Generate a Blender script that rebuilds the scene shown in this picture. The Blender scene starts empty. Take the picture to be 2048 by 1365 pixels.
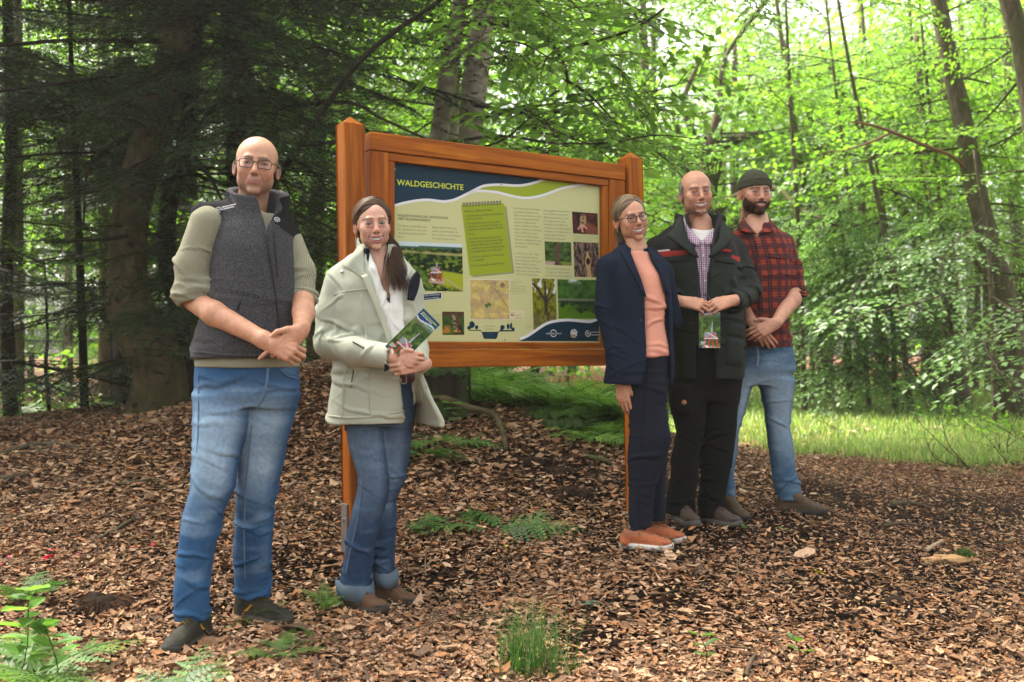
import bpy, math, random, os
import numpy as np
from mathutils import Matrix, Vector, Euler
SC = bpy.context.scene
COL = SC.collection
R_ = math.radians
# ---------------------------------------------------------------- camera, sky, sun, exposure
FPX, CX0, HZ, CAMZ = 1991.0, 1024.0, 705.0, 1.1      # photo focal length in px, centre, horizon row, eye height
cam = bpy.data.cameras.new('camera'); cam.lens = 35.0; cam.sensor_width = 36.0
cam.clip_start = 0.05; cam.clip_end = 2000
cam.dof.use_dof = True; cam.dof.focus_distance = 4.5; cam.dof.aperture_fstop = 2.8
camo = bpy.data.objects.new('camera', cam); COL.objects.link(camo)
camo.location = (0, 0, CAMZ); camo.rotation_euler = (R_(90.648), 0, 0)
SC.camera = camo
W = bpy.data.worlds.new('World'); SC.world = W; W.use_nodes = True
wn = W.node_tree.nodes; wl = W.node_tree.links
sky = wn.new('ShaderNodeTexSky'); sky.sky_type = 'NISHITA'; sky.sun_disc = False
SUN_EL, SUN_AZ = 60.0, -50.0                           # azimuth clockwise from +Y (view direction)
sky.sun_elevation = R_(SUN_EL); sky.sun_rotation = R_(SUN_AZ)
sky.air_density = 1.0; sky.dust_density = 6.0; sky.ozone_density = 0.6
bg = wn['Background']; bg.inputs['Strength'].default_value = 0.15
hs = wn.new('ShaderNodeHueSaturation'); hs.inputs['Saturation'].default_value = .30; hs.inputs['Color'].default_value = (1, 1, 1, 1)
wm = wn.new('ShaderNodeMix'); wm.data_type = 'RGBA'; wm.blend_type = 'MULTIPLY'; wm.inputs[0].default_value = 1; wm.inputs[7].default_value = (1.0, .97, .905, 1)   # thin bright cloud
wl.new(sky.outputs[0], hs.inputs['Color']); wl.new(hs.outputs[0], wm.inputs[6]); wl.new(wm.outputs[2], bg.inputs['Color'])
sl = bpy.data.lights.new('sun', 'SUN'); sl.energy = 4.2; sl.angle = R_(12); sl.color = (1.0, 0.93, 0.82)
so = bpy.data.objects.new('sun', sl); COL.objects.link(so)
_e, _a = R_(SUN_EL), R_(SUN_AZ)
_sd = Vector((math.cos(_e)*math.sin(_a), math.cos(_e)*math.cos(_a), math.sin(_e)))
so.rotation_euler = _sd.to_track_quat('Z', 'Y').to_euler()
so.location = (4, 6, 12)
SC.view_settings.view_transform = 'Standard'; SC.view_settings.look = 'None'
SC.view_settings.gamma = 1.0; SC.view_settings.use_curve_mapping = False
SC.view_settings.exposure = 2.25
SC.cycles.max_bounces = 7; SC.cycles.diffuse_bounces = 4; SC.cycles.glossy_bounces = 2
SC.cycles.transmission_bounces = 5; SC.cycles.transparent_max_bounces = 6
SC.cycles.use_denoising = True
SC.cycles.sample_clamp_indirect = 4.0
SC.cycles.caustics_reflective = False; SC.cycles.caustics_refractive = False
# ---------------------------------------------------------------- object helpers
def P(px, py, d):
 """point of the place seen at photo pixel (px,py), d metres away"""
 return np.array([(px-CX0)/FPX*d, d, CAMZ-(py-HZ)/FPX*d])
def tag(o, label=None, cat=None, group=None, kind=None):
 if label: o['label'] = label
 if cat: o['category'] = cat
 if group: o['group'] = group
 if kind: o['kind'] = kind
 return o
def thing(name, label, cat, loc=(0, 0, 0), group=None):
 o = bpy.data.objects.new(name, None); COL.objects.link(o); o.location = tuple(float(c) for c in loc)
 o.empty_display_size = 0.1
 return tag(o, label, cat, group)
def link(name, me, parent=None, loc=None):
 o = bpy.data.objects.new(name, me); COL.objects.link(o)
 if parent is not None: o.parent = parent
 if loc is not None: o.location = tuple(float(c) for c in loc)
 return o
def mesh_np(name, V, F, mat=None, col=None, smooth=True):
 """V (n,3); F list of arrays/lists of faces (each an (m,k) array) ; col (n,3|4) point colours"""
 me = bpy.data.meshes.new(name)
 V = np.asarray(V, np.float32).reshape(-1, 3)
 if isinstance(F, np.ndarray): F = [F]
 F = [np.asarray(f, np.int32) for f in F if len(f)]
 nl = sum(f.size for f in F); nf = sum(len(f) for f in F)
 me.vertices.add(len(V)); me.vertices.foreach_set('co', V.ravel())
 me.loops.add(nl); me.polygons.add(nf)
 me.loops.foreach_set('vertex_index', np.concatenate([f.ravel() for f in F]))
 tot = np.concatenate([np.full(len(f), f.shape[1], np.int32) for f in F])
 st = np.concatenate([[0], np.cumsum(tot)[:-1]]).astype(np.int32)
 me.polygons.foreach_set('loop_start', st)
 me.polygons.foreach_set('loop_total', tot)
 me.polygons.foreach_set('use_smooth', np.full(nf, bool(smooth)))
 if col is not None:
  col = np.asarray(col, np.float32)
  if col.shape[1] == 3: col = np.hstack([col, np.ones((len(col), 1), np.float32)])
  a = me.color_attributes.new('Col', 'FLOAT_COLOR', 'POINT')
  a.data.foreach_set('color', col.ravel())
 me.update(calc_edges=True); me.validate()
 if mat is not None: me.materials.append(mat)
 return me
class MB:
 """collects simple shapes (verts, faces) of one mesh"""
 def __init__(s): s.V = []; s.F3 = []; s.F4 = []; s.C = []; s.n = 0
 def add(s, V, F, col=None):
  V = np.asarray(V, float).reshape(-1, 3)
  F = np.asarray(F)
  if len(F) == 0: return s
  (s.F3 if F.shape[1] == 3 else s.F4).append(F + s.n)
  s.V.append(V); s.n += len(V)
  c = np.array(col if col is not None else (1, 1, 1), float)
  s.C.append(np.tile(c, (len(V), 1)) if c.ndim == 1 else c)
  return s
 def box(s, lo, hi, col=None, bev=0.0):
  lo = np.array(lo, float); hi = np.array(hi, float)
  if bev <= 0:
   V = [[(lo, hi)[i][0], (lo, hi)[j][1], (lo, hi)[k][2]] for i in (0, 1) for j in (0, 1) for k in (0, 1)]
   F = [[0, 1, 3, 2], [4, 6, 7, 5], [0, 4, 5, 1], [2, 3, 7, 6], [0, 2, 6, 4], [1, 5, 7, 3]]
   return s.add(V, F, col)
  bm_V, F4, F3 = bevel_box(lo, hi, bev)
  s.F4.append(F4 + s.n); s.F3.append(F3 + s.n); s.V.append(bm_V); s.n += len(bm_V)
  s.C.append(np.tile(np.array(col if col is not None else (1, 1, 1), float), (len(bm_V), 1)))
  return s
 def tube(s, pts, rad, n=8, col=None, cap=True, squash=None):
  V, F4, F3 = tube_geo(pts, rad, n, cap)
  s.F4.append(F4 + s.n)
  if len(F3): s.F3.append(F3 + s.n)
  s.V.append(V); s.n += len(V)
  c = np.array(col if col is not None else (1, 1, 1), float)
  s.C.append(np.tile(c, (len(V), 1)))
  return s
 def mesh(s, name, mat, smooth=True, colored=False, M=None):
  V = np.concatenate(s.V); F = []
  if M is not None: V = V @ np.array(M)[:3, :3].T + np.array(M)[:3, 3]
  if s.F4: F.append(np.concatenate(s.F4))
  if s.F3: F.append(np.concatenate(s.F3))
  return mesh_np(name, V, F, mat, np.concatenate(s.C) if colored else None, smooth)
 def build(s, name, mat, parent=None, smooth=True, colored=False, loc=None):
  return link(name, s.mesh(name, mat, smooth, colored), parent, loc)
def bevel_box(lo, hi, b):
 c = [lo+b, hi-b]
 V = []; idx = {}
 for i in (0, 1):
  for j in (0, 1):
   for k in (0, 1):
    base = np.array([c[i][0], c[j][1], c[k][2]])
    sg = np.array([2*i-1, 2*j-1, 2*k-1])
    for a in range(3):
     p = base.copy(); p[a] += sg[a]*b
     idx[(i, j, k, a)] = len(V); V.append(p)
 F4, F3 = [], []
 def q(l): F4.append(l)
 for a in range(3):
  o = [x for x in range(3) if x != a]
  for s in (0, 1):
   l = []
   for (u, v) in ((0, 0), (1, 0), (1, 1), (0, 1)):
    t = [0, 0, 0]; t[a] = s; t[o[0]] = u; t[o[1]] = v
    l.append(idx[(*t, a)])
   q(l)
 for a in range(3):
  o = [x for x in range(3) if x != a]
  for u in (0, 1):
   for v in (0, 1):
    t0 = [0, 0, 0]; t1 = [0, 0, 0]
    t0[a] = 0; t1[a] = 1; t0[o[0]] = t1[o[0]] = u; t0[o[1]] = t1[o[1]] = v
    q([idx[(*t0, o[0])], idx[(*t1, o[0])], idx[(*t1, o[1])], idx[(*t0, o[1])]])
 for i in (0, 1):
  for j in (0, 1):
   for k in (0, 1):
    F3.append([idx[(i, j, k, 0)], idx[(i, j, k, 1)], idx[(i, j, k, 2)]])
 V = np.array(V); cen = (lo+hi)/2
 def fix(F):
  out = []
  for f in F:
   p = V[f]; n = np.cross(p[1]-p[0], p[2]-p[0])
   out.append(f if np.dot(n, p.mean(0)-cen) > 0 else f[::-1])
  return np.array(out)
 return V, fix(F4), fix(F3)
def tube_geo(pts, rad, n=8, cap=True):
 pts = np.asarray(pts, float); m = len(pts)
 rad = np.broadcast_to(np.asarray(rad, float), (m,))
 T = np.gradient(pts, axis=0); T /= np.linalg.norm(T, axis=1)[:, None]+1e-12
 up = np.array([0, 0, 1.0]) if abs(T[0][2]) < 0.9 else np.array([1.0, 0, 0])
 N = np.zeros((m, 3)); nv = np.cross(T[0], up); nv /= np.linalg.norm(nv); N[0] = nv
 for i in range(1, m):
  nv = N[i-1]-T[i]*np.dot(N[i-1], T[i]); N[i] = nv/(np.linalg.norm(nv)+1e-12)
 B = np.cross(T, N)
 a = np.arange(n)/n*2*np.pi
 V = (pts[:, None]+rad[:, None, None]*(np.cos(a)[None, :, None]*N[:, None]+np.sin(a)[None, :, None]*B[:, None])).reshape(-1, 3)
 i = np.arange(m-1)[:, None]*n; j = np.arange(n)[None]; j2 = (j+1) % n
 F4 = np.stack([i+j, i+j2, i+n+j2, i+n+j], -1).reshape(-1, 4)
 F3 = np.zeros((0, 3), int)
 if cap:
  V = np.vstack([V, pts[0], pts[-1]]); c0 = m*n; c1 = c0+1
  j = np.arange(n); j2 = (j+1) % n
  F3 = np.vstack([np.stack([j2, j, np.full(n, c0)], -1), np.stack([(m-1)*n+j, (m-1)*n+j2, np.full(n, c1)], -1)])
 return V, F4, F3
def spline(pts, n):
 """Catmull-Rom through pts (k,d) -> (n,d)"""
 p = np.asarray(pts, float); k = len(p)
 q = np.vstack([2*p[0]-p[1], p, 2*p[-1]-p[-2]])
 t = np.linspace(0, k-1-1e-9, n); i = t.astype(int); f = (t-i)[:, None]
 a, b, c, d = q[i], q[i+1], q[i+2], q[i+3]
 return 0.5*((2*b)+(-a+c)*f+(2*a-5*b+4*c-d)*f**2+(-a+3*b-3*c+d)*f**3)
# ---------------------------------------------------------------- numpy noise
def _hash(ix, iy, iz, seed):
 h = (ix.astype(np.int64)*374761393+iy.astype(np.int64)*668265263+iz.astype(np.int64)*2147483647+seed*1274126177) & 0xffffffff
 h = ((h ^ (h >> 13))*1274126177) & 0xffffffff
 h = ((h ^ (h >> 16))*2246822519) & 0xffffffff
 return ((h ^ (h >> 15)) & 0xffffff)/float(0xffffff)
def vnoise(p, seed=0):
 p = np.asarray(p, float); i = np.floor(p).astype(np.int64); f = p-i; u = f*f*(3-2*f)
 r = 0
 for dx in (0, 1):
  for dy in (0, 1):
   for dz in (0, 1):
    w = (u[..., 0] if dx else 1-u[..., 0])*(u[..., 1] if dy else 1-u[..., 1])*(u[..., 2] if dz else 1-u[..., 2])
    r = r+w*_hash(i[..., 0]+dx, i[..., 1]+dy, i[..., 2]+dz, seed)
 return r
def fbm(p, oct=3, seed=0):
 r = 0; a = 0.5; p = np.asarray(p, float)
 for o in range(oct): r = r+a*vnoise(p*2**o, seed+o*17); a *= .5
 return r/(1-.5**oct)
def sstep(a, b, x):
 t = np.clip((x-a)/(b-a+1e-12), 0, 1); return t*t*(3-2*t)
def lin(*c):
 c = np.array(c, float)/255.0
 return np.where(c <= 0.04045, c/12.92, ((c+0.055)/1.055)**2.4)
# ---------------------------------------------------------------- materials
class NT:
 def __init__(s, name):
  s.m = bpy.data.materials.new(name); s.m.use_nodes = True
  s.t = s.m.node_tree; s.t.nodes.clear(); s.N = s.t.nodes; s.L = s.t.links
  s.out = s.N.new('ShaderNodeOutputMaterial')
 def n(s, typ, _ops=None, **kw):
  nd = s.N.new('ShaderNode'+typ)
  for k, v in (_ops or {}).items(): setattr(nd, k, v)
  for k, v in kw.items():
   key = k if not k.startswith('i') or not k[1:].isdigit() else int(k[1:])
   s.set(nd, key, v)
  return nd
 def set(s, nd, key, v):
  if isinstance(key, str):
   cand = [i for i in nd.inputs if i.name.replace(' ', '_') == key]
   inp = cand[0] if cand else nd.inputs[key]
  else: inp = nd.inputs[key]
  if isinstance(v, bpy.types.NodeSocket): s.L.new(v, inp)
  elif isinstance(v, bpy.types.Node): s.L.new(v.outputs[0], inp)
  else:
   if isinstance(v, np.ndarray): v = tuple(float(x) for x in v)
   if inp.type == 'RGBA' and len(v) == 3: v = (*v, 1)
   inp.default_value = v
 def coord(s, scale=(1, 1, 1), rot=(0, 0, 0), kind='Object'):
  tc = s.N.new('ShaderNodeTexCoord'); mp = s.n('Mapping')
  s.L.new(tc.outputs[kind], mp.inputs['Vector'])
  mp.inputs['Scale'].default_value = scale; mp.inputs['Rotation'].default_value = rot
  return mp
 def noise(s, scale, detail=3, rough=.5, vec=None, dist=0):
  nd = s.n('TexNoise', Scale=scale, Detail=detail, Roughness=rough, Distortion=dist)
  if vec is not None: s.L.new(vec.outputs[0], nd.inputs['Vector'])
  return nd
 def ramp(s, fac, stops):
  r = s.N.new('ShaderNodeValToRGB'); e = r.color_ramp.elements
  while len(e) > 1: e.remove(e[-1])
  e[0].position = stops[0][0]; e[0].color = (*[float(x) for x in stops[0][1]], 1)
  for p, c in stops[1:]:
   k = e.new(p); k.color = (*[float(x) for x in c], 1)
  s.L.new(fac if isinstance(fac, bpy.types.NodeSocket) else fac.outputs[0], r.inputs[0])
  return r
 def mix(s, fac, a, b, blend='MIX'):
  nd = s.N.new('ShaderNodeMix'); nd.data_type = 'RGBA'; nd.blend_type = blend
  ins = {'f': nd.inputs[0], 'a': nd.inputs[6], 'b': nd.inputs[7]}
  for k, v in (('f', fac), ('a', a), ('b', b)):
   if isinstance(v, bpy.types.Node): s.L.new(v.outputs[2] if v.type == 'MIX' else v.outputs[0], ins[k])
   elif isinstance(v, bpy.types.NodeSocket): s.L.new(v, ins[k])
   elif k == 'f': ins[k].default_value = float(v)
   else: ins[k].default_value = (*[float(x) for x in v], 1)
  return nd.outputs[2]
 def math(s, op, a, b=0.0):
  nd = s.N.new('ShaderNodeMath'); nd.operation = op
  for i, v in enumerate((a, b)):
   if isinstance(v, bpy.types.Node): s.L.new(v.outputs[0], nd.inputs[i])
   elif isinstance(v, bpy.types.NodeSocket): s.L.new(v, nd.inputs[i])
   else: nd.inputs[i].default_value = v
  return nd
 def attr(s, name='Col'):
  nd = s.N.new('ShaderNodeAttribute'); nd.attribute_name = name; return nd
 def bump(s, h, strength=.3, dist=.01):
  nd = s.N.new('ShaderNodeBump'); nd.inputs['Strength'].default_value = strength
  nd.inputs['Distance'].default_value = dist
  s.L.new(h if isinstance(h, bpy.types.NodeSocket) else h.outputs[0], nd.inputs['Height'])
  return nd
 def bsdf(s, color, rough=.6, spec=.3, normal=None, **kw):
  b = s.N.new('ShaderNodeBsdfPrincipled')
  s.set(b, 'Base Color', color); s.set(b, 'Roughness', rough); s.set(b, 'Specular IOR Level', spec)
  if normal is not None: s.L.new(normal.outputs[0], b.inputs['Normal'])
  for k, v in kw.items(): s.set(b, k.replace('_', ' '), v)
  return b
 def done(s, sh):
  s.L.new(sh.outputs[0] if isinstance(sh, bpy.types.Node) else sh, s.out.inputs['Surface']); return s.m
def flat_mat(name, color, rough=.6, spec=.3, nscale=0, namt=.15, bump=0, bscale=200, **kw):
 t = NT(name); c = tuple(float(x) for x in color)
 co = t.coord(); col = c
 if nscale:
  nz = t.noise(nscale, 4, .6, co)
  col = t.mix(nz.outputs[0], tuple(max(0, x*(1-namt)) for x in c), tuple(min(1, x*(1+namt)) for x in c))
 nb = None
 if bump: nb = t.bump(t.noise(bscale, 3, .6, co), bump, .004)
 return t.done(t.bsdf(col, rough, spec, nb, **kw))
def attr_mat(name, rough=.6, spec=.3, nscale=0, namt=.2, bump=0, bscale=200, **kw):
 t = NT(name); col = t.attr().outputs[0]; co = t.coord()
 if nscale:
  nz = t.noise(nscale, 4, .6, co)
  g = t.ramp(nz, [(0.25, (1-namt,)*3), (.75, (1+namt,)*3)])
  col = t.mix(1.0, col, g, 'MULTIPLY')
 nb = None
 if bump: nb = t.bump(t.noise(bscale, 3, .6, co), bump, .004)
 return t.done(t.bsdf(col, rough, spec, nb, **kw))
# ---------------------------------------------------------------- signed distance modelling
class SDF:
 def __init__(s, lo, hi, h):
  h = h*1.12; s.lo = np.array(lo, float); s.h = h
  s.n = np.ceil((np.array(hi, float)-s.lo)/h).astype(int)+1
  s.v = np.full(s.n, 1.0, np.float32)
  s.ax = [(s.lo[i]+h*np.arange(s.n[i])).astype(np.float32) for i in range(3)]
 def _sl(s, lo, hi):
  a = np.clip(np.floor((np.array(lo)-s.lo)/s.h).astype(int), 0, s.n)
  b = np.clip(np.ceil((np.array(hi)-s.lo)/s.h).astype(int)+1, 0, s.n)
  return a, b
 def op(s, prim, k=0.0, mode='u'):
  fn, lo, hi = prim; m = k+4*s.h
  a, b = s._sl(np.array(lo)-m, np.array(hi)+m)
  if np.any(b <= a): return s
  sl = tuple(slice(a[i], b[i]) for i in range(3))
  X = s.ax[0][sl[0]][:, None, None]; Y = s.ax[1][sl[1]][None, :, None]; Z = s.ax[2][sl[2]][None, None, :]
  f = fn(X, Y, Z).astype(np.float32); v = s.v[sl]
  f = np.broadcast_to(f, v.shape)
  if mode == 's': f = -f; v = -v; f, v = -f, -v
  if mode == 'u':
   if k > 0:
    h = np.clip(.5+.5*(v-f)/k, 0, 1); s.v[sl] = v*(1-h)+f*h-k*h*(1-h)
   else: s.v[sl] = np.minimum(v, f)
  elif mode == 's':
   if k > 0:
    h = np.clip(.5-.5*(v+f)/k, 0, 1); s.v[sl] = v*(1-h)-f*h+k*h*(1-h)
   else: s.v[sl] = np.maximum(v, -f)
  elif mode == 'i':
   s.v[sl] = np.maximum(v, f)
  return s
 def samp(s, p):
  q = (np.asarray(p)-s.lo)/s.h; q = np.clip(q, 0, np.array(s.n)-1.001)
  i = q.astype(int); f = q-i; r = 0
  for dx in (0, 1):
   for dy in (0, 1):
    for dz in (0, 1):
     w = (f[..., 0] if dx else 1-f[..., 0])*(f[..., 1] if dy else 1-f[..., 1])*(f[..., 2] if dz else 1-f[..., 2])
     r = r+w*s.v[i[..., 0]+dx, i[..., 1]+dy, i[..., 2]+dz]
  return r
 def grad(s, p):
  g = np.zeros_like(p)
  for a in range(3):
   e = np.zeros(3); e[a] = s.h*.75
   g[..., a] = s.samp(p+e)-s.samp(p-e)
  n = np.linalg.norm(g, axis=-1, keepdims=True)
  return g/(n+1e-9)
 def extract(s, smooth=1, newton=1):
  v = s.v; S = v < 0
  for a in range(3):
   sl = [slice(None)]*3; sl[a] = [0, -1]; S[tuple(sl)] = False
  c = np.zeros(np.array(S.shape)-1, np.int8)
  cs = [(x, y, z) for x in (0, 1) for y in (0, 1) for z in (0, 1)]
  def shp(o): return tuple(slice(o[i], S.shape[i]-1+o[i]) for i in range(3))
  for o in cs: c += S[shp(o)]
  act = (c > 0) & (c < 8)
  idx = np.full(act.shape, -1, np.int64); ii = np.argwhere(act); idx[act] = np.arange(len(ii))
  acc = np.zeros((len(ii), 3)); cnt = np.zeros(len(ii))
  val = {o: v[ii[:, 0]+o[0], ii[:, 1]+o[1], ii[:, 2]+o[2]] for o in cs}
  ins = {o: S[ii[:, 0]+o[0], ii[:, 1]+o[1], ii[:, 2]+o[2]] for o in cs}
  for o in cs:
   for a in range(3):
    if o[a]: continue
    o2 = list(o); o2[a] = 1; o2 = tuple(o2)
    cr = ins[o] != ins[o2]
    va, vb = val[o], val[o2]
    t = np.clip(np.where(cr, va/(va-vb+1e-20), 0), 0, 1)
    pos = np.tile(np.array(o, float), (len(ii), 1)); pos[:, a] = t
    acc += np.where(cr[:, None], pos, 0); cnt += cr
  V = s.lo+s.h*(ii+acc/np.maximum(cnt, 1)[:, None])
  Fs = []
  for a in range(3):
   b, d = (a+1) % 3, (a+2) % 3
   s0 = [slice(1, -1)]*3; s0[a] = slice(0, -1); s1 = [slice(1, -1)]*3; s1[a] = slice(1, None)
   A = S[tuple(s0)]; Bm = S[tuple(s1)]
   e = np.argwhere(A != Bm)
   if not len(e): continue
   inside = A[e[:, 0], e[:, 1], e[:, 2]]
   base = e.copy(); base[:, b] += 1; base[:, d] += 1   # grid point index
   def cell(db, dd):
    q = base.copy(); q[:, b] += db-1; q[:, d] += dd-1
    return idx[q[:, 0], q[:, 1], q[:, 2]]
   Q = np.stack([cell(0, 0), cell(1, 0), cell(1, 1), cell(0, 1)], -1)
   Q[~inside] = Q[~inside][:, ::-1]
   Fs.append(Q)
  F = np.concatenate(Fs); F = F[(F >= 0).all(1)]
  if smooth: V = relax(V, F, smooth)
  for _ in range(newton):
   f = s.samp(V); g = s.grad(V)
   V = V-np.clip(f, -s.h, s.h)[:, None]*g
  return V, F
 def hit(s, o, d, t0, t1, n=400):
  t = np.linspace(t0, t1, n); p = o+t[:, None]*d
  f = s.samp(p); k = np.argmax(f < 0)
  if f[k] >= 0: return None, None
  if k > 0: tt = t[k-1]+(t[k]-t[k-1])*f[k-1]/(f[k-1]-f[k])
  else: tt = t[k]
  q = o+tt*d
  return q, s.grad(q[None])[0]
def relax(V, F, it=1, lam=.5):
 e = np.concatenate([F[:, [0, 1]], F[:, [1, 2]], F[:, [2, 3]], F[:, [3, 0]]])
 i = np.concatenate([e[:, 0], e[:, 1]]); j = np.concatenate([e[:, 1], e[:, 0]])
 c = np.bincount(i, minlength=len(V)).astype(float)
 for _ in range(it):
  m = np.stack([np.bincount(i, weights=V[j, a], minlength=len(V)) for a in range(3)], -1)/np.maximum(c, 1)[:, None]
  V = V+lam*(m-V)
 return V
def vnormals(V, F):
 n = np.cross(V[F[:, 2]]-V[F[:, 0]], V[F[:, 3]]-V[F[:, 1]])
 N = np.zeros_like(V)
 for c in range(4):
  for a in range(3): N[:, a] += np.bincount(F[:, c], weights=n[:, a], minlength=len(V))
 return N/(np.linalg.norm(N, axis=1)[:, None]+1e-12)
def ell(c, r, R=None):
 c = np.array(c, float); r = np.array(r, float)*np.ones(3)
 def fn(X, Y, Z):
  x, y, z = X-c[0], Y-c[1], Z-c[2]
  if R is not None:
   Rt = np.asarray(R).T
   x, y, z = (Rt[0, 0]*x+Rt[0, 1]*y+Rt[0, 2]*z, Rt[1, 0]*x+Rt[1, 1]*y+Rt[1, 2]*z, Rt[2, 0]*x+Rt[2, 1]*y+Rt[2, 2]*z)
  k0 = np.sqrt((x/r[0])**2+(y/r[1])**2+(z/r[2])**2)
  k1 = np.sqrt((x/r[0]**2)**2+(y/r[1]**2)**2+(z/r[2]**2)**2)
  return k0*(k0-1)/(k1+1e-9)
 m = np.full(3, r.max()) if R is not None else r
 return fn, c-m, c+m
def cone(a, b, ra, rb, flat=None):
 """flat=(axis, factor): cross-section squeezed along axis to factor of its radius"""
 a = np.array(a, float); b = np.array(b, float); ba = b-a; L2 = float(ba@ba)+1e-12
 def fn(X, Y, Z):
  x, y, z = X-a[0], Y-a[1], Z-a[2]
  t = np.clip((x*ba[0]+y*ba[1]+z*ba[2])/L2, 0, 1)
  x, y, z = x-t*ba[0], y-t*ba[1], z-t*ba[2]
  if flat is not None:
   n, k = flat; dn = x*n[0]+y*n[1]+z*n[2]
   x, y, z = x+n[0]*dn*(1/k-1), y+n[1]*dn*(1/k-1), z+n[2]*dn*(1/k-1)
  return np.sqrt(x*x+y*y+z*z)-(ra+(rb-ra)*t)
 m = max(ra, rb)
 return fn, np.minimum(a, b)-m, np.maximum(a, b)+m
def loft(rows, n=2.0):
 """rows: (z, cx, cy, rx, ry) horizontal slices of a limb or trunk"""
 r = np.array(sorted(rows), float); zz = np.linspace(r[0, 0], r[-1, 0], 160)
 tab = []
 for c in range(1, 5):
  # smooth monotone-ish interpolation: average of linear interp over a small window
  lin_ = np.interp(zz, r[:, 0], r[:, c]); k = np.array([1, 2, 3, 4, 3, 2, 1.])/16
  tab.append(np.convolve(np.pad(lin_, 3, mode='edge'), k, 'valid'))
 z0, z1 = r[0, 0], r[-1, 0]
 def fn(X, Y, Z):
  cx, cy, rx, ry = [np.interp(Z, zz, t) for t in tab]
  u = np.abs(X-cx)/rx; w = np.abs(Y-cy)/ry
  k0 = (u**n+w**n+1e-9)**(1/n)
  f = (k0-1)*np.minimum(rx, ry)
  # scale correction towards true distance
  return np.maximum(f, np.maximum(z0-Z, Z-z1))
 lo = [np.min(tab[0]-tab[2]), np.min(tab[1]-tab[3]), z0]; hi = [np.max(tab[0]+tab[2]), np.max(tab[1]+tab[3]), z1]
 return fn, np.array(lo), np.array(hi)
def rbox(c, hs, r, R=None):
 c = np.array(c, float); hs = np.array(hs, float)
 def fn(X, Y, Z):
  x, y, z = X-c[0], Y-c[1], Z-c[2]
  if R is not None:
   Rt = np.asarray(R).T
   x, y, z = (Rt[0, 0]*x+Rt[0, 1]*y+Rt[0, 2]*z, Rt[1, 0]*x+Rt[1, 1]*y+Rt[1, 2]*z, Rt[2, 0]*x+Rt[2, 1]*y+Rt[2, 2]*z)
  qx, qy, qz = np.abs(x)-hs[0]+r, np.abs(y)-hs[1]+r, np.abs(z)-hs[2]+r
  return np.sqrt(np.maximum(qx, 0)**2+np.maximum(qy, 0)**2+np.maximum(qz, 0)**2)+np.minimum(np.maximum(qx, np.maximum(qy, qz)), 0)-r
 m = np.full(3, np.linalg.norm(hs)) if R is not None else hs
 return fn, c-m, c+m
def half(n, d, lo, hi):
 """half space n.p < d inside the given box"""
 n = np.array(n, float); n /= np.linalg.norm(n)
 return (lambda X, Y, Z: n[0]*X+n[1]*Y+n[2]*Z-d), np.array(lo, float), np.array(hi, float)
def custom(fn, lo, hi): return fn, np.array(lo, float), np.array(hi, float)
def rotm(yaw=0, up=0, roll=0):
 return np.array(Matrix.Rotation(R_(roll), 3, 'Y') @ Matrix.Rotation(R_(-up), 3, 'X') @ Matrix.Rotation(R_(yaw), 3, 'Z'))
# ================================================================ GROUND
_cp = [(394, 1281, 3.80), (505, 1240, 4.08), (705, 1217, 4.20), (766, 1204, 4.34), (1272, 1096, 4.83), (1303, 1080, 5.0), (1362, 1043, 5.19), (1421, 1046, 5.23), (1582, 1026, 5.45), (1455, 1034, 5.39),
  (700, 1150, 4.6), (1310, 1052, 5.3), (-200, 1365, 3.4), (0, 1365, 3.4), (500, 1365, 3.36), (1024, 1365, 3.35), (1500, 1365, 3.4), (2048, 1365, 3.5), (2400, 1365, 3.6), (1950, 1150, 4.8), (1800, 1100, 5.0), (1800, 1300, 3.72), (2050, 1000, 6.6), (1700, 950, 7.2), (1500, 905, 8.6), (1800, 905, 8.8), (2100, 905, 8.8), (1150, 1230, 4.0), (900, 1250, 4.0),
  (-300, 860, 8.5), (0, 845, 8.4), (150, 822, 8.4), (320, 826, 7.8), (500, 770, 7.5), (620, 738, 7.3), (740, 742, 7.2), (880, 834, 6.7), (960, 795, 7.2), (1100, 832, 6.9), (1245, 885, 6.6), (200, 950, 6.2), (-200, 1000, 5.8), (100, 1100, 4.9), (-200, 1150, 4.6), (400, 1010, 5.6), (600, 950, 5.9), (600, 850, 6.6), (1000, 950, 5.8), (1000, 1050, 5.1), (1150, 975, 5.7), (850, 1050, 5.1)]
_cw = [P(*c) for c in _cp]
_cw += [np.array(c, float) for c in ((-6, 12, 0), (-9, 9.5, .3), (-3, 11, .05), (0, 10.5, .0), (1.2, 10, .05), (3, 12, .2), (6, 12, .2), (10, 10, .2), (10, 5, .0), (-8, 3, .0), (8, 3, -.05), (0, 0, .0), (-5, 0, 0), (5, 0, 0), (0, -6, 0), (-10, 20, -.1), (0, 20, -.15), (8, 20, .25), (20, 20, .25), (-20, 10, 0), (-20, 30, 0), (0, 40, .1), (20, 40, .2), (40, 40, .2), (-40, 40, 0), (30, 0, 0), (-30, 0, 0))]
_cw = np.array(_cw)
def _tps(r): return r*r*np.log(r+1e-6)
_n = len(_cw); _d = np.hypot(_cw[:, None, 0]-_cw[None, :, 0], _cw[:, None, 1]-_cw[None, :, 1])
_A = np.zeros((_n+3, _n+3)); _A[:_n, :_n] = _tps(_d)+np.eye(_n)*.02; _A[:_n, _n] = 1; _A[:_n, _n+1:] = _cw[:, :2]; _A[_n:, :_n] = _A[:_n, _n:].T
_w = np.linalg.solve(_A, np.concatenate([_cw[:, 2], [0, 0, 0]]))
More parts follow.
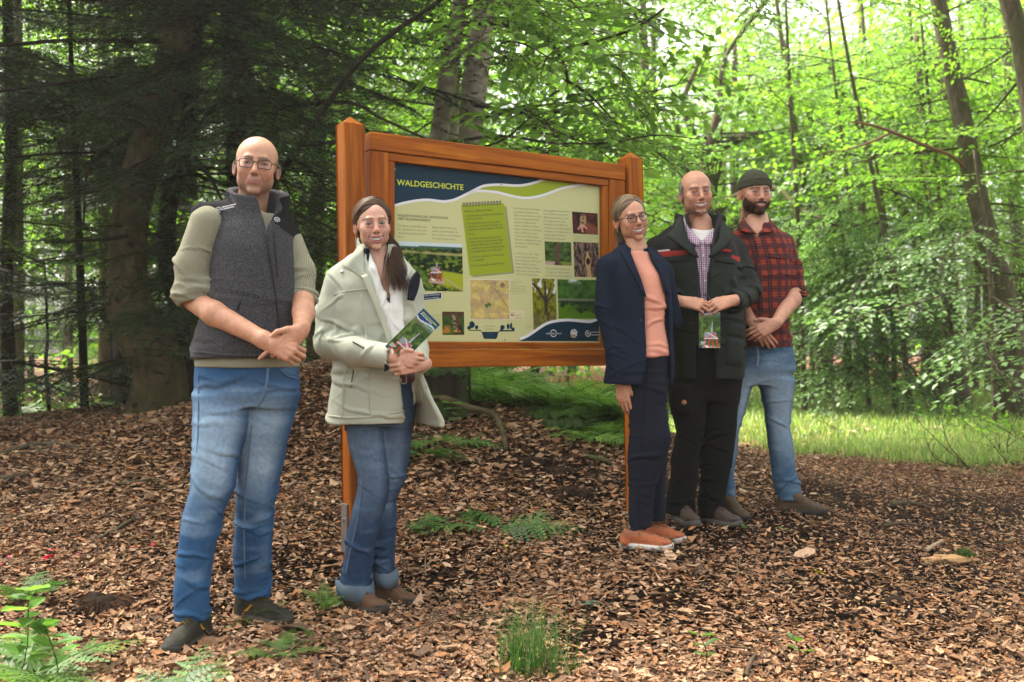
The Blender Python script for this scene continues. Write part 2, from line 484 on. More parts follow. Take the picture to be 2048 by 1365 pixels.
def gz(x, y, rough=True):
 x = np.asarray(x, float); y = np.asarray(y, float); xs, ys = np.clip(x, -38, 38), np.clip(y, -8, 42)
 r = np.zeros(np.broadcast(x, y).shape)+_w[_n]+_w[_n+1]*xs+_w[_n+2]*ys
 for k in range(_n): r = r+_w[k]*_tps(np.hypot(xs-_cw[k, 0], ys-_cw[k, 1]))
 if rough:
  q = np.stack([x*2.2, y*2.2, np.zeros_like(x)+.5], -1); r = r+(fbm(q, 3, 5)-.5)*.05*sstep(2.5, 5.5, np.abs(y-4.4)+2.6)
 return r
def G(px, py, d, up=0.0):
 """ground point under photo pixel column px at distance d"""
 x = (px-CX0)/FPX*d; return np.array([x, d, float(gz(x, d))+up])
def raycast_ground(px, py, d0=2.0, d1=40):
 ds = np.geomspace(d0, d1, 260); p = np.stack([P(px, py, d) for d in ds]); f = p[:, 2]-gz(p[:, 0], p[:, 1])
 k = np.argmax(f < 0)
 if f[k] >= 0: return P(px, py, d1)
 t = f[k-1]/(f[k-1]-f[k]) if k else 0; d = ds[k-1]+(ds[k]-ds[k-1])*t
 q = P(px, py, d); q[2] = gz(q[0], q[1]); return q
def grass_mask(x, y):
 n = fbm(np.stack([x*.9, y*.9, 0*x+3], -1), 3, 8)-.5
 pxl = x/np.maximum(y, .1)*FPX+CX0
 edge = 8.8+n*3.6-1.1*sstep(1500, 2000, pxl)+1.6*sstep(1560, 1420, pxl)
 return sstep(0, .9, y-edge)*sstep(1180, 1300, pxl+n*200)*sstep(37, 30, y+n*8)
def fern_mask(x, y):
 pxl = x/np.maximum(y, .1)*FPX+CX0
 return sstep(6.6, 7.2, y-.0012*(pxl-950))*sstep(880, 980, pxl)*sstep(1330, 1230, pxl)*sstep(20, 12, y)
def bare(x, y):
 """patches where the dark soil shows between the leaves"""
 n = fbm(np.stack([x*1.3, y*1.3, 0*x+9], -1), 3, 21)
 spots = [(1650, 1000, 6.0, .5), (1850, 1030, 5.6, .5), (1600, 1090, 5.0, .35), (1950, 1000, 6.2, .5), (1680, 1240, 4.0, .3), (430, 1215, 4.1, .30), (560, 1130, 4.6, .35), (1080, 935, 6.0, .30), (1140, 985, 5.6, .32), (1330, 1090, 4.8, .30), (1400, 1070, 5.0, .35), (1780, 1210, 4.2, .55), (1900, 1160, 4.6, .40), (1330, 1220, 4.1, .35), (1180, 1300, 3.7, .25), (1500, 1050, 5.1, .4), (1250, 1080, 4.9, .35), (180, 1230, 4.1, .25), (900, 1150, 4.5, .25)]
 m = .4*sstep(.60, .74, n)
 for px, py, d, r in spots:
  g = P(px, py, d); m = np.maximum(m, np.exp(-((x-g[0])**2+(y-g[1])**2)/r**2)*sstep(.12, .45, n+.12))
 return np.clip(m, 0, 1)
xs = np.unique(np.concatenate([np.linspace(-6, 6, 161), np.geomspace(6, 160, 26), -np.geomspace(6, 160, 26)]))
ys = np.unique(np.concatenate([np.linspace(1.5, 10, 131), np.geomspace(10, 200, 34), -np.geomspace(.4, 60, 12), [0, .7, 1.1]]))
GX, GY = np.meshgrid(xs, ys, indexing='ij'); GZ = gz(GX, GY)
V = np.stack([GX, GY, GZ], -1).reshape(-1, 3)
nx, ny = len(xs), len(ys); i = np.arange(nx-1)[:, None]*ny; j = np.arange(ny-1)[None]
Fq = np.stack([i+j, i+ny+j, i+ny+j+1, i+j+1], -1).reshape(-1, 4)
gm = np.clip(grass_mask(GX, GY)+.6*fern_mask(GX, GY), 0, 1).ravel()[:, None]
soil = np.array((.052, .030, .019)); litter = np.array((.15, .085, .048)); far = sstep(5, 9, GY).ravel()[:, None]
C = (soil*(1-far)+litter*far)*(1-.62*bare(GX, GY).ravel()[:, None]); C = C*(1-gm)+np.array((.15, .16, .055))*gm
def ground_mat():
 t = NT('forest_soil'); co = t.coord(); col = t.attr().outputs[0]
 a = t.noise(5, 5, .65, co); b = t.n('TexVoronoi', Scale=30.0); t.L.new(co.outputs[0], b.inputs['Vector'])
 c = t.noise(70, 4, .7, co)
 col = t.mix(1, col, t.ramp(a, [(.3, (.55, .52, .5)), (.7, (1.4, 1.35, 1.3))]), 'MULTIPLY')
 cell = t.N.new('ShaderNodeSeparateColor'); t.L.new(b.outputs[1], cell.inputs[0]); b2 = t.n('TexVoronoi', Scale=58.0); t.L.new(co.outputs[0], b2.inputs['Vector']); cell2 = t.N.new('ShaderNodeSeparateColor'); t.L.new(b2.outputs[1], cell2.inputs[0])
 br = [(.0, (.25, .22, .2)), (.45, (.8, .75, .7)), (.8, (2.0, 1.75, 1.5)), (1, (3.6, 3.0, 2.4))]
 leafy = t.mix(.5, t.ramp(cell.outputs[0], br), t.ramp(cell2.outputs[1], br)); col = t.mix(.8, col, t.mix(1, col, leafy, 'MULTIPLY')); col = t.mix(1, col, t.ramp(b, [(.05, (1.1,)*3), (.6, (.35,)*3)]), 'MULTIPLY')
 col = t.mix(1, col, t.ramp(c, [(.3, (.6,)*3), (.7, (1.5,)*3)]), 'MULTIPLY')
 h = t.math('ADD', c.outputs[0], b.outputs[0])
 return t.done(t.bsdf(col, .95, .08, t.bump(h, .7, .03)))
tag(link('ground', mesh_np('ground', V, Fq, ground_mat(), C)), kind='structure')
# ---- leaf litter: every leaf a folded, curled blade
M_LITTER = attr_mat('dead_leaf', .8, .15, 60, .25)
def leaf_cloud(pos, size, rng, cols, lift=.5, aspect=.55, lod=1, up=None):
 """pos (n,3) -> verts, faces, colours of curled leaves lying about"""
 n = len(pos)
 yaw = rng.uniform(0, 2*np.pi, n); pit = rng.normal(0, .33*lift, n); rol = rng.normal(0, .38*lift, n)
 L = size*rng.uniform(.6, 1.3, n); Wd = L*aspect*rng.uniform(.75, 1.15, n)
 curl = rng.normal(.14, .30, n); fold = rng.normal(.15, .24, n)
 if lod:
  tpl = np.array([[-.5, 0], [-.32, -.34], [-.30, 0], [-.32, .34], [.20, -.37], [.18, 0], [.20, .37], [.5, 0]])
  F3 = np.array([[0, 1, 2], [0, 2, 3], [7, 5, 4], [7, 6, 5]]); F4 = np.array([[1, 4, 5, 2], [2, 5, 6, 3]])
 else:
  tpl = np.array([[-.5, 0], [-.05, -.45], [.5, 0], [-.05, .45]]); F3 = np.array([[0, 1, 2], [0, 2, 3]]); F4 = np.zeros((0, 4), int)
 m = len(tpl); u = tpl[None, :, 0]*L[:, None]; v = tpl[None, :, 1]*Wd[:, None]
 jit = rng.uniform(.82, 1.18, (n, m)); v = v*jit
 w = curl[:, None]*(u/L[:, None])**2*L[:, None]*2+np.abs(v)*fold[:, None]*1.6+rng.normal(0, .02, (n, m))*L[:, None]
 cy, sy, cp, sp, cr, sr = np.cos(yaw), np.sin(yaw), np.cos(pit), np.sin(pit), np.cos(rol), np.sin(rol)
 x, y, z = u, v*cr[:, None]-w*sr[:, None], v*sr[:, None]+w*cr[:, None]
 x, z = x*cp[:, None]+z*sp[:, None], -x*sp[:, None]+z*cp[:, None]
 X = x*cy[:, None]-y*sy[:, None]; Y = x*sy[:, None]+y*cy[:, None]
 V = np.stack([X, Y, z], -1)+pos[:, None]
 off = (np.arange(n)*m)[:, None, None]
 c = np.asarray(cols)[rng.integers(0, len(cols), n)]*rng.uniform(.8, 1.12, n)[:, None]
 return V.reshape(-1, 3), (F3[None]+off).reshape(-1, 3), (F4[None]+off).reshape(-1, 4), np.repeat(c, m, 0)
LITTER = [(.29, .155, .083), (.35, .20, .112), (.23, .118, .062), (.41, .26, .155), (.15, .082, .048), (.30, .135, .058), (.09, .055, .036), (.27, .17, .105), (.19, .105, .058), (.36, .235, .15)]
rng = np.random.default_rng(11)
def litter(n, ylo, yhi, size, lod, sd, power=1.0):
 y = ylo+(yhi-ylo)*rng.uniform(0, 1, n)**power; hw = y*.60+.5; x = rng.uniform(-1, 1, n)*hw
 keep = rng.uniform(0, 1, n) > np.maximum(.8*bare(x, y), .93*np.maximum(grass_mask(x, y), .75*fern_mask(x, y)))
 x, y = x[keep], y[keep]
 z = gz(x, y)+rng.uniform(.004, .026, len(x))
 pth = sstep(1380, 1560, x/y*FPX+CX0+(fbm(np.stack([x, y, 0*x], -1), 2, 31)-.5)*300)*sstep(4.6, 5.4, y)*sstep(9, 8.4, y); kp = rng.uniform(0, 1, len(x)) > .25*pth; x, y, z, pth = x[kp], y[kp], z[kp], pth[kp]
 # the trampled path on the right holds smaller, paler and more broken leaves
 pxl = x/y*FPX+CX0; chips = sstep(1250, 1500, pxl)*sstep(9, 8, y)
 small = np.where(rng.uniform(0, 1, len(x)) < np.maximum(chips*.75, pth*.95), .45, 1.0)*np.exp(rng.normal(0, .22, len(x)))
 v, f3, f4, c = leaf_cloud(np.stack([x, y, z], -1), size*small, rng, LITTER, .55, .58, lod)
 return v, f3, f4, c*np.repeat(1-.12*pth, len(v)//max(1, len(x)))[:, None]*np.array((1.16, 1.17, 1.17))
Vs, T3, T4, Cs, n0 = [], [], [], [], 0
for args in ((2600, 2.6, 6.5, .072, 1, 0), (76000, 2.6, 5.6, .037, 1, 1), (46000, 5.4, 8.8, .048, 0, 2), (8000, 8.6, 14, .10, 0, 3)):
 v, f3, f4, c = litter(*args); Vs.append(v); T3.append(f3+n0); T4.append(f4+n0); Cs.append(c); n0 += len(v)
tag(link('leaf_litter', mesh_np('leaf_litter', np.vstack(Vs), [np.vstack(T4), np.vstack(T3)], M_LITTER, np.vstack(Cs), True)), 'loose brown beech leaves covering the forest floor', None, kind='stuff')
# crumbs of broken leaves between the whole ones
n = 75000; y = 2.6+5.6*rng.uniform(0, 1, n)**1.25; x = rng.uniform(-1, 1, n)*(y*.6+.4); kp = rng.uniform(0, 1, n) > np.maximum(.8*bare(x, y), .95*grass_mask(x, y)); x, y = x[kp], y[kp]
v, f3, f4, c = leaf_cloud(np.stack([x, y, gz(x, y)+rng.uniform(.012, .034, len(x))], -1), .019*np.exp(rng.normal(0, .35, len(x))), rng, LITTER, 1.0, .6, 0)
tag(link('leaf_crumbs', mesh_np('leaf_crumbs', v, [f3], M_LITTER, c*np.array((1.0, .98, .96)), False)), 'small broken bits of dead leaves on the forest floor', None, kind='stuff')
# wood chips on the path in front
n = 9000; y = 2.7+3.6*rng.uniform(0, 1, n)**1.4; pxl = rng.uniform(1080, 2120, n); keep = rng.uniform(0, 1, n) < sstep(1100, 1900, pxl)*sstep(6.2, 3.6, y)+.12
y, pxl = y[keep], pxl[keep]; x = (pxl-CX0)/FPX*y
v, f3, f4, c = leaf_cloud(np.stack([x, y, gz(x, y)+rng.uniform(.006, .02, len(x))], -1), .045, rng, [(.42, .22, .10), (.30, .15, .07), (.50, .30, .16), (.20, .10, .05)], .6, .26, 0)
tag(link('wood_chips', mesh_np('wood_chips', v, [f3], M_LITTER, c, False)), 'pale orange wood chips strewn over the path', None, kind='stuff')
# twigs and crumbs of soil between the leaves
mb = MB()
for k in range(420):
 yy = 2.8+5.5*rng.uniform()**1.3; xx = rng.uniform(-.6, .6)*yy; a = rng.uniform(0, np.pi); L_ = rng.uniform(.05, .22)
 q = np.array([[xx+math.cos(a)*L_*t, yy+math.sin(a)*L_*t+.02*math.sin(t*4+k), 0] for t in (-.5, 0, .5)]); q[:, 2] = gz(q[:, 0], q[:, 1])+.022+rng.uniform(0, .02)
 mb.tube(q, np.array([1, .9, .5])*rng.uniform(.0015, .004), 4, np.array((.11, .075, .045))*rng.uniform(.5, 1.6))
tag(mb.build('fallen_twigs', M_LITTER, None, True, True), 'thin dry twigs scattered among the leaves', None, kind='stuff')
# grass beyond the path
n = 46000; y = 8.0+26*rng.uniform(0, 1, n)**1.7; x = rng.uniform(.10, .62, n)*y; gmk = grass_mask(x, y); keep = rng.uniform(0, 1, n) < gmk**1.3; x, y = x[keep], y[keep]; n = len(x)
h = rng.uniform(.03, .13, n)*(.55+.6*fbm(np.stack([x*.7, y*.7, 0*x], -1), 2, 4))*(1+.5*sstep(10, 16, y)); a = rng.uniform(0, 2*np.pi, n); wd = rng.uniform(.004, .009, n)*(1+.09*np.maximum(0, y-8)); z = gz(x, y)
ca, sa = np.cos(a), np.sin(a); ln = rng.uniform(.1, .7, n)*h; la = rng.uniform(0, 2*np.pi, n)
b0 = np.stack([x-ca*wd, y-sa*wd, z], -1); b1 = np.stack([x+ca*wd, y+sa*wd, z], -1)
m0 = np.stack([x-ca*wd*.8+np.cos(la)*ln*.3, y-sa*wd*.8+np.sin(la)*ln*.3, z+h*.6], -1); m1 = m0+np.stack([ca*wd*1.6, sa*wd*1.6, 0*z], -1); tp = np.stack([x+np.cos(la)*ln, y+np.sin(la)*ln, z+h], -1)
V = np.stack([b0, b1, m1, m0, tp], 1).reshape(-1, 3); o = (np.arange(n)*5)[:, None]
gc = np.array([(.22, .33, .09), (.28, .38, .12), (.17, .28, .07), (.36, .38, .18)])[rng.integers(0, 4, n)]*rng.uniform(.7, 1.3, n)[:, None]
# ================================================================ LEAVES, BARK
def leaf_mat(name, trans=.55, rough=.40, tint=(1.2, 1.25, .72), spec=.35):
 t = NT(name); col = t.attr().outputs[0]
 b = t.bsdf(col, rough, spec); tr = t.N.new('ShaderNodeBsdfTranslucent')
 t.L.new(t.mix(1, col, tint, 'MULTIPLY'), tr.inputs['Color'])
 m = t.N.new('ShaderNodeMixShader'); m.inputs[0].default_value = trans
 t.L.new(b.outputs[0], m.inputs[1]); t.L.new(tr.outputs[0], m.inputs[2]); return t.done(m)
M_LEAF = leaf_mat('beech_leaf'); M_NEEDLE = leaf_mat('conifer_needle', .25, .5, (1.2, 1.3, .5), .25)
M_FERN = leaf_mat('fern_frond', .4, .5); M_GRASS = leaf_mat('grass_blade', .45, .5)
tag(link('meadow_grass', mesh_np('meadow_grass', V, [np.hstack([o, o+1, o+2, o+3]), np.hstack([o+3, o+2, o+4])], M_GRASS, np.repeat(gc, 5, 0), False)), 'sunlit short grass beyond the leafy path', None, kind='stuff')
def bark_mat(name, c0, c1, moss=(.045, .06, .015), mossamt=.4, scale=(14, 14, 3), spots=0.0):
 t = NT(name); co = t.coord(scale=scale); a = t.noise(1.6, 5, .65, co); b = t.noise(1.3, 3, .6, t.coord())
 col = t.ramp(a, [(.32, c0), (.68, c1)])
 nm = t.ramp(b, [(.42, (0, 0, 0)), (.66, (mossamt,)*3)])
 col = t.mix(nm, col, moss)
 if spots:
  s = t.noise(3.2, 2, .5, t.coord(scale=(3, 3, 7))); col = t.mix(t.ramp(s, [(.62, (0, 0, 0)), (.68, (spots,)*3)]), col, (.012, .010, .008))
 return t.done(t.bsdf(col, .9, .15, t.bump(a, .8, .02)))
M_BARK = bark_mat('beech_bark', (.034, .025, .012), (.125, .098, .052), (.038, .042, .010), .7, (9, 9, 4), .9)
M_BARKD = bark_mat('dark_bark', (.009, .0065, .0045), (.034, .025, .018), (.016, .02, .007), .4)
M_BARKL = bark_mat('pale_bark', (.20, .17, .13), (.52, .46, .38), (.10, .10, .05), .3, (5, 5, 9), .85)
M_BARKB = bark_mat('brown_bark', (.040, .027, .017), (.125, .090, .060), (.07, .085, .02), .7)
M_TWIG = flat_mat('twig', (.045, .034, .024), .85, .1, 20, .4)
M_DEAD = flat_mat('dead_wood', (.17, .095, .055), .8, .15, 12, .4, .3, 60)
def trunk_mesh(name, pts, rad, mat, n=14, seed=0, rough=.10, flare=0):
 pts = np.asarray(pts, float); m = max(24, len(pts)*7); q = spline(np.column_stack([pts, rad]), m)
 V, F4, F3 = tube_geo(q[:, :3], q[:, 3], n, True)
 k = np.repeat(np.arange(m), n); c = q[k, :3]; r = q[k, 3][:, None]
 body = V[:m*n]; d = (body-c)/r
 nz = fbm(np.column_stack([d[:, 0]*1.6, d[:, 1]*1.6, body[:, 2]*1.6])+seed*7, 3, seed)-.5
 nz2 = fbm(body*9+seed, 2, seed+2)-.5
 body = c+d*r*(1+nz*rough*3.2+nz2*rough)[:, None]
 if flare:
  a = np.arctan2(d[:, 1], d[:, 0]); low = sstep(.14, 0, k/m)[:, None]
  body = body+np.column_stack([d[:, :2], 0*a])*r*low*(flare*(.55+.45*np.sin(a*5+seed)))[:, None]
 V[:m*n] = body
 return mesh_np(name, V, [F4, F3], mat)
GREENS = np.array([(.13, .27, .030), (.17, .33, .036), (.10, .22, .028), (.20, .35, .042), (.14, .26, .045)])
def leaves_at(pos, ax, nrm, L, rng, cols, detail=0, aspect=.60):
 """leaf blades from base points pos along ax with face normal nrm"""
 n = len(pos); ax = ax/(np.linalg.norm(ax, axis=1)[:, None]+1e-9); sd = np.cross(nrm, ax); sd /= np.linalg.norm(sd, axis=1)[:, None]+1e-9; up = np.cross(ax, sd)
 if detail:
  tp = np.array([[0, 0, 0], [.22, -.36, .05], [.25, 0, -.03], [.22, .36, .05], [.58, -.42, .06], [.6, 0, -.05], [.58, .42, .06], [.84, -.22, .0], [.84, .22, .0], [1.02, 0, -.10]])
  F3 = np.array([[0, 1, 2], [0, 2, 3], [7, 9, 5], [9, 8, 5], [4, 7, 5], [8, 6, 5]]); F4 = np.array([[1, 4, 5, 2], [2, 5, 6, 3]])
 else:
  tp = np.array([[0, 0, 0], [.45, -.46, .05], [1, 0, -.06], [.45, .46, .05]]); F3 = np.array([[0, 1, 2], [0, 2, 3]]); F4 = np.zeros((0, 4), int)
 m = len(tp); Wd = L*aspect
 V = pos[:, None]+ax[:, None]*tp[None, :, :1]*L[:, None, None]+sd[:, None]*tp[None, :, 1:2]*Wd[:, None, None]+up[:, None]*tp[None, :, 2:3]*L[:, None, None]
 off = (np.arange(n)*m)[:, None, None]
 c = cols[rng.integers(0, len(cols), n)]*rng.uniform(.75, 1.25, n)[:, None]
 return V.reshape(-1, 3), (F3[None]+off).reshape(-1, 3), (F4[None]+off).reshape(-1, 4), np.repeat(c, m, 0)
def leafy_branch(name, L, leaf, seed, detail=0, dens=1.0, droop=.12, cols=GREENS, spread=.55, wood=.012, tilt=.35, bare_in=.15):
 """flat beech spray: bent axis along +x, alternating twigs, alternating leaves. Two materials: wood and leaf"""
 rng = np.random.default_rng(seed); mb = MB()
 s = np.linspace(0, 1, 14); ph = rng.uniform(0, 6)
 axis = np.column_stack([s*L, .05*L*np.sin(s*4+ph)*s, -droop*L*s**2+.02*L*np.sin(s*6+ph)])
 mb.tube(axis, wood*np.linspace(1, .15, 14), 5, None, False)
 base, d, nn = [], [], []
 f = lambda t: np.array([np.interp(t, s, axis[:, k]) for k in range(3)])
 step = .09*(leaf/.07)**.5/dens; t = bare_in; side = 1
 while t < 1:
  p0 = f(t); tl = L*spread*(1-.72*t)*rng.uniform(.6, 1.1); a = R_(rng.uniform(38, 62))*side
  dz = rng.normal(-.08, .12); m = max(3, int(tl/.12)+2); u = np.linspace(0, 1, m)
  tw = np.column_stack([p0[0]+np.cos(a)*tl*u+.03*tl*u*u, p0[1]+np.sin(a)*tl*u-.12*np.sin(a)*tl*u*u, p0[2]+dz*tl*u-droop*.8*tl*u*u])
  mb.tube(tw, wood*.42*np.linspace(1, .25, m), 3, None, False)
  nl = max(2, int(tl/(leaf*.62)*dens)); sg = 1
  dirv = tw[-1]-tw[0]; dirv /= np.linalg.norm(dirv)
  for k in range(nl):
   uu = (k+.7)/nl; b = np.array([np.interp(uu, u, tw[:, c]) for c in range(3)])
   la = np.arctan2(dirv[1], dirv[0])+sg*R_(rng.uniform(25, 60)) if k < nl-1 else np.arctan2(dirv[1], dirv[0])
   base.append(b); d.append((np.cos(la), np.sin(la), rng.normal(-.22, .22))); nn.append((rng.normal(0, tilt), rng.normal(0, tilt), 1)); sg = -sg
  t += step/L*rng.uniform(.7, 1.3); side = -side
 base, d, nn = map(np.array, (base, d, nn)); Lf = leaf*rng.uniform(.7, 1.2, len(base))
 v, f3, f4, c = leaves_at(base, d, nn, Lf, rng, cols, detail)
 V0 = np.concatenate(mb.V); Q0 = np.concatenate(mb.F4); n0 = len(V0)
 Fs = [Q0]+([f4+n0] if len(f4) else [])+[f3+n0]
 me = mesh_np(name, np.vstack([V0, v]), Fs, M_TWIG, np.vstack([np.tile((.045, .034, .024), (n0, 1)), c]), False); me.materials.append(M_LEAF)
 mi = np.ones(len(me.polygons), np.int32); mi[:len(Q0)] = 0; me.polygons.foreach_set('material_index', mi)
 return me, L
M_BARKR = bark_mat('grey_brown_bark', (.05, .038, .025), (.155, .12, .085), (.06, .075, .02), .6)
def conifer_branch(name, L, seed, cols, dens=1.0):
 rng = np.random.default_rng(seed); mb = MB(); s = np.linspace(0, 1, 12)
 axis = np.column_stack([s*L, .04*L*np.sin(s*5+seed), -.16*L*s**2+.05*L*s])
 mb.tube(axis, .013*np.linspace(1, .2, 12), 5, None, False)
 f = lambda t: np.array([np.interp(t, s, axis[:, k]) for k in range(3)])
 V, F3, C, n = [], [], [], 0
 t = .18; side = 1
 while t < 1:
  p0 = f(t); tl = L*.36*(1-.65*t)*rng.uniform(.5, 1.15); a = R_(rng.uniform(45, 68))*side; m = 6; u = np.linspace(0, 1, m)
  tw = np.column_stack([p0[0]+np.cos(a)*tl*u, p0[1]+np.sin(a)*tl*u, p0[2]+rng.normal(-.02, .08)*tl*u-.22*tl*u*u])
  mb.tube(tw, .0045*np.linspace(1, .3, m), 3, None, False)
  k = .12; sg = 1
  while k < 1.0:
   b = np.array([np.interp(k, u, tw[:, c]) for c in range(3)]); la = a+sg*R_(rng.uniform(35, 60)); ll = min(.20, .06+.28*tl*(1-k*.7))*rng.uniform(.6, 1.1)
   dv = np.array([np.cos(la), np.sin(la), rng.normal(-.18, .12)]); dv /= np.linalg.norm(dv); sdv = np.cross(dv, (rng.normal(0, .2), rng.normal(0, .2), 1)); sdv /= np.linalg.norm(sdv)
   nn_ = max(3, int(ll/.022)); cc = cols[rng.integers(len(cols))]*rng.uniform(.7, 1.3)
   for q in range(nn_):   # comb of needles, a narrow triangle pair each side
    pb = b+dv*ll*(q/nn_); w = .0165*(1-.35*q/nn_)
    V += [pb, pb+dv*ll/nn_*.75, pb+dv*.011+sdv*w, pb+dv*.011-sdv*w]; F3 += [(n, n+1, n+2), (n+1, n, n+3)]; C += [cc]*4; n += 4
   k += .031/tl/dens*rng.uniform(.8, 1.3); sg = -sg
  t += .05/L/dens*rng.uniform(.7, 1.3); side = -side
 V0 = np.concatenate(mb.V); Q0 = np.concatenate(mb.F4); n0 = len(V0)
 me = mesh_np(name, np.vstack([V0, np.array(V)]), [Q0, np.array(F3)+n0], M_BARKD, np.vstack([np.tile((.03, .02, .014), (n0, 1)), np.array(C)]), False); me.materials.append(M_NEEDLE)
 mi = np.ones(len(me.polygons), np.int32); mi[:len(Q0)] = 0; me.polygons.foreach_set('material_index', mi)
 return me, L
def place_branch(tree, mesh, root, tip, base, roll=0.0, name='branch', width=1.0):
 me, L = mesh; root = np.asarray(root, float); d = np.asarray(tip, float)-root; ln = np.linalg.norm(d); x = d/ln
 z = np.array([0, 0, 1.0])-x*x[2]; z /= np.linalg.norm(z)+1e-9; y = np.cross(z, x)
 c, s = math.cos(roll), math.sin(roll); y, z = y*c+z*s, z*c-y*s; k = ln/L
 M = Matrix(((x[0]*k, y[0]*k*width, z[0]*k, root[0]-base[0]), (x[1]*k, y[1]*k*width, z[1]*k, root[1]-base[1]), (x[2]*k, y[2]*k*width, z[2]*k, root[2]-base[2]), (0, 0, 0, 1)))
 o = bpy.data.objects.new(name, me); COL.objects.link(o); o.parent = tree; o.matrix_basis = M
 return o
# ================================================================ TREES
rnd = random.Random(77); rng = np.random.default_rng(5)
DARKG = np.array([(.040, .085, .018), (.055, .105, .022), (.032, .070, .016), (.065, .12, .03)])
CONG = np.array([(.015, .042, .009), (.024, .060, .013), (.012, .034, .008), (.032, .068, .016), (.038, .062, .018)])
PALEG = np.array([(.13, .25, .065), (.16, .29, .075), (.11, .22, .055), (.15, .27, .10)])
NB = [leafy_branch('near_beech_spray', 1.1, .075, 100+k, 1, 1.0, .10, spread=.5, wood=.008) for k in range(4)]
MBR = [leafy_branch('beech_spray', 2.0, .085, 200+k, 0, 1.0, .14, spread=.55) for k in range(5)]
PBR = [leafy_branch('pale_beech_spray', 2.0, .072, 250+k, 0, 1.15, .22, cols=PALEG, spread=.5, tilt=.25) for k in range(4)]
FBR = [leafy_branch('far_beech_spray', 3.4, .17, 300+k, 0, 1.0, .10, spread=.5, wood=.02, tilt=.5) for k in range(5)]
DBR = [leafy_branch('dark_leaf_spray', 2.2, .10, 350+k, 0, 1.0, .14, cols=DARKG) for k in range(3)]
CBR = [conifer_branch('conifer_spray', 2.0, 400+k, CONG, 1.0) for k in range(4)]
def tree(name, label, path, mat, group=None, cat='tree', flare=0, n=12, rough=.10, seed=0, part='trunk'):
 pts = np.array([P(a, b, d) for a, b, d, w in path]); rad = np.array([w/2/FPX*d for a, b, d, w in path])
 pts[0, 2] = gz(pts[0, 0], pts[0, 1])-.12
 base = pts[0].copy(); base[2] += .12
 o = thing(name, label, cat, base, group)
 link(part, trunk_mesh(part, pts-base, rad, mat, n, seed, rough, flare), o)
 o['_p'] = 0; del o['_p']
 return o, base, pts, rad
def limb(o, base, pix, mat, name='limb', n=7, seed=0):
 pts = np.array([P(a, b, d) for a, b, d, w in pix])-base; rad = np.array([w/2/FPX*d for a, b, d, w in pix])
 return link(name, trunk_mesh(name, pts, rad, mat, n, seed, .08), o)
def dress(o, base, pts, meshes, n, z0, z1, lmin, lmax, az=(0, 360), rise=(-.05, .25), roll=.35, seed=0, zpow=1.0, name='branch', width=(1, 1)):
 r = random.Random(seed)
 for k in range(n):
  z = z0+(z1-z0)*r.random()**zpow
  p = np.array([np.interp(z, pts[:, 2], pts[:, c]) for c in range(3)]); a = R_(r.uniform(*az)); L = r.uniform(lmin, lmax)
  tip = p+L*np.array([math.sin(a), -math.cos(a), r.uniform(*rise)])   # az 0 = towards the camera, 90 = to the right
  place_branch(o, meshes[r.randrange(len(meshes))], p, tip, base, r.gauss(0, roll), name, r.uniform(*width))
# ---- the crooked beech on the left and its dark neighbours
o, base, pts, rad = tree('beech_tree', 'thick crooked grey beech trunk bulging low down, on the leafy mound at left',
 [(322, 832, 8.0, 106), (322, 745, 8.0, 98), (296, 690, 8.0, 104), (262, 625, 8.0, 94), (255, 540, 8.0, 78), (263, 420, 8.0, 74), (298, 280, 8.0, 72), (338, 150, 8.0, 66), (352, 20, 8.0, 64), (356, -200, 8.0, 70), (340, -420, 8.0, 50)], M_BARK, 'trees of the forest', flare=.35, n=22, rough=.08, seed=3)
for pth in ([(352, 80, 8, 14), (250, 80, 7.8, 11), (120, 80, 7.6, 9), (-30, 92, 7.4, 6)], [(318, 148, 8, 13), (230, 150, 7.8, 10), (120, 165, 7.5, 8), (-30, 185, 7.2, 6)], [(300, 250, 8, 12), (200, 222, 7.8, 8), (60, 240, 7.6, 5)], [(270, 260, 8, 10), (180, 330, 7.7, 8), (165, 450, 7.5, 4)],
   [(270, 640, 7.9, 14), (330, 660, 7.4, 7), (300, 690, 7.2, 4)], [(260, 470, 7.9, 10), (200, 480, 7.6, 6), (90, 485, 7.4, 4)], [(500, 430, 8.2, 16), (600, 290, 7.6, 13), (720, 120, 7.2, 11), (890, -10, 6.9, 9)], [(600, 290, 7.6, 10), (700, 284, 7.1, 8), (830, 310, 6.8, 7), (985, 288, 6.5, 5), (1060, 235, 6.3, 3)],
   [(560, 215, 8.1, 8), (690, 203, 7.5, 7), (760, 235, 7.2, 6), (860, 280, 6.9, 5), (1010, 330, 6.6, 3)], [(335, 300, 8, 12), (400, 330, 7.6, 9), (460, 430, 7.4, 4)]):
 limb(o, base, pth, M_BARKD, 'limb', 7, len(pth))
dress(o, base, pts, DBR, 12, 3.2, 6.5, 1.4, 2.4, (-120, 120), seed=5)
dress(o, base, pts, FBR, 26, 5.6, 6.6, 2.4, 4.6, (-120, 120), (.0, .5), .3, 7)  # upper crown out of view, added to shade the people and ground
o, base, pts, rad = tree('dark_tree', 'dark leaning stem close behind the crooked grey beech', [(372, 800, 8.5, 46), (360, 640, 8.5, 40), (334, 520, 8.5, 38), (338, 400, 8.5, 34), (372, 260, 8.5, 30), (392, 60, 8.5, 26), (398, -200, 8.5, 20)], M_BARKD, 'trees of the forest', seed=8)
dress(o, base, pts, CBR, 16, 1.0, 5.5, 1.0, 2.2, (-120, 120), seed=6)
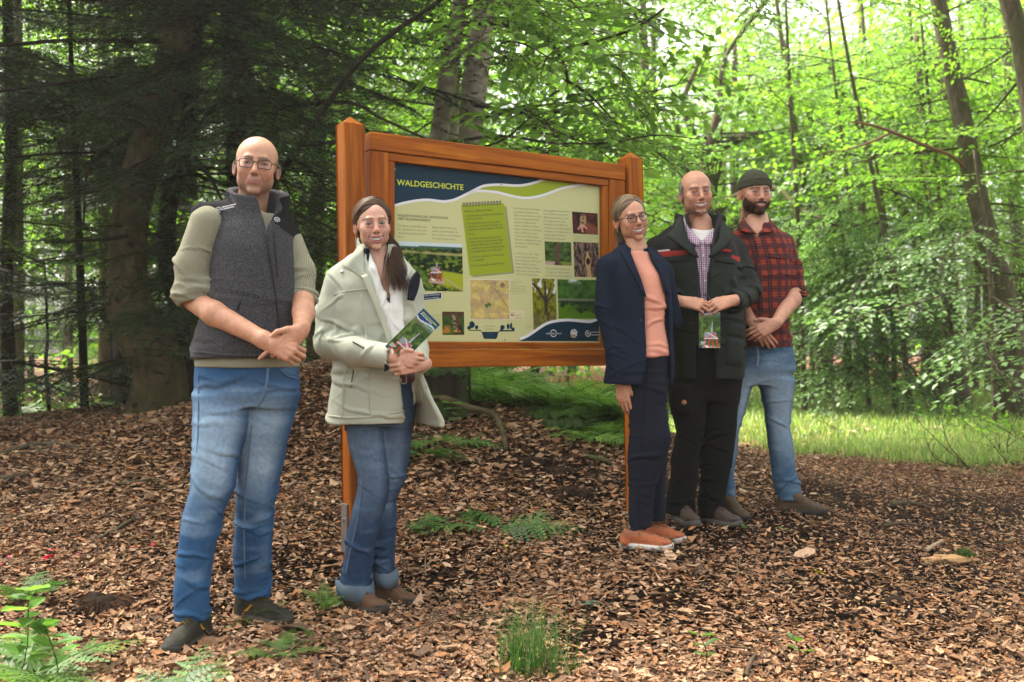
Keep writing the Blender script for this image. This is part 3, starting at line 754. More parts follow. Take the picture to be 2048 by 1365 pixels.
thin = [('young_tree', 'slim dark stem on the skyline of the mound, left of the crooked beech', [(171, 806, 9.0, 17), (166, 700, 9.0, 16), (160, 560, 9.0, 16), (154, 420, 9.0, 14), (145, 250, 9.0, 12), (135, 0, 9.0, 9)], CBR, 12),
  ('dark_tree', 'dark trunk at the left edge of the forest', [(24, 860, 9.6, 30), (16, 700, 9.6, 28), (12, 560, 9.6, 26), (20, 300, 9.6, 24), (10, 0, 9.6, 20), (0, -250, 9.6, 14)], CBR, 26),
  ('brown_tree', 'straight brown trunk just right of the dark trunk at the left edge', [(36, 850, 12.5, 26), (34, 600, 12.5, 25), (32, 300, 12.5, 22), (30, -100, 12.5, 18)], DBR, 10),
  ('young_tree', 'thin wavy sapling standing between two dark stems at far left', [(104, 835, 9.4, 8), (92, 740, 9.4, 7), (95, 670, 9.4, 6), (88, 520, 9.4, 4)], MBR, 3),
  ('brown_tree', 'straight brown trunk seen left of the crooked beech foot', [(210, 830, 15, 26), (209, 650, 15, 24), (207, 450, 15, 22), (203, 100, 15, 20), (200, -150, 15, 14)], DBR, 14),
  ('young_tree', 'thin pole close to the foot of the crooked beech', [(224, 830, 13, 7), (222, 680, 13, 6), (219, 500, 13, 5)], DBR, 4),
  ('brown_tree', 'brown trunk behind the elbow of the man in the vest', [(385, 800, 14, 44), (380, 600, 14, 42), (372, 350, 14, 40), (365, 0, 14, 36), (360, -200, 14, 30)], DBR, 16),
  ('brown_tree', 'pale brown trunk low between the dark stems, far left', [(138, 830, 19, 18), (137, 700, 19, 17), (136, 500, 19, 15), (132, 200, 19, 10)], MBR, 10),
  ('brown_tree', 'brown trunk between the vest man and the sign post', [(626, 800, 13, 34), (628, 600, 13, 32), (634, 400, 13, 30), (640, 100, 13, 26), (640, -150, 13, 20)], MBR, 18)]
for k, (nm, lb, path, ms, nb) in enumerate(thin):
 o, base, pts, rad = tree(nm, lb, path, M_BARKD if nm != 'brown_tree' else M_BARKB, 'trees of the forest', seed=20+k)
 dress(o, base, pts, ms, nb, base[2]+.8, base[2]+5.8, .9, 2.0, (-150, 150), seed=30+k)
con = [('conifer_tree', 'dark conifer with layered drooping sprays behind the man in the vest', [(500, 820, 9.4, 74), (492, 500, 9.4, 68), (476, 200, 9.4, 62), (462, -100, 9.4, 52), (455, -450, 9.4, 36)], 125, .7, 6.9, 1.2, 3.0),
  ('conifer_tree', 'dark conifer at the left edge, sprays reaching in over the mound', [(-120, 850, 8.6, 60), (-125, 500, 8.6, 54), (-130, 100, 8.6, 44), (-130, -350, 8.6, 30)], 84, .9, 6.4, 1.2, 2.9),
  ('conifer_tree', 'dark conifer deep in the shade left of the crooked beech', [(250, 830, 13.5, 50), (250, 500, 13.5, 46), (246, 100, 13.5, 40), (244, -300, 13.5, 26)], 46, 1.2, 7.4, 1.3, 2.8)]
for q, (dx, nb_) in enumerate(((0, 46), (-150, 34))):
 o, base, pts, rad = tree('beech_tree', ('leafy beech further back between the crooked beech and the sign', 'leafy beech deep behind the vest man')[q], [(705+dx, 800, 12.5+q, 30), (700+dx, 500, 12.5+q, 27), (690+dx, 100, 12.5+q, 20), (688+dx, -250, 12.5+q, 12)], M_BARKB, 'trees of the forest', seed=58+q)
 dress(o, base, pts, MBR, nb_, 2.0, 6.6, 1.4, 2.8, (-165, 165), (-.2, .2), .45, 66+q)
for k, (nm, lb, path, nb, z0, z1, l0, l1) in enumerate(con):
 o, base, pts, rad = tree(nm, lb, path, M_BARKD, 'conifers on the shady side', seed=50+k)
 dress(o, base, pts, CBR, nb, z0, z1, l0, l1, (-165, 165), (-.22, .10), .30, 60+k, .85, width=(1, 1.5))
 if k == 0:
  r = random.Random(12)
  for (a, b) in (((470, 170, 9), (220, 215, 7.0)), ((470, 190, 9), (330, 235, 6.8)), ((480, 150, 9), (560, 235, 6.9)), ((470, 200, 9), (420, 260, 6.6)), ((480, 120, 9), (680, 190, 7.2)), ((470, 80, 9), (250, 90, 7.0)), ((470, 60, 9), (380, 120, 6.8)), ((470, 20, 9), (560, 80, 7.0)), ((470, 330, 9), (290, 350, 7.0)), ((480, 250, 9), (640, 330, 7.2)), ((470, 0, 9), (300, 10, 7.0)), ((480, -40, 9), (700, 60, 7.2)), ((480, 320, 9), (610, 420, 7.4)), ((485, 470, 9), (310, 590, 7.2)), ((485, 560, 9), (250, 640, 7.2)), ((480, 90, 9), (150, 180, 7.0)), ((480, 260, 9), (140, 330, 7.1)), ((480, -60, 9), (180, -10, 7.0))):
   for q in range(1): place_branch(o, CBR[r.randrange(4)], P(a[0], a[1]+r.uniform(-20, 20), a[2]), P(b[0]+r.uniform(-30, 30), b[1]+r.uniform(-25, 25), b[2]), base, r.gauss(0, .3), 'branch', 1.25)
# ---- light stems behind the sign
beh = [('birch_tree', 'pale spotted stem leaning right, leftmost of the three behind the sign', [(846, 640, 10.2, 40), (862, 430, 10.2, 40), (880, 262, 10.2, 38), (898, 130, 10.2, 36), (922, -20, 10.2, 32), (945, -250, 10.2, 24)], M_BARKL),
  ('birch_tree', 'slim pale stem, middle one of the three behind the sign', [(896, 640, 10.8, 28), (900, 430, 10.8, 28), (903, 270, 10.8, 27), (908, 150, 10.8, 24), (914, 40, 10.8, 20), (925, -200, 10.8, 14)], M_BARKL),
  ('birch_tree', 'thickest grey stem with a dark ring, right of the three behind the sign', [(925, 660, 10, 56), (932, 430, 10, 54), (940, 282, 10, 50), (948, 180, 10, 52), (962, 60, 10, 48), (975, -60, 10, 44), (985, -300, 10, 34)], M_BARKL)]
for k, (nm, lb, path, mt) in enumerate(beh):
 o, base, pts, rad = tree(nm, lb, path, mt, 'pale stems behind the sign', seed=80+k, n=14)
 dress(o, base, pts, MBR, 20, 2.2, 5.6, 1.2, 2.6, (60, 300), (-.1, .25), .4, 90+k)
 top = pts[-1].copy(); up = np.vstack([pts, top+np.array([.2, -.4, 3.2])]); link('trunk', trunk_mesh('trunk', np.array([top-base-np.array([0, 0, .3]), top-base+np.array([.1, -.2, 1.6]), top-base+np.array([.2, -.4, 3.4])]), np.array([rad[-1], rad[-1]*.6, .02]), mt, 8, k), o)
 dress(o, base, up, FBR, 26, 5.9, 8.6, 2.6, 5.0, (-60, 130), (-.05, .30), .3, 95+k)  # unseen high canopy, added and spread forward to keep the people in shade
 if k == 2:
  for pth in ([(925, 45, 9.8, 12), (1000, 46, 8.5, 10), (1060, 60, 7.6, 9), (1110, 95, 7.0, 8), (1135, 160, 6.7, 7), (1100, 192, 6.5, 4)], [(1112, 98, 7.0, 8), (1180, 84, 6.9, 7), (1270, 55, 6.7, 6), (1330, 15, 6.6, 4)], [(1135, 160, 6.7, 6), (1180, 190, 6.5, 5), (1235, 248, 6.3, 3)],
     [(950, 210, 9.8, 8), (1050, 225, 8.5, 7), (1130, 222, 8.0, 6), (1190, 205, 7.8, 3)], [(880, 285, 9.0, 7), (1000, 272, 7.0, 6), (1100, 285, 6.3, 5), (1220, 285, 6.0, 4), (1310, 270, 5.9, 3), (1400, 278, 5.8, 2)]):
   limb(o, base, pth, M_BARKD, 'limb', 6, len(pth))
  near = [((1000, 285, 6.6), (1130, 300, 5.9)), ((1090, 283, 6.2), (1240, 318, 5.7)), ((1180, 285, 6.0), (1330, 262, 5.6)), ((1240, 280, 5.9), (1418, 284, 5.6)), ((1200, 290, 6.0), (1360, 330, 5.6)), ((1050, 290, 6.3), (1160, 335, 5.8)), ((1140, 275, 6.1), (1260, 245, 5.8)),
    ((1000, 46, 7.2), (1120, 20, 6.4)), ((1060, 60, 7.2), (1180, 110, 6.4)), ((1110, 95, 7.0), (1050, 180, 6.5)), ((1180, 84, 6.9), (1290, 120, 6.5)), ((1230, 70, 6.8), (1350, 30, 6.5)), ((1135, 160, 6.7), (1240, 180, 6.3)), ((1010, 100, 7.3), (1090, 140, 6.6)), ((980, 20, 7.5), (1060, -30, 6.8)), ((1130, 20, 7), (1260, -20, 6.5)),
    ((1000, 150, 8.2), (1080, 190, 7.4)), ((1000, 220, 8.4), (1110, 250, 7.6)), ((1040, -20, 7.0), (1150, 40, 6.4)), ((1150, 200, 6.5), (1230, 260, 6.2)), ((860, 290, 8.2), (960, 275, 7.6)), ((700, 150, 8.2), (800, 120, 7.6)), ((720, 60, 8.2), (820, 40, 7.6)), ((1480, -40, 5.4), (1560, 35, 5.0)), ((1500, -30, 5.4), (1640, 0, 5.0)), ((1450, -30, 5.6), (1400, 5, 5.2)), ((1520, -20, 5.3), (1500, 45, 5.0))]
  r = random.Random(31)
  near += [((x, y, 6.6+r.random()), (x+r.uniform(60, 150)*r.choice((1, 1, -1)), y+r.uniform(-20, 45), 5.8+r.random()*.6)) for x, y in [(r.uniform(930, 1260), r.choice((r.uniform(-20, 130), r.uniform(190, 285)))) for _ in range(26)]]
  for q, (a, b) in enumerate(near): place_branch(o, NB[q % 4], P(*a), P(*b), base, rnd.gauss(0, .35), 'branch')
# ---- the old oak in the middle distance
o, base, pts, rad = tree('oak_tree', 'old oak with thick crooked limbs in the bright middle distance', [(1408, 800, 18, 62), (1412, 560, 18, 54), (1412, 400, 18, 48), (1426, 320, 18, 46), (1432, 260, 18, 28), (1452, 205, 18, 18), (1500, 180, 18, 12), (1580, 150, 18, 8)], M_BARKB, 'trees of the forest', n=14, rough=.2, seed=5)
for pth in ([(1424, 330, 18, 24), (1390, 280, 18, 17), (1370, 200, 18, 12), (1400, 120, 18, 8)], [(1430, 424, 16.5, 20), (1462, 400, 16, 17), (1500, 384, 15.5, 15), (1555, 378, 15, 12), (1600, 418, 14.5, 10), (1650, 440, 14, 7), (1700, 462, 14, 4)], [(1430, 300, 18, 20), (1500, 270, 18, 14), (1560, 270, 18, 8)], [(1440, 220, 18, 12), (1450, 120, 18, 9), (1510, 30, 18, 10), (1560, -30, 18, 8)], [(1375, 345, 18, 22), (1366, 300, 18, 16), (1352, 240, 18, 8)]):
 limb(o, base, pth, M_BARKB, 'limb', 8, len(pth))
dress(o, base, pts, PBR+MBR+FBR[:2], 66, 2.0, 6.3, 1.6, 3.6, (-180, 180), (-.2, .35), .5, 101)
# ---- trees along the right side
right = [('leaning_tree', 'leaning grey trunk, tallest and nearest at the right side', [(2040, 838, 13, 62), (2012, 640, 13, 52), (1978, 480, 13, 44), (1958, 400, 13, 40), (1930, 250, 13, 38), (1905, 130, 13, 34), (1880, 0, 13, 30), (1850, -200, 13, 22)], M_BARKR, MBR+PBR, 44, 1.8, 6.4),
   ('leaning_tree', 'mossy trunk cut by the top right corner', [(2120, 800, 12, 50), (2085, 400, 12, 44), (2050, 110, 12, 38), (2018, -20, 12, 36), (1980, -200, 12, 26)], M_BARKR, MBR, 34, 2.0, 6.4),
   ('young_tree', 'dark slender leaning stem in the middle of the right hand wood', [(1882, 790, 17, 26), (1868, 640, 17, 24), (1846, 540, 17, 22), (1822, 450, 17, 19), (1790, 390, 17, 17), (1752, 310, 17, 15), (1690, 190, 17, 10), (1640, 90, 17, 6)], M_BARKR, MBR+PBR, 40, 1.2, 6.0),
   ('young_tree', 'brown stem with a knot, right of the dark slender stem', [(1930, 790, 16, 34), (1912, 680, 16, 30), (1896, 500, 16, 28), (1880, 450, 16, 26), (1868, 350, 16, 22), (1850, 250, 16, 16), (1835, 60, 16, 10)], M_BARKR, MBR, 34, 1.2, 6.0),
   ('dark_tree', 'dark trunk directly behind the leaning grey trunk', [(2018, 800, 16.5, 40), (2000, 640, 16.5, 34), (1968, 450, 16.5, 30), (1950, 320, 16.5, 26), (1900, 200, 16.5, 20), (1880, 0, 16.5, 12)], M_BARKR, MBR, 34, 1.5, 6.2),
   ('dark_tree', 'dark straight trunk right of the pale beech sprays', [(1902, 780, 20, 20), (1895, 650, 20, 20), (1890, 480, 20, 18), (1885, 300, 20, 16), (1880, 60, 20, 10)], M_BARKR, MBR, 30, 1.5, 7.5),
   ('dark_tree', 'thin dark trunk between the two brown stems at right', [(1978, 780, 19, 17), (1974, 600, 19, 16), (1968, 420, 19, 15), (1962, 200, 19, 10)], M_BARKR, MBR, 24, 1.5, 7),
   ('dark_tree', 'dark trunk at the right edge of the wood', [(2060, 790, 18, 30), (2046, 600, 18, 26), (2034, 450, 18, 24), (2020, 260, 18, 20), (2015, 0, 18, 12)], M_BARKR, MBR, 30, 1.5, 7),
   ('dark_tree', 'pair of thin dark poles seen above the plaid man, left pole', [(1596, 780, 22, 18), (1598, 600, 22, 17), (1592, 450, 22, 15), (1585, 300, 22, 10)], M_BARKR, PBR, 20, 1.0, 6),
   ('dark_tree', 'thin dark trunk right of the plaid man, behind pale sprays', [(1640, 780, 21, 18), (1642, 600, 21, 16), (1640, 450, 21, 15), (1636, 200, 21, 10)], M_BARKR, PBR, 22, 1.0, 6.5),
   ('dark_tree', 'thin dark trunk deep behind the pale beech sprays', [(1718, 780, 21, 18), (1722, 600, 21, 17), (1724, 430, 21, 15), (1728, 200, 21, 10)], M_BARKR, PBR, 24, 1.0, 7),
   ('dark_tree', 'dark forked pole left of the brown stem with a knot', [(1762, 780, 24, 16), (1760, 500, 24, 14), (1756, 250, 24, 10)], M_BARKR, FBR, 16, 1.0, 8),
   ('young_tree', 'slim leaning pole above the pale sprays near the path bend', [(1700, 775, 19, 14), (1680, 520, 19, 13), (1660, 380, 19, 12), (1610, 200, 19, 9), (1560, 60, 19, 6)], M_BARKR, MBR+PBR, 34, 1.5, 7),
   ('young_tree', 'slim pole between plaid man and bright grass', [(1622, 770, 17, 12), (1630, 560, 17, 11), (1640, 400, 17, 9), (1660, 250, 17, 6)], M_BARKR, PBR, 22, .7, 5.2)]
for k, (nm, lb, path, mt, ms, nb, z0, z1) in enumerate(right):
 o, base, pts, rad = tree(nm, lb, path, mt, 'trees along the right side', seed=120+k)
 dress(o, base, pts, ms, int(nb*.5), z0+1.2, z1, 1.2, 3.0, (-180, 180), (-.22, .22), .5, 140+k)
 if k == 0:
  limb(o, base, [(1930, 335, 12.6, 7), (1905, 312, 12.2, 8), (1850, 290, 11.8, 8), (1790, 265, 11.4, 7), (1745, 250, 11.2, 6), (1705, 243, 11, 4)], M_DEAD, 'dead_branch', 8, 3)
  limb(o, base, [(1790, 262, 11.4, 6), (1740, 285, 11.2, 5), (1690, 300, 11, 3), (1640, 305, 10.9, 2)], M_DEAD, 'dead_branch', 5, 4)
  limb(o, base, [(2010, 640, 12.9, 8), (1950, 520, 12.4, 8), (1900, 512, 12, 5)], M_BARKR, 'limb', 6, 4)
poles = [(1610, 14.5, -30), (1665, 17, -90), (1740, 15, -70), (1775, 19, -40), (1825, 13.5, -120), (1858, 18, -30), (1915, 14, -60), (1950, 19.5, 20)]
for k, (px, d, ln) in enumerate(poles):
 w = (11, 15, 9, 13)[k % 4]; o, base, pts, rad = tree('slim_tree', 'slim dark stem among the trees at right, %s' % ('leaning left' if ln < -25 else 'nearly upright'), [(px, 790, d, w*1.2), (px+ln*.25, 600, d, w), (px+ln*.6, 380, d, w*.9), (px+ln, 150, d, w*.7), (px+ln*1.3, -60, d, w*.4)], M_BARKR, 'slim stems of the right hand wood', seed=400+k, n=8)
 dress(o, base, pts, MBR, 7, 3.2, 6.2, 1.0, 2.0, (-180, 180), (-.1, .25), .5, 420+k)
# ---- pale young beeches hanging over the grass: dense low sprays sloping down to the left
low = [('beech_sapling', 'pale green young beech hanging over the grass, nearest the plaid man', 1700, 14.5), ('beech_sapling', 'pale green young beech in the middle of the low sprays', 1790, 14.0), ('beech_sapling', 'pale green young beech beside the brown stem with a knot', 1880, 14.5), ('beech_sapling', 'green young beech at right, in front of the leaning grey trunk', 1990, 11.5)]
for k, (nm, lb, px, d) in enumerate(low):
 o, base, pts, rad = tree(nm, lb, [(px, 800, d, 12), (px-4, 650, d, 10), (px-14, 480, d, 8), (px-40, 300, d, 5)], M_BARKR, 'young beeches over the grass', seed=160+k)
 dress(o, base, pts, PBR, 28 if k < 3 else 9, base[2]+.75, base[2]+3.2, 1.0, 2.3, (-150, 60), (-.42, .02), .45, 170+k, width=(1, 1.5))
# ---- trees farther back, crown after crown
n_far = 0
def far_label(k, px, d):
 side = 'left of the sign' if px < 650 else ('above the sign' if px < 1240 else ('between the sign and the right hand wood' if px < 1620 else 'behind the right hand wood'))
 return 'tall leafy forest tree standing far back, %s' % side
for k in range(64):
 d = rnd.uniform(21, 42); px = -350+2750*((k*0.618034) % 1.0)+rnd.uniform(-30, 30); w = rnd.uniform(.14, .34)/d*FPX
 top = 1.1+.40*d
 if 1330 < px < 1720: top *= .80
 bz = HZ-(top-CAMZ)/d*FPX; lean = rnd.uniform(-60, 60)
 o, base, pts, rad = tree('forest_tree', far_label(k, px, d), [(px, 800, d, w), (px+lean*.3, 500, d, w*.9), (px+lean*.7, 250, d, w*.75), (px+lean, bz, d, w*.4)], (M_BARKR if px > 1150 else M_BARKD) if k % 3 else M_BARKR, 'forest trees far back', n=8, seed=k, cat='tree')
 dress(o, base, pts, FBR, int((22+d*.35)*(.6 if px > 1240 else .8)), 3.0 if px > 1240 else 1.0, top, 2.2, 4.6, (-180, 180), (-.15, .3), .55, 300+k)
# ---- the wood beyond, which reads as one mass
n = 26000; az = rng.uniform(-.62, .62, n); d = rng.uniform(46, 62, n); x = np.tan(az)*d; zt = 1+d*.42*rng.uniform(0, 1, n)**.8
pxl = x/d*FPX+CX0; keep = rng.uniform(0, 1, n) < np.where((pxl > 1280) & (pxl < 1950) & (zt > .22*d), .22, 1.0)
x, d, zt = x[keep], d[keep], zt[keep]; n = len(x)
nn = rng.normal(0, 1, (n, 3)); nn[:, 2] = np.abs(nn[:, 2])+.4; ax = rng.normal(0, 1, (n, 3)); ax[:, 2] *= .3
v, f3, f4, c = leaves_at(np.stack([x, d, zt-.8], -1), ax, nn, rng.uniform(.3, .6, n), rng, GREENS, 0)
tag(link('distant_wood', mesh_np('distant_wood', v, [f3], M_LEAF, c, False)), 'far wall of leaves closing the forest', None, kind='stuff')
# ---- undergrowth round the edge of the grass and beyond the mound
def bush(name, label, px, py, d, n, L, ms, group, seed):
 b = G(px, py, d); o = thing(name, label, 'shrub', b, group); r = random.Random(seed)
 for k in range(n):
  a = r.uniform(0, 2*np.pi); l = L*r.uniform(.5, 1.1); t = b+np.array([math.cos(a)*l*.8, math.sin(a)*l*.8, l*r.uniform(.25, .9)])
  place_branch(o, ms[r.randrange(len(ms))], b+np.array([0, 0, .02]), t, b, r.gauss(0, .4), 'branch')
BB = [leafy_branch('shrub_spray', .8, .09, 500+k, 0, .9, .2, cols=np.vstack([GREENS, PALEG]), spread=.45, wood=.006, bare_in=.3) for k in range(3)]
for k in range(9):
 px = 1230+rnd.random()*900; d = rnd.uniform(25, 31)
 bush('shrub', 'low green shrub at the far edge of the sunny grass', px, 0, d, 9, rnd.uniform(.5, 1.0), BB, 'low shrubs beyond the grass', 500+k)
for k in range(26):
 px = -100+rnd.random()*800; d = rnd.uniform(10, 17)
 bush('shrub', 'low green shrub in the shade beyond the mound', px, 0, d, 9, rnd.uniform(.6, 1.1), BB, 'low shrubs beyond the mound', 560+k)
for k in range(16):
 px = 905+rnd.random()*(190 if k < 9 else 330); d = rnd.uniform(11, 15) if k < 9 else rnd.uniform(23.5, 27)
 bush('shrub', 'leafy shrub seen through the gap under the board', px, 0, d, 12, rnd.uniform(.7, 1.1)*(1 if k < 9 else 1.7), BB, 'shrubs seen under the board', 640+k)
for k, (px, d, lab) in enumerate(((2035, 9.6, 'bright seedling bush at the right edge, by the leaning trunk'), (1960, 10.5, 'bright low bush left of the leaning trunk foot'), (1890, 12, 'bright low bush under the brown stem'), (830, 9.0, 'green bush right behind the mossy stump'), (1010, 10.5, 'green bush seen under the sign, above the ferns'))):
 bush('shrub', lab, px, 0, d, 10, .55, BB, 'single bushes', 600+k)
# ================================================================ PEOPLE
def skin_material():
 t = NT('skin'); co = t.coord(); col = t.attr().outputs[0]
 nz = t.noise(90, 4, .6, co)
 col = t.mix(1.0, col, t.ramp(nz, [(.25, (.86, .82, .82)), (.75, (1.1, 1.1, 1.1))]), 'MULTIPLY')
 nb = t.bump(t.noise(420, 2, .6, co), .12, .002)
 b = t.bsdf(col, .48, .35, nb)
 b.inputs['Subsurface Weight'].default_value = .06
 b.inputs['Subsurface Radius'].default_value = (1, .35, .2); b.inputs['Subsurface Scale'].default_value = .008
 return t.done(b)
M_SKIN = skin_material()
M_ATTR = attr_mat('painted_cloth', .75, .2, 40, .12)
M_EYE = attr_mat('eyeball', .12, .5)
M_TEETH = flat_mat('tooth_enamel', (.86, .83, .76), .35, .3)
M_LENS = None
def hair_mat(name, c0, c1, rough=.42):
 t = NT(name); co = t.coord(scale=(240, 60, 60)); nz = t.noise(1.0, 3, .6, co)
 col = t.ramp(nz, [(.3, c0), (.7, c1)])
 nb = t.bump(nz, .4, .003)
 return t.done(t.bsdf(col, .55, .12, nb))
class Person:
 def __init__(s, label, d, px, py, roll=0):
  s.d = d; s.root = P(px, py, d)
  s.o = thing('person', label, 'person', s.root, 'people in front of the information board')
  s.cam = np.array([0, 0, CAMZ])-s.root
 def L(s, px, py, dy=0.0): return P(px, py, s.d+dy)-s.root
 def m(s, px, dy=0.0): return px/FPX*(s.d+dy)
 def rows(s, lst):
  out = []
  for r in lst:
   y, xl, xr, ry = r[:4]; dy = r[4] if len(r) > 4 else 0.0
   a = s.L((xl+xr)/2, y, dy); out.append((a[2], a[0], dy, s.m((xr-xl)/2, dy), ry))
  return out
 def hit(s, F, px, py, off=.002, near=1.2):
  tgt = s.L(px, py, 0); dr = tgt-s.cam; n = np.linalg.norm(dr); dr /= n
  q, g = F.hit(s.cam, dr, n-near*.6, n+.6, 500)
  if q is None: return tgt, np.array([0, -1.0, 0])
  return q+g*off, g
 def strip(s, F, pix, width, name, mat, parent, thick=.003, off=.002, n=None):
  """band lying on the surface F through photo points"""
  pts = spline(pix, n or max(8, 5*len(pix)))
  H = [s.hit(F, *p, off) for p in pts]
  q = np.array([h[0] for h in H]); g = np.array([h[1] for h in H])
  q[1:-1] = (q[:-2]+2*q[1:-1]+q[2:])/4
  return s.band(q, g, width, name, mat, parent, thick)
 def band(s, q, g, width, name, mat, parent, thick):
  T = np.gradient(q, axis=0); T /= np.linalg.norm(T, axis=1)[:, None]+1e-9
  B = np.cross(T, g); B /= np.linalg.norm(B, axis=1)[:, None]+1e-9
  w = np.broadcast_to(np.asarray(width, float), (len(q),))[:, None]/2
  V = np.stack([q-B*w, q-B*w*.7+g*thick, q+B*w*.7+g*thick, q+B*w, q-g*thick*.5], 1)
  m = 5; i = np.arange(len(q)-1)[:, None]*m; j = np.arange(m)[None]; j2 = (j+1) % m
  Fq = np.stack([i+j, i+m+j, i+m+j2, i+j2], -1).reshape(-1, 4)
  e = len(q)-1
  F3 = np.array([[0, 1, 4], [1, 2, 4], [2, 3, 4], [e*m+1, e*m, e*m+4], [e*m+2, e*m+1, e*m+4], [e*m+3, e*m+2, e*m+4]])
  return link(name, mesh_np(name, V.reshape(-1, 3), [Fq, F3], mat), parent)
 def patch(s, F, pix, name, mat, parent, thick=.004, off=.001, n=8):
  """panel on the surface F: pix = 4 photo corners (tl,tr,br,bl)"""
  c = np.array(pix, float); V = []; G = []
  for i in range(n+1):
   for j in range(n+1):
    u, v = j/n, i/n
    p = (1-v)*((1-u)*c[0]+u*c[1])+v*((1-u)*c[3]+u*c[2])
    q, g = s.hit(F, p[0], p[1], off); V.append(q); G.append(g)
  V = np.array(V); G = np.array(G); m = n+1
  edge = np.array([[i in (0, n) or j in (0, n) for j in range(m)] for i in range(m)]).ravel()
  V = V+G*np.where(edge, 0, thick)[:, None]
  i = np.arange(n)[:, None]*m; j = np.arange(n)[None]
  Fq = np.stack([i+j, i+m+j, i+m+j+1, i+j+1], -1).reshape(-1, 4)
  V2 = np.vstack([V, V-G*.006]); Fb = Fq[:, ::-1]+len(V)
  return link(name, mesh_np(name, V2, [Fq, Fb], mat), parent)
def folds(V, zones, seed=0, fine=.0012):
 """cloth creases: each a short curved ridge with a sharp valley beside it, round the limb axis a-b"""
 d = (fbm(V*9+seed*3.1, 2, seed)-.5)*2*fine*1.8+(fbm(V*26+seed, 2, seed+5)-.5)*fine
 rs = np.random.RandomState(seed*7+1)
 for zi, (a, b, R, A, freq, tw) in enumerate(zones):
  a = np.array(a, float); b = np.array(b, float); ba = b-a; Ln = np.linalg.norm(ba); u = ba/Ln
  ref = np.array([0, 1.0, 0]) if abs(u[1]) < .8 else np.array([1.0, 0, 0])
  e1 = np.cross(u, ref); e1 /= np.linalg.norm(e1); e2 = np.cross(u, e1)
  q = V-a; h = q@u; x = q@e1; y = q@e2; rho = np.hypot(x, y)
  sel = np.where((h > -.06) & (h < Ln+.06) & (rho < R*1.35))[0]
  if not len(sel): continue
  hs, ang = h[sel], np.arctan2(y[sel], x[sel]); t = hs/Ln
  w = sstep(-.15, .1, t)*sstep(1.12, .93, t)*(1-sstep(R, R*1.35, rho[sel]))
  wob = (fbm(V[sel]*14+zi, 2, seed+zi)-.5)*.030
  dd = np.zeros(len(sel))
  for k in range(int(freq*Ln*1.9)+3):
   t0 = rs.uniform(-.02, 1.0)*Ln; p0 = rs.uniform(-np.pi, np.pi); wp = rs.uniform(.45, 1.25); sg = rs.uniform(.0045, .0105)*(1+.35*tw)
   sl = rs.normal(0, .025)*(.4+tw); cv = rs.normal(.006, .010); am = rs.uniform(.35, 1.0)*A
   dp = (ang-p0+np.pi) % (2*np.pi)-np.pi
   c = (hs+wob-t0-sl*dp-cv*dp*dp)/sg
   dd += am*np.exp(-(dp/wp)**2)*(np.exp(-c*c)-.75*np.exp(-((c-1.25)*1.9)**2))
  d[sel] += w*np.clip(dd, -A*1.1, A*1.3)
 return d
def garment(name, F, mat, parent, zones=(), seed=0, fine=.0012, colfn=None, smooth=2, lim=None):
 V, Q = F.extract(smooth, 1)
 N = vnormals(V, Q)
 V2 = V+N*folds(V, zones, seed, fine)[:, None]
 C = colfn(V, N) if colfn is not None else None
 o = link(name, mesh_np(name, V2, Q, mat, C), parent)
 return o
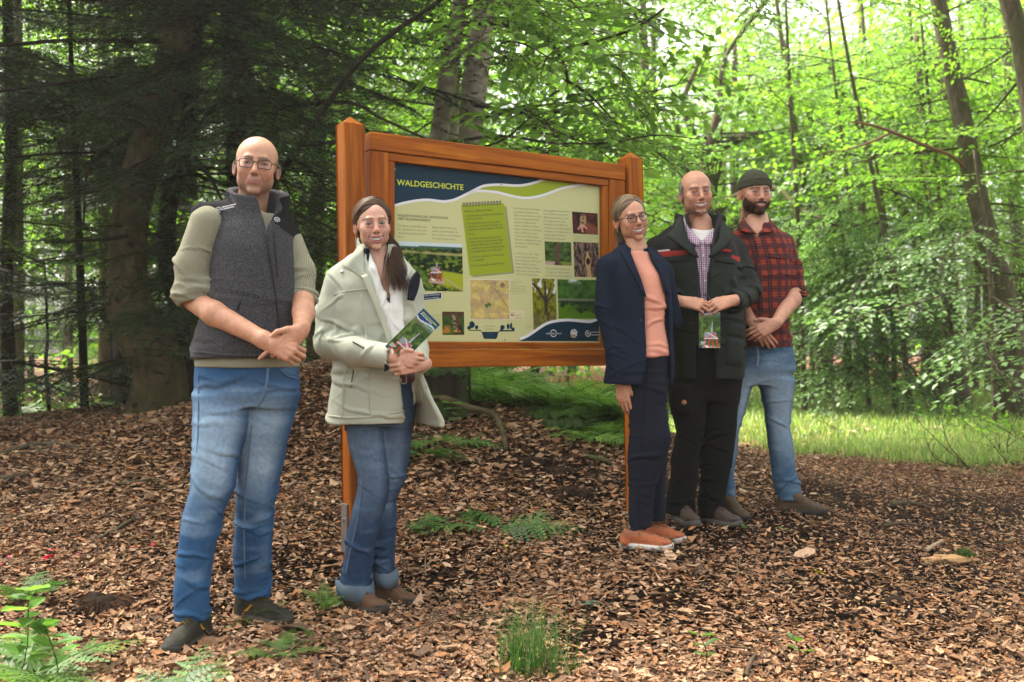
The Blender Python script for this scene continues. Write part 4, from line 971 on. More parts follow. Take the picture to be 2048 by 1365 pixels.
# ---------------------------------------------------------------- head
def polyd(x, z, pts):
 """distance in the x,z plane to a polyline"""
 d = np.full(np.shape(x), 9.0)
 for (ax, az), (bx, bz) in zip(pts[:-1], pts[1:]):
  ux, uz = bx-ax, bz-az; L2 = ux*ux+uz*uz+1e-12
  t = np.clip(((x-ax)*ux+(z-az)*uz)/L2, 0, 1)
  d = np.minimum(d, np.hypot(x-ax-t*ux, z-az-t*uz))
 return d
def make_head(p):
 g = lambda k, dflt: p.get(k, dflt)
 w = g('w', 1.0); jaw = g('jaw', 1.0); rnd = random.Random(g('seed', 1))
 F = SDF((-.108, -.140, -.27), (.108, .140, .145), .0031)
 u = lambda pr, k=.012: F.op(pr, k, 'u'); sub = lambda pr, k=.004: F.op(pr, k, 's')
 top = g('top', 1.0)
 u(ell((0, .020, .028), (.0765*w, .094, .088*top)))
 u(ell((0, -.012, .028), (.068*w, .078, .074*top)), .02)
 u(ell((0, -.030, -.035), (.059*w*g('jw', 1), .060, .081)), .025)
 for s in (-1, 1):
  u(ell((s*.044*w*jaw, -.012, -.062), (.022, .036, .030)), .02)
  u(ell((s*.046*w, -.060, -.016), (.021, .020, .016)), .02)
  if g('smile', 1): u(ell((s*.040*w, -.070, -.033), (.020, .017, .017)), .014)
 for s in (-1, 1): u(ell((s*.040*w, -.040, -.046), (.020*g('cheek', 1), .030, .034)), .02)
 u(ell((0, -.076, -.102), (.024*jaw, .017, .016)), .018)
 bo = g('browr', .0125); u(cone((-.034, -.0935+bo, .020), (.034, -.0935+bo, .020), bo, bo), .014)
 u(ell((0, -.076, -.062), (.035, .021, .027)), .016)
 # eyes: socket, lids, opening
 eo = g('eye', .0042); ex = .0315*w
 for s in (-1, 1):
  sub(ell((s*ex, -.104, .003), (.019, .017, .0115)), .012)
  u(ell((s*ex, -.0795, .001), (.0147, .0137, .0127)), .004)
  u(cone((s*(ex-.010), -.0895, -.0120), (s*(ex+.011), -.0865, -.0110), .0022, .0022), .007)
 # nose
 nl = g('nose', 1.0)
 u(cone((0, -.088, .012), (0, -.111*nl, -.030), .0075, .0105), .009)
 u(ell((0, -.110*nl, -.033), (.0115, .0105, .0095)), .006)
 for s in (-1, 1):
  u(ell((s*.0125, -.0985, -.0365), (.0075, .0095, .0072)), .006)
  sub(ell((s*.0062, -.107, -.0425), (.0036, .0055, .003)), .002)
 # mouth
 mz = g('mz', -.066); mw = g('mw', .029); mh = g('mh', .011); cur = g('cur', .006)
 zu = lambda x: mz+cur*(x/mw)**2
 zl = lambda x: mz-mh+(cur+mh)*(x/mw)**2
 ym = lambda x: -.0955+11.5*x*x
 xs = np.linspace(-mw, mw, 9)
 for a, b in zip(xs[:-1], xs[1:]):
  ra = .0048*(1-.45*(abs(a)/mw)**2); rb = .0048*(1-.45*(abs(b)/mw)**2)
  u(cone((a, ym(a), zu(a)+.0035), (b, ym(b), zu(b)+.0035), ra, rb), .003)
  u(cone((a, ym(a)+.001, zl(a)-.0045), (b, ym(b)+.001, zl(b)-.0045), ra*1.2, rb*1.2), .003)
 if mh > .003:
  F.op(custom(lambda X, Y, Z: np.maximum(np.maximum(Z-(mz+cur*(X/mw)**2), (mz-mh+(cur+mh)*(X/mw)**2)-Z), np.maximum(Y+.072, np.abs(X)-mw)),
     (-mw, -.125, mz-mh-.01), (mw, -.072, mz+cur+.01)), .002, 's')
 else:
  for a, b in zip(xs[:-1], xs[1:]):
   sub(cone((a, ym(a)-.005, zu(a)-.001), (b, ym(b)-.005, zu(b)-.001), .0016, .0016), .002)
 if g('naso', 1):
  for s in (-1, 1):
   k = [(s*.019, -.0965, -.034), (s*.029, -.090, -.050), (s*.036, -.080, -.070)]
   for a, b in zip(k[:-1], k[1:]): sub(cone(a, b, .0028, .0022), .007)
 # ears
 for s in (-1, 1):
  Re = np.array(Matrix.Rotation(R_(-s*g('earout', 24)), 3, 'Z'))
  e = np.array([s*.0800*w, .022, -.013]); es = g('ear', 1.0)
  u(ell(e, (.0065, .0185*es, .029*es), Re), .007)
  sub(ell(e+Re@np.array([s*.0065, -.004, .004]), (.0055, .011*es, .018*es), Re), .004)
  u(ell(e+Re@np.array([s*.001, -.012, -.004]), (.004, .005, .009), Re), .004)
 # eyelid opening
 for s in (-1, 1):
  sub(ell((s*ex, -.096, .0005), (.0128, .020, eo)), .0012)
 # neck
 nb = np.array(g('neck_to', (0, .05, -.25))); nr = g('neck', .056)
 a = np.array([0, .026, -.055]); F2 = nb+(nb-a)*.05
 u(cone(a, F2, nr, nr*1.06), .022)
 if g('adam', 0): u(ell(a*.45+nb*.55+np.array([0, -nr, 0]), (.009, .008, .012)), .012)
 V, Q = F.extract(1, 1)
 x, y, z = V.T; ax = np.abs(x)
 base = np.array(g('skin', (.56, .31, .215)))
 C = np.tile(base, (len(V), 1))
 def blend(mask, col):
  nonlocal C
  C = C*(1-mask[:, None])+np.array(col)*mask[:, None]
 gs = lambda cx, cy, cz, sg: np.exp(-((ax-cx)**2+(y-cy)**2+(z-cz)**2)/sg**2)
 red = base*np.array([.98, .66, .62])
 blend(.45*gs(.040, -.07, -.030, .024), red)
 blend(.4*gs(0, -.11, -.034, .016), red)
 blend(.5*gs(.085, .02, -.01, .028), red)
 blend(.22*sstep(-.05, -.12, z)*(y < .02), base*np.array([.9, .85, .8]))
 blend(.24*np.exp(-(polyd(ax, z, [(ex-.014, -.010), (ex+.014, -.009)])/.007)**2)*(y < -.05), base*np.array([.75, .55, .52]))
 front = (y < -.045)
 n1 = fbm(V*230, 2, 3)
 # hair cropped short on the scalp
 if 'buzz' in p:
  hl = np.interp(z, [-.12, -.05, -.02, .02, .05, .075, .1, .13], g('hairline', [.07, .05, .005, -.02, -.01, .03, .06, .09]))
  m = sstep(-.006, .010, y-hl)*sstep(-.085, -.06, z)*(1-sstep(.086*w, .090*w, ax)*(z < .02)*(z > -.05))
  blend(m*g('buzzamt', .55)*(.5+.8*n1).clip(0, 1), p['buzz'])
 if g('stubble', 0):
  jawm = sstep(-.028, -.052, z+.10*np.maximum(0, -.02-y)*0)*sstep(.03, .0, y)
  up = np.exp(-((ax/.022)**2+((z+.052)/.007)**2))*(y < -.08)
  cheek = sstep(-.040, -.058, z+.25*(ax-.03)*(-1))
  m = np.clip(jawm*sstep(-.045, -.062, z-.55*(ax-.045)*(ax > .045))+up, 0, 1)*(z > -.135)
  blend(m*g('stubble', .3)*(.55+.7*n1).clip(0, 1.2), g('stubc', (.12, .09, .075)))
 # inside of the ears: shade of the hollow painted into the skin colour
 for sg in (-1, 1):
  blend(.55*np.exp(-(((x-sg*.086*w)/.012)**2+((y-.016)/.010)**2+((z+.008)/.014)**2))*(ax > .074*w), base*np.array([.55, .38, .35]))
 # brows
 bz = g('browz', .0215)
 br = polyd(ax, z, [(.013, bz-.0005), (.024, bz+.002), (.040, bz+.003), (.052, bz-.004)])
 blend(np.exp(-(br/g('browt', .0050))**4)*front*(y < -.05)*(g('browamt', .8)*(.8+.5*n1)).clip(0, 1), g('brow', (.10, .065, .04)))
 # lashes; lid crease and eye-socket shade painted into the skin colour
 xe = (ax-ex)/.0128
 le = np.abs(np.abs(z-.0005)-eo*np.sqrt(np.clip(1-xe**2, 0, 1)))
 lash = np.exp(-(le/.0028)**2)*(np.abs(xe) < 1.15)*front*np.where(z > .0005, 1, .75)
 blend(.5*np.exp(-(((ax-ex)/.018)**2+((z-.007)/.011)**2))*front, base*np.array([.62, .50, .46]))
 blend(lash*min(1, .25+g('lash', .75)), (.035, .022, .016))
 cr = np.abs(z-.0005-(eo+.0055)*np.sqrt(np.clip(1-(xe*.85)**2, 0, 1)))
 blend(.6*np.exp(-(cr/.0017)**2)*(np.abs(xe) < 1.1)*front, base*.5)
 # lips, mouth
 for zf, off, th in ((zu, .0035, .0048), (zl, -.0045, .0060)):
  dz = np.abs(z-(zf(x)+off)); m = np.exp(-(dz/(th*1.0))**4)*(ax < mw+.001)*(y < -.075)
  blend(m*min(1, .3+g('lipamt', .7)), g('lip', (.45, .16, .14)))
 if mh > .003:
  ins = (z < zu(x)+.001) & (z > zl(x)-.001) & (ax < mw) & (y > ym(x)-.0015) & (y < -.06)
  C[ins] = (.10, .022, .02)
 else:
  m = np.exp(-((z-zu(x)+.001)/.0016)**2)*(ax < mw)*(y < -.075); blend(m*.8, (.16, .05, .045))
 nas = np.exp(-((ax-.0062)**2+(z+.0425)**2)/.0030**2)*(y < -.095); blend(nas*.8, (.09, .03, .025))
 if g('naso', 1):
  dn = polyd(ax, z, [(.019, -.034), (.029, -.050), (.036, -.070)])
  blend(.50*np.exp(-(dn/.0036)**2)*front, base*np.array([.6, .45, .4]))  # shade of the smile folds painted into the skin colour
 # fine lines of the skin as relief
 d = np.zeros(len(V))
 if g('lines', 0):
  for zz in (.048, .058, .068):
   d -= g('lines', 0)*.0010*np.exp(-((z-zz-.004*np.cos(x*60))/.0016)**2)*(ax < .042)*(y < -.05)
  for k in range(3):
   d -= g('lines', 0)*.0008*np.exp(-(polyd(ax, z, [(ex+.016, .001-.003*k), (ex+.030, .006-.008*k)])/.0013)**2)*(y < -.03)
 N = vnormals(V, Q); V = V+N*d[:, None]
 out = dict(V=V, Q=Q, C=C, F=F, ex=ex, ym=ym, zu=zu, zl=zl, mw=mw, mh=mh)
 # eyeballs
 eyes = []
 for s in (-1, 1):
  nu, nv = 20, 14; c = np.array([s*ex, -.0795, .0005]); r = .0123
  uu, vv = np.meshgrid(np.arange(nu)/nu*2*np.pi, np.linspace(0, np.pi, nv)); gz = g('gaze', (0, 0))
  ax0 = np.array([gz[0], -1.0, gz[1]], float); ax0 /= np.linalg.norm(ax0)
  e1 = np.cross(ax0, (0, 0, 1.0)); e1 /= np.linalg.norm(e1); e2 = np.cross(e1, ax0)
  vv = vv*(vv/np.pi)**.45
  D = np.cos(vv)[..., None]*ax0+np.sin(vv)[..., None]*(np.cos(uu)[..., None]*e1+np.sin(uu)[..., None]*e2)
  Ve = (c+D*r).reshape(-1, 3); an = vv.ravel()*r
  ce = np.where((an < .0026)[:, None], (.01, .01, .01), np.where((an < .0066)[:, None], g('iris', (.10, .13, .14)), (.24, .22, .20)))
  i = np.arange(nv-1)[:, None]*nu; j = np.arange(nu)[None]; j2 = (j+1) % nu
  Qe = np.stack([i+j, i+nu+j, i+nu+j2, i+j2], -1).reshape(-1, 4)
  eyes.append((Ve, Qe, ce))
 out['eyes'] = eyes
 if mh > .003:   # two rows of teeth following the arch
  V_, Q_ = [], []
  mb = MB(); nt = 8
  for k in range(nt):
   t0 = -mw*.86+2*mw*.86*k/nt; t1 = -mw*.86+2*mw*.86*(k+1)/nt; gap = -.0002
   tw = t1-t0
   xm = (t0+t1)/2; y0 = ym(xm)+.0052; zt = zu(xm)+.004; zb = zl(xm)+(.22*mh if abs(xm) < mw*.6 else .1*mh)
   zb = min(zb, zt-.003)
   mb.box((t0+gap, y0-.001, zb), (t1-gap, y0+.004, zt), None, min(.0006, tw*.2))
  out['teeth'] = mb
 return out
def cap_hair(hl_z, hl_y, thick, cols, seed=0, h=.0032, top=1.0, w=1.0, lines=.0022, zmin=-.10, off=None, part=0.0, flow=200):
 """hair combed back over the skull, thin at the hairline y=hl(z) and fuller behind it; returns strand-wise colours too"""
 F = SDF((-.125, -.125, -.16), (.125, .155, .165), h)
 e1 = ell((0, .020, .028), (.0765*w, .094, .088*top))[0]; e2 = ell((0, -.012, .028), (.068*w, .078, .074*top))[0]; e3 = ell((0, .045, -.035), (.062*w, .055, .07))[0]
 def fn(X, Y, Z):
  f = e1(X, Y, Z)
  for e in (e2, e3):
   g_ = e(X, Y, Z); k = .02; hh = np.clip(.5+.5*(f-g_)/k, 0, 1); f = f*(1-hh)+g_*hh-k*hh*(1-hh)
  hl = np.interp(Z, hl_z, hl_y)+(off(X, Y, Z) if off is not None else 0)
  t = .0015+thick*sstep(-.002, .045, Y-hl)*(.35+.65*sstep(-.09, .03, Z))
  return np.maximum(f-t, np.maximum(hl-Y, zmin-Z))
 F.op(custom(fn, (-.12, -.12, -.155), (.12, .15, .16)), 0)
 V, Q = F.extract(2, 1); N = vnormals(V, Q)
 u = V[:, 0]-part; sg = np.where(u > 0, 1.0, -1.0)
 k_ = V[:, 1]+.62*V[:, 2]-.25*np.maximum(0, V[:, 1]-.03)
 c = np.column_stack([k_*flow, (V[:, 2]-V[:, 1])*14, sg*5+seed])
 n = fbm(c, 2, seed)-.5; n2 = fbm(c*np.array([.3, 1, 1]), 2, seed+3)-.5
 pl = np.exp(-(u/.0035)**2)*(V[:, 2] > .05) if part else 0
 V = V+N*(n*lines+n2*lines*1.8-.002*pl)[:, None]
 m = np.clip(.5+n*1.5+n2*.9, 0, 1)[:, None]
 C = np.array(cols[0])*(1-m)+np.array(cols[1])*m
 return V, Q, C
def strands(paths, r=.0006, n=3, cols=None, seed=0):
 mb = MB(); rs = np.random.RandomState(seed)
 for p in paths:
  k = len(p); m = rs.rand()
  c = np.array(cols[0])*(1-m)+np.array(cols[1])*m if cols is not None else None
  mb.tube(p, r*rs.uniform(.6, 1.3)*np.linspace(1, .35, k), n, c, False)
 return mb
# ---------------------------------------------------------------- hands
HAND_MARKS = []
def hand_prims(wrist, dr, back, side, curls=(25, 35, 25), thumb=None, spread=4, sc=1.0, fing=None, drop=0):
 """capsules of one hand. side=+1 right hand, -1 left hand; back = direction the back of the hand faces"""
 x = np.array(dr, float); x /= np.linalg.norm(x)
 z = np.array(back, float); z -= x*(z@x); z /= np.linalg.norm(z)
 y = np.cross(z, x)*side
 A = np.stack([x, y, z], 1)*sc; o = np.array(wrist, float)
 T = lambda q: o+A@np.array(q, float)
 pr = []
 bases = [(.093, .029, 0), (.099, .0095, .002), (.094, -.0105, .001), (.084, -.029, -.003)]
 lens = [(.042, .026, .021), (.047, .029, .022), (.043, .027, .021), (.033, .020, .019)]
 rad = [.0092, .0095, .0090, .0080]
 for (bx, by, bz), r in zip(bases, rad):
  pr.append((cone(T((.004, by*.62, 0)), T((bx, by, bz)), .0150*sc, .0112*sc), .010))
 pr.append((cone(T((-.02, 0, 0)), T((.02, 0, 0)), .024*sc, .022*sc, (z, .78)), .012))
 tips = []
 for i in range(4):
  cu = fing[i] if fing is not None else curls
  p = np.array(bases[i]); a = 0.0
  sp = R_(spread*(1.5-i)*.9);
  for j in range(3):
   a += R_(cu[j]); L = lens[i][j]
   d = np.array([math.cos(a)*math.cos(sp), math.cos(a)*math.sin(sp)*1.0, -math.sin(a)])
   q = p+d*L
   r0 = rad[i]*(1-.08*j); r1 = rad[i]*(1-.08*(j+1))*(.92 if j == 2 else 1)
   pr.append((cone(T(p), T(q), r0*sc, r1*sc), .0030))
   p = q
  bn = A@np.array([math.sin(a), 0, math.cos(a)])/sc; dd = A@d/sc; HAND_MARKS.append((T(p)-dd*.004*sc+bn*.0068*sc, .0052*sc))
 th = thumb or [(.030, .030, -.010), (.062, .050, -.018), (.090, .056, -.022)]
 pr.append((cone(T((.012, .016, -.004)), T(th[0]), .016*sc, .0145*sc), .010))
 pr.append((cone(T(th[0]), T(th[1]), .0135*sc, .0108*sc), .006))
 pr.append((cone(T(th[1]), T(th[2]), .0105*sc, .0085*sc), .003))
 t1 = T(th[2])-T(th[1]); t1 /= np.linalg.norm(t1); HAND_MARKS.append((T(th[2])-t1*.002+(z-t1*(z@t1))*.0075*sc, .0066*sc))
 return pr, (T, th)
def build_arm(prims, h=.0030, skin=(.56, .31, .215)):
 lo = np.min([p[0][1] for p in prims], 0)-.02; hi = np.max([p[0][2] for p in prims], 0)+.02
 F = SDF(lo, hi, h)
 for pr, k in prims: F.op(pr, k, 'u')
 V, Q = F.extract(1, 1); N = vnormals(V, Q)
 n = fbm(V*60, 2, 4); base = np.array(skin)
 C = base*(.78+.36*n)[:, None]*np.array([1, .96, .93])
 for p_, r_ in HAND_MARKS:
  m = np.exp(-((V-p_)**2).sum(1)/r_**2)[:, None]*.8; C = C*(1-m)+np.minimum(1, base*np.array([1.25, 1.2, 1.3])+.04)*m
 HAND_MARKS.clear()
 return V, Q, C, F
def make_body(person, parts, name='body'):
 """one mesh: head and neck, trunk under the clothes, arms and hands"""
 Vs, Qs, Cs, n = [], [], [], 0
 for V, Q, C in parts:
  Vs.append(V); Qs.append(Q+n); Cs.append(C); n += len(V)
 return link(name, mesh_np(name, np.vstack(Vs), np.vstack(Qs), M_SKIN, np.vstack(Cs)), person.o)
def core(person, segs, skin, paths=()):
 """hidden trunk and legs of the body inside the clothes"""
 segs = list(segs)
 for pts, r0, r1 in paths:
  for k in range(len(pts)-1):
   f = k/(len(pts)-1); g_ = (k+1)/(len(pts)-1); segs.append((pts[k], pts[k+1], r0+(r1-r0)*f, r0+(r1-r0)*g_))
 lo = np.min([np.minimum(a, b)-max(r, q) for a, b, r, q in segs], 0)-.05; hi = np.max([np.maximum(a, b)+max(r, q) for a, b, r, q in segs], 0)+.05
 F = SDF(lo, hi, .016)
 for a, b, r, q in segs: F.op(cone(a, b, r, q), .03, 'u')
 V, Q = F.extract(1, 1)
 return V, Q, np.tile(np.array(skin), (len(V), 1))
def put_head(person, hd, M, T, body_parts, eye_parent_list):
 V = hd['V']@M.T+T
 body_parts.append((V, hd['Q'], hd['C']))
 return V
def head_extras(person, body, hd, M, T):
 for Ve, Qe, ce in hd['eyes']:
  link('eye', mesh_np('eye', Ve@M.T+T, Qe, M_EYE, ce), body)
 if 'teeth' in hd:
  MM = np.eye(4); MM[:3, :3] = M; MM[:3, 3] = T
  link('teeth', hd['teeth'].mesh('teeth', M_TEETH, False, False, MM), body)
def gaze(person, M, T):
 v = M.T@(person.cam-T); v /= np.linalg.norm(v); return (v[0]/-v[1], v[2]/-v[1])
def lid(V, Q, M, T, name, mat, parent, col=None):
 return link(name, mesh_np(name, V@M.T+T, Q, mat, col), parent)
# ---------------------------------------------------------------- shoes
def make_shoe(person, pos, yaw, pitch=0, L=.285, hgt=1.0, cols=None, high=.10, name='shoe', label=None, wide=1.0, boot=False, laces=None, tread=.028):
 """toe towards -y before yaw; pos = point of the ground under the ankle"""
 c = dict(upper=(.05, .045, .03), sole=(.05, .05, .05), toe=(.05, .05, .05), accent=None, line=None); c.update(cols or {})
 s = L/.29
 yw = np.array([-.202, -.197, -.185, -.165, -.12, -.05, .02, .06, .080, .090, .094]); ww = np.array([.002, .018, .030, .039, .0445, .040, .033, .0315, .026, .014, .002])*wide
 Rm = np.array(Matrix.Rotation(R_(yaw), 3, 'Z') @ Matrix.Rotation(R_(-pitch), 3, 'X'))
 F = SDF((-.075, -.225, -.01), (.075, .115, .19), .0034)
 hw = lambda Y: np.interp(Y, yw, ww)
 F.op(custom(lambda X, Y, Z: np.maximum(np.abs(X-.004*np.sin((Y+.05)*9))-hw(Y)*.98+.5*np.maximum(0, Z-.05), Z-np.interp(Y, [-.21, -.19, -.15, -.09, -.03, .02, .1], [.030, .046, .058, .075, .098, high, high]))+.004, (-.07, -.21, .0), (.07, .1, .17)), 0, 'u')
 F.v = F.v+.004
 F.op(ell((0, -.135, .034), (.042*wide, .062, .032)), .01, 'u')
 F.op(cone((0, .048, .03), (0, .036, high), .038*wide, .036), .012, 'u')
 F.op(cone((0, .02, high-.01), (0, -.10, .052), .036*wide, .030), .014, 'u')
 F.op(half((0, 0, -1), -.012, (-.1, -.3, -.1), (.1, .3, .3)), 0, 'i')
 F.op(ell((0, .022, high+.030), (.030, .042, .034)), .004, 's')
 V, Q = F.extract(1, 1); N = vnormals(V, Q)
 d = (fbm(V*60, 2, 7)-.5)*.0025
 V = V+N*d[:, None]
 x, y, z = V.T
 C = np.tile(np.array(c['upper']), (len(V), 1))*(.75+.5*fbm(V*45, 3, 2))[:, None]
 if c['toe'] is not None:
  m = sstep(-.150, -.165, y)*sstep(.052, .040, z); C = C*(1-m[:, None])+np.array(c['toe'])*m[:, None]
 if c['accent'] is not None:
  m = ((np.abs(np.abs(x)-0) > .012) & (np.abs(y-.005+(z-.05)*1.2) < .006) & (z > .045) & (z < .075)) | ((y > .068) & (z < .045))
  C[m] = c['accent']
 if c['line'] is not None:
  m = z > high-.008; C[m] = c['line']
 loc = np.array(pos, float)
 sh = link(name, mesh_np(name, V@Rm.T*s+loc, Q, M_SHOE, C), person.o)
 if label: sh['label'] = label
 # sole
 mb = MB(); ys = np.concatenate([np.linspace(-.204, -.18, 6), np.linspace(-.16, .06, 12), np.linspace(.07, .097, 5)])
 prof = np.interp(ys, yw, ww)+.004; cx = .004*np.sin((ys+.05)*9)
 ring = np.concatenate([np.stack([cx+prof, ys], 1), np.stack([cx-prof, ys], 1)[::-1]])
 zs = [(0.0, .90), (.006, 1.0), (tread*.6, 1.02), (tread, .97)]
 Vv = np.concatenate([np.column_stack([ring[:, 0]*k, ring[:, 1]*(1 if k > .95 else .99), np.full(len(ring), zz)+.012*sstep(-.15, -.21, ring[:, 1])]) for zz, k in zs])
 n = len(ring); i = np.arange(len(zs)-1)[:, None]*n; j = np.arange(n)[None]; j2 = (j+1) % n
 Qs = np.stack([i+j, i+j2, i+n+j2, i+n+j], -1).reshape(-1, 4)
 h = len(ys); cap = []
 for k in range(h-1):
  cap.append([k, 2*h-1-k, 2*h-2-k, k+1]); cap.append([(len(zs)-1)*n+k, (len(zs)-1)*n+k+1, (len(zs)-1)*n+2*h-2-k, (len(zs)-1)*n+2*h-1-k])
 Qs = np.vstack([Qs, cap])
 cs = np.array(c['sole'])*(.8+.4*fbm(Vv*40, 2, 3))[:, None]
 link('sole', mesh_np('sole', Vv@Rm.T*s+loc, Qs, M_SHOE, cs), sh)
 if laces is not None:
  mb = MB(); ys = np.linspace(-.095, .0 if not boot else .012, 6)
  def top(xx, yy):
   q, g = F.hit(np.array([xx, yy, .2]), np.array([0, 0, -1.0]), 0, .2, 200)
   return np.array([xx, yy, .06]) if q is None else q+np.array([0, 0, .002])
  for k, yy in enumerate(ys[:-1]):
   for sg in (-1, 1):
    a = top(sg*.017, yy); b = top(0, yy+.008)+np.array([0, 0, .002]); e = top(-sg*.017, ys[k+1])
    mb.tube(spline([a, b, e], 7), .0034, 6)
  a = top(0, ys[-1])+np.array([0, -.004, .004])
  for sg in (-1, 1):
   lp = [a, a+np.array([sg*.022, -.012, .010]), a+np.array([sg*.036, -.022, -.008]), a+np.array([sg*.020, -.016, -.004]), a]
   mb.tube(spline(lp, 16), .0030, 6)
   mb.tube(spline([a, a+np.array([sg*.014, -.025, -.004]), a+np.array([sg*.024, -.05, -.022])], 9), .0022, 6)
  link('lace', mb.mesh('lace', laces, True, False, np.vstack([np.column_stack([Rm*s, loc]), [0, 0, 0, 1]])), sh)
 return sh
M_SHOE = attr_mat('shoe_leather', .72, .25, 120, .2, .25, 300)
# ---------------------------------------------------------------- cloth materials
def wool_mat():
 t = NT('heather_wool'); co = t.coord()
 a = t.noise(430, 2, .7, co); b = t.noise(120, 3, .6, co)
 c = t.ramp(a, [(.36, (.008, .008, .010)), (.52, (.030, .031, .035)), (.64, (.19, .19, .20))])
 c = t.mix(.4, c, t.ramp(b, [(.3, (.012, .012, .015)), (.75, (.075, .077, .085))]))
 return t.done(t.bsdf(c, .95, .1, t.bump(a, .6, .004), Sheen_Weight=.06))
def knit_mat(name, col):
 t = NT(name); co = t.coord(rot=(0, .25, .2))
 w1 = t.n('TexWave', {'bands_direction': 'Z'}, Scale=62, Distortion=1.2, Detail=1, Detail_Scale=2); t.L.new(co.outputs[0], w1.inputs['Vector'])
 w2 = t.n('TexWave', {'bands_direction': 'X'}, Scale=62, Distortion=1.2, Detail=1, Detail_Scale=2); t.L.new(co.outputs[0], w2.inputs['Vector'])
 m = t.math('MULTIPLY', w1.outputs[1], w2.outputs[1])
 c = t.mix(m.outputs[0], tuple(.62*x for x in col), tuple(1.12*x for x in col))
 return t.done(t.bsdf(c, .9, .1, t.bump(m, .7, .004), Sheen_Weight=.03))
def denim_mat(name):
 t = NT(name); co = t.coord(scale=(1, 1, .25)); col = t.attr().outputs[0]
 a = t.noise(420, 2, .7, co); b = t.noise(60, 4, .65, t.coord())
 col = t.mix(1.0, col, t.ramp(a, [(.3, (.84, .85, .87)), (.7, (1.16, 1.14, 1.12))]), 'MULTIPLY')
 col = t.mix(1.0, col, t.ramp(b, [(.3, (.82, .84, .86)), (.7, (1.18, 1.15, 1.12))]), 'MULTIPLY')
 return t.done(t.bsdf(col, .85, .15, t.bump(a, .25, .003)))
def plaid_mat():
 t = NT('plaid_flannel'); co = t.coord(rot=(0, .05, 0))
 sx = t.N.new('ShaderNodeSeparateXYZ'); t.L.new(co.outputs[0], sx.inputs[0])
 def band(sock, per, ph, add=None):
  v = sock
  if add is not None:
   v = t.math('ADD', sock, add).outputs[0]
  a = t.math('MULTIPLY', v, 2*math.pi/per); a = t.math('ADD', a, ph); s_ = t.math('SINE', a)
  return t.ramp(t.math('ADD', t.math('MULTIPLY', s_, .5), .5), [(.40, (0, 0, 0)), (.58, (1, 1, 1))])
 yy = t.math('MULTIPLY', sx.outputs[1], .6).outputs[0]
 h = band(sx.outputs[2], .058, .4); v = band(sx.outputs[0], .058, 1.1, yy)
 h2 = band(sx.outputs[2], .0145, 0); v2 = band(sx.outputs[0], .0145, 0, yy)
 navy = (.008, .010, .021); red = (.25, .036, .016); midc = (.050, .012, .015)
 c = t.mix(h, t.mix(v, navy, midc), t.mix(v, midc, red))
 fine = t.mix(.5, h2, v2)
 c = t.mix(.30, c, t.mix(fine, (.02, .015, .025), (.30, .07, .04)))
 nz = t.noise(300, 2, .6, t.coord())
 c = t.mix(1, c, t.ramp(nz, [(.3, (.75,)*3), (.7, (1.25,)*3)]), 'MULTIPLY')
 return t.done(t.bsdf(c, .9, .1, t.bump(nz, .3, .003), Sheen_Weight=.03))
def check_mat():
 t = NT('gingham_shirt'); co = t.coord()
 sx = t.N.new('ShaderNodeSeparateXYZ'); t.L.new(co.outputs[0], sx.inputs[0])
 def band(sock):
  a = t.math('SINE', t.math('MULTIPLY', sock, 2*math.pi/.0095))
  return t.ramp(t.math('ADD', t.math('MULTIPLY', a, .5), .5), [(.42, (0, 0, 0)), (.58, (1, 1, 1))])
 h = band(sx.outputs[2]); v = band(sx.outputs[0])
 c = t.mix(h, t.mix(v, (.10, .035, .10), (.34, .22, .36)), t.mix(v, (.36, .20, .26), (.66, .62, .66)))
 return t.done(t.bsdf(c, .8, .2))
M_WOOL = wool_mat()
M_KNIT = knit_mat('waffle_knit', (.36, .355, .25))
M_JERSEY = flat_mat('plain_jersey', (.40, .38, .25), .9, .1, 40, .1, .2, 500)
M_DENIM = denim_mat('denim')
M_YOKE = flat_mat('black_softshell', (.006, .006, .008), .8, .1, 60, .2, .15, 400)
M_BLACK = flat_mat('black_plastic', (.012, .012, .013), .4, .4)
M_ZIP = flat_mat('zip_tape', (.010, .010, .011), .55, .3)
M_WHITETH = flat_mat('white_thread', (.62, .62, .62), .7, .2)
M_PARKA = flat_mat('pale_green_shell', (.385, .41, .325), .66, .18, 14, .07, .12, 90)
M_PARKATRIM = flat_mat('parka_trim', (.40, .42, .32), .6, .25, 20, .1)
M_NAVYFL = flat_mat('navy_fleece', (.010, .011, .020), .95, .1, 80, .3, .3, 300)
M_SCARF = flat_mat('white_scarf', (.66, .65, .61), .85, .15, 60, .08, .35, 60)
M_TEAL = flat_mat('teal_top', (.018, .055, .065), .85, .15, 60, .15)
M_BELT = flat_mat('brown_leather', (.10, .03, .015), .4, .4, 60, .25)
M_METAL = flat_mat('grey_metal', (.35, .35, .36), .35, .5, Metallic=.9)
M_BLAZER = flat_mat('navy_jersey', (.0075, .0130, .028), .85, .08, 90, .25, .2, 400, Sheen_Weight=.0)
M_CORAL = flat_mat('coral_cotton', (.62, .28, .20), .85, .15, 40, .08, .2, 300)
M_NAVYTR = flat_mat('dark_navy_cotton', (.0100, .0120, .0220), .85, .08, 70, .25, .2, 400)
M_JK_G = flat_mat('dark_green_shell', (.0085, .0125, .0095), .6, .16, 30, .2, .15, 200)
M_JK_B = flat_mat('black_shell', (.0042, .0046, .0052), .6, .16, 30, .2, .15, 200)
M_RED = flat_mat('red_band', (.30, .025, .022), .7, .2, 60, .15)
M_FLEECE = flat_mat('grey_fleece', (.035, .036, .039), .95, .1, 200, .4, .4, 300)
M_BLACKTR = flat_mat('black_cotton', (.0052, .0052, .0058), .9, .1, 60, .2, .15, 300)
M_PLAID = plaid_mat(); M_CHECK = check_mat()
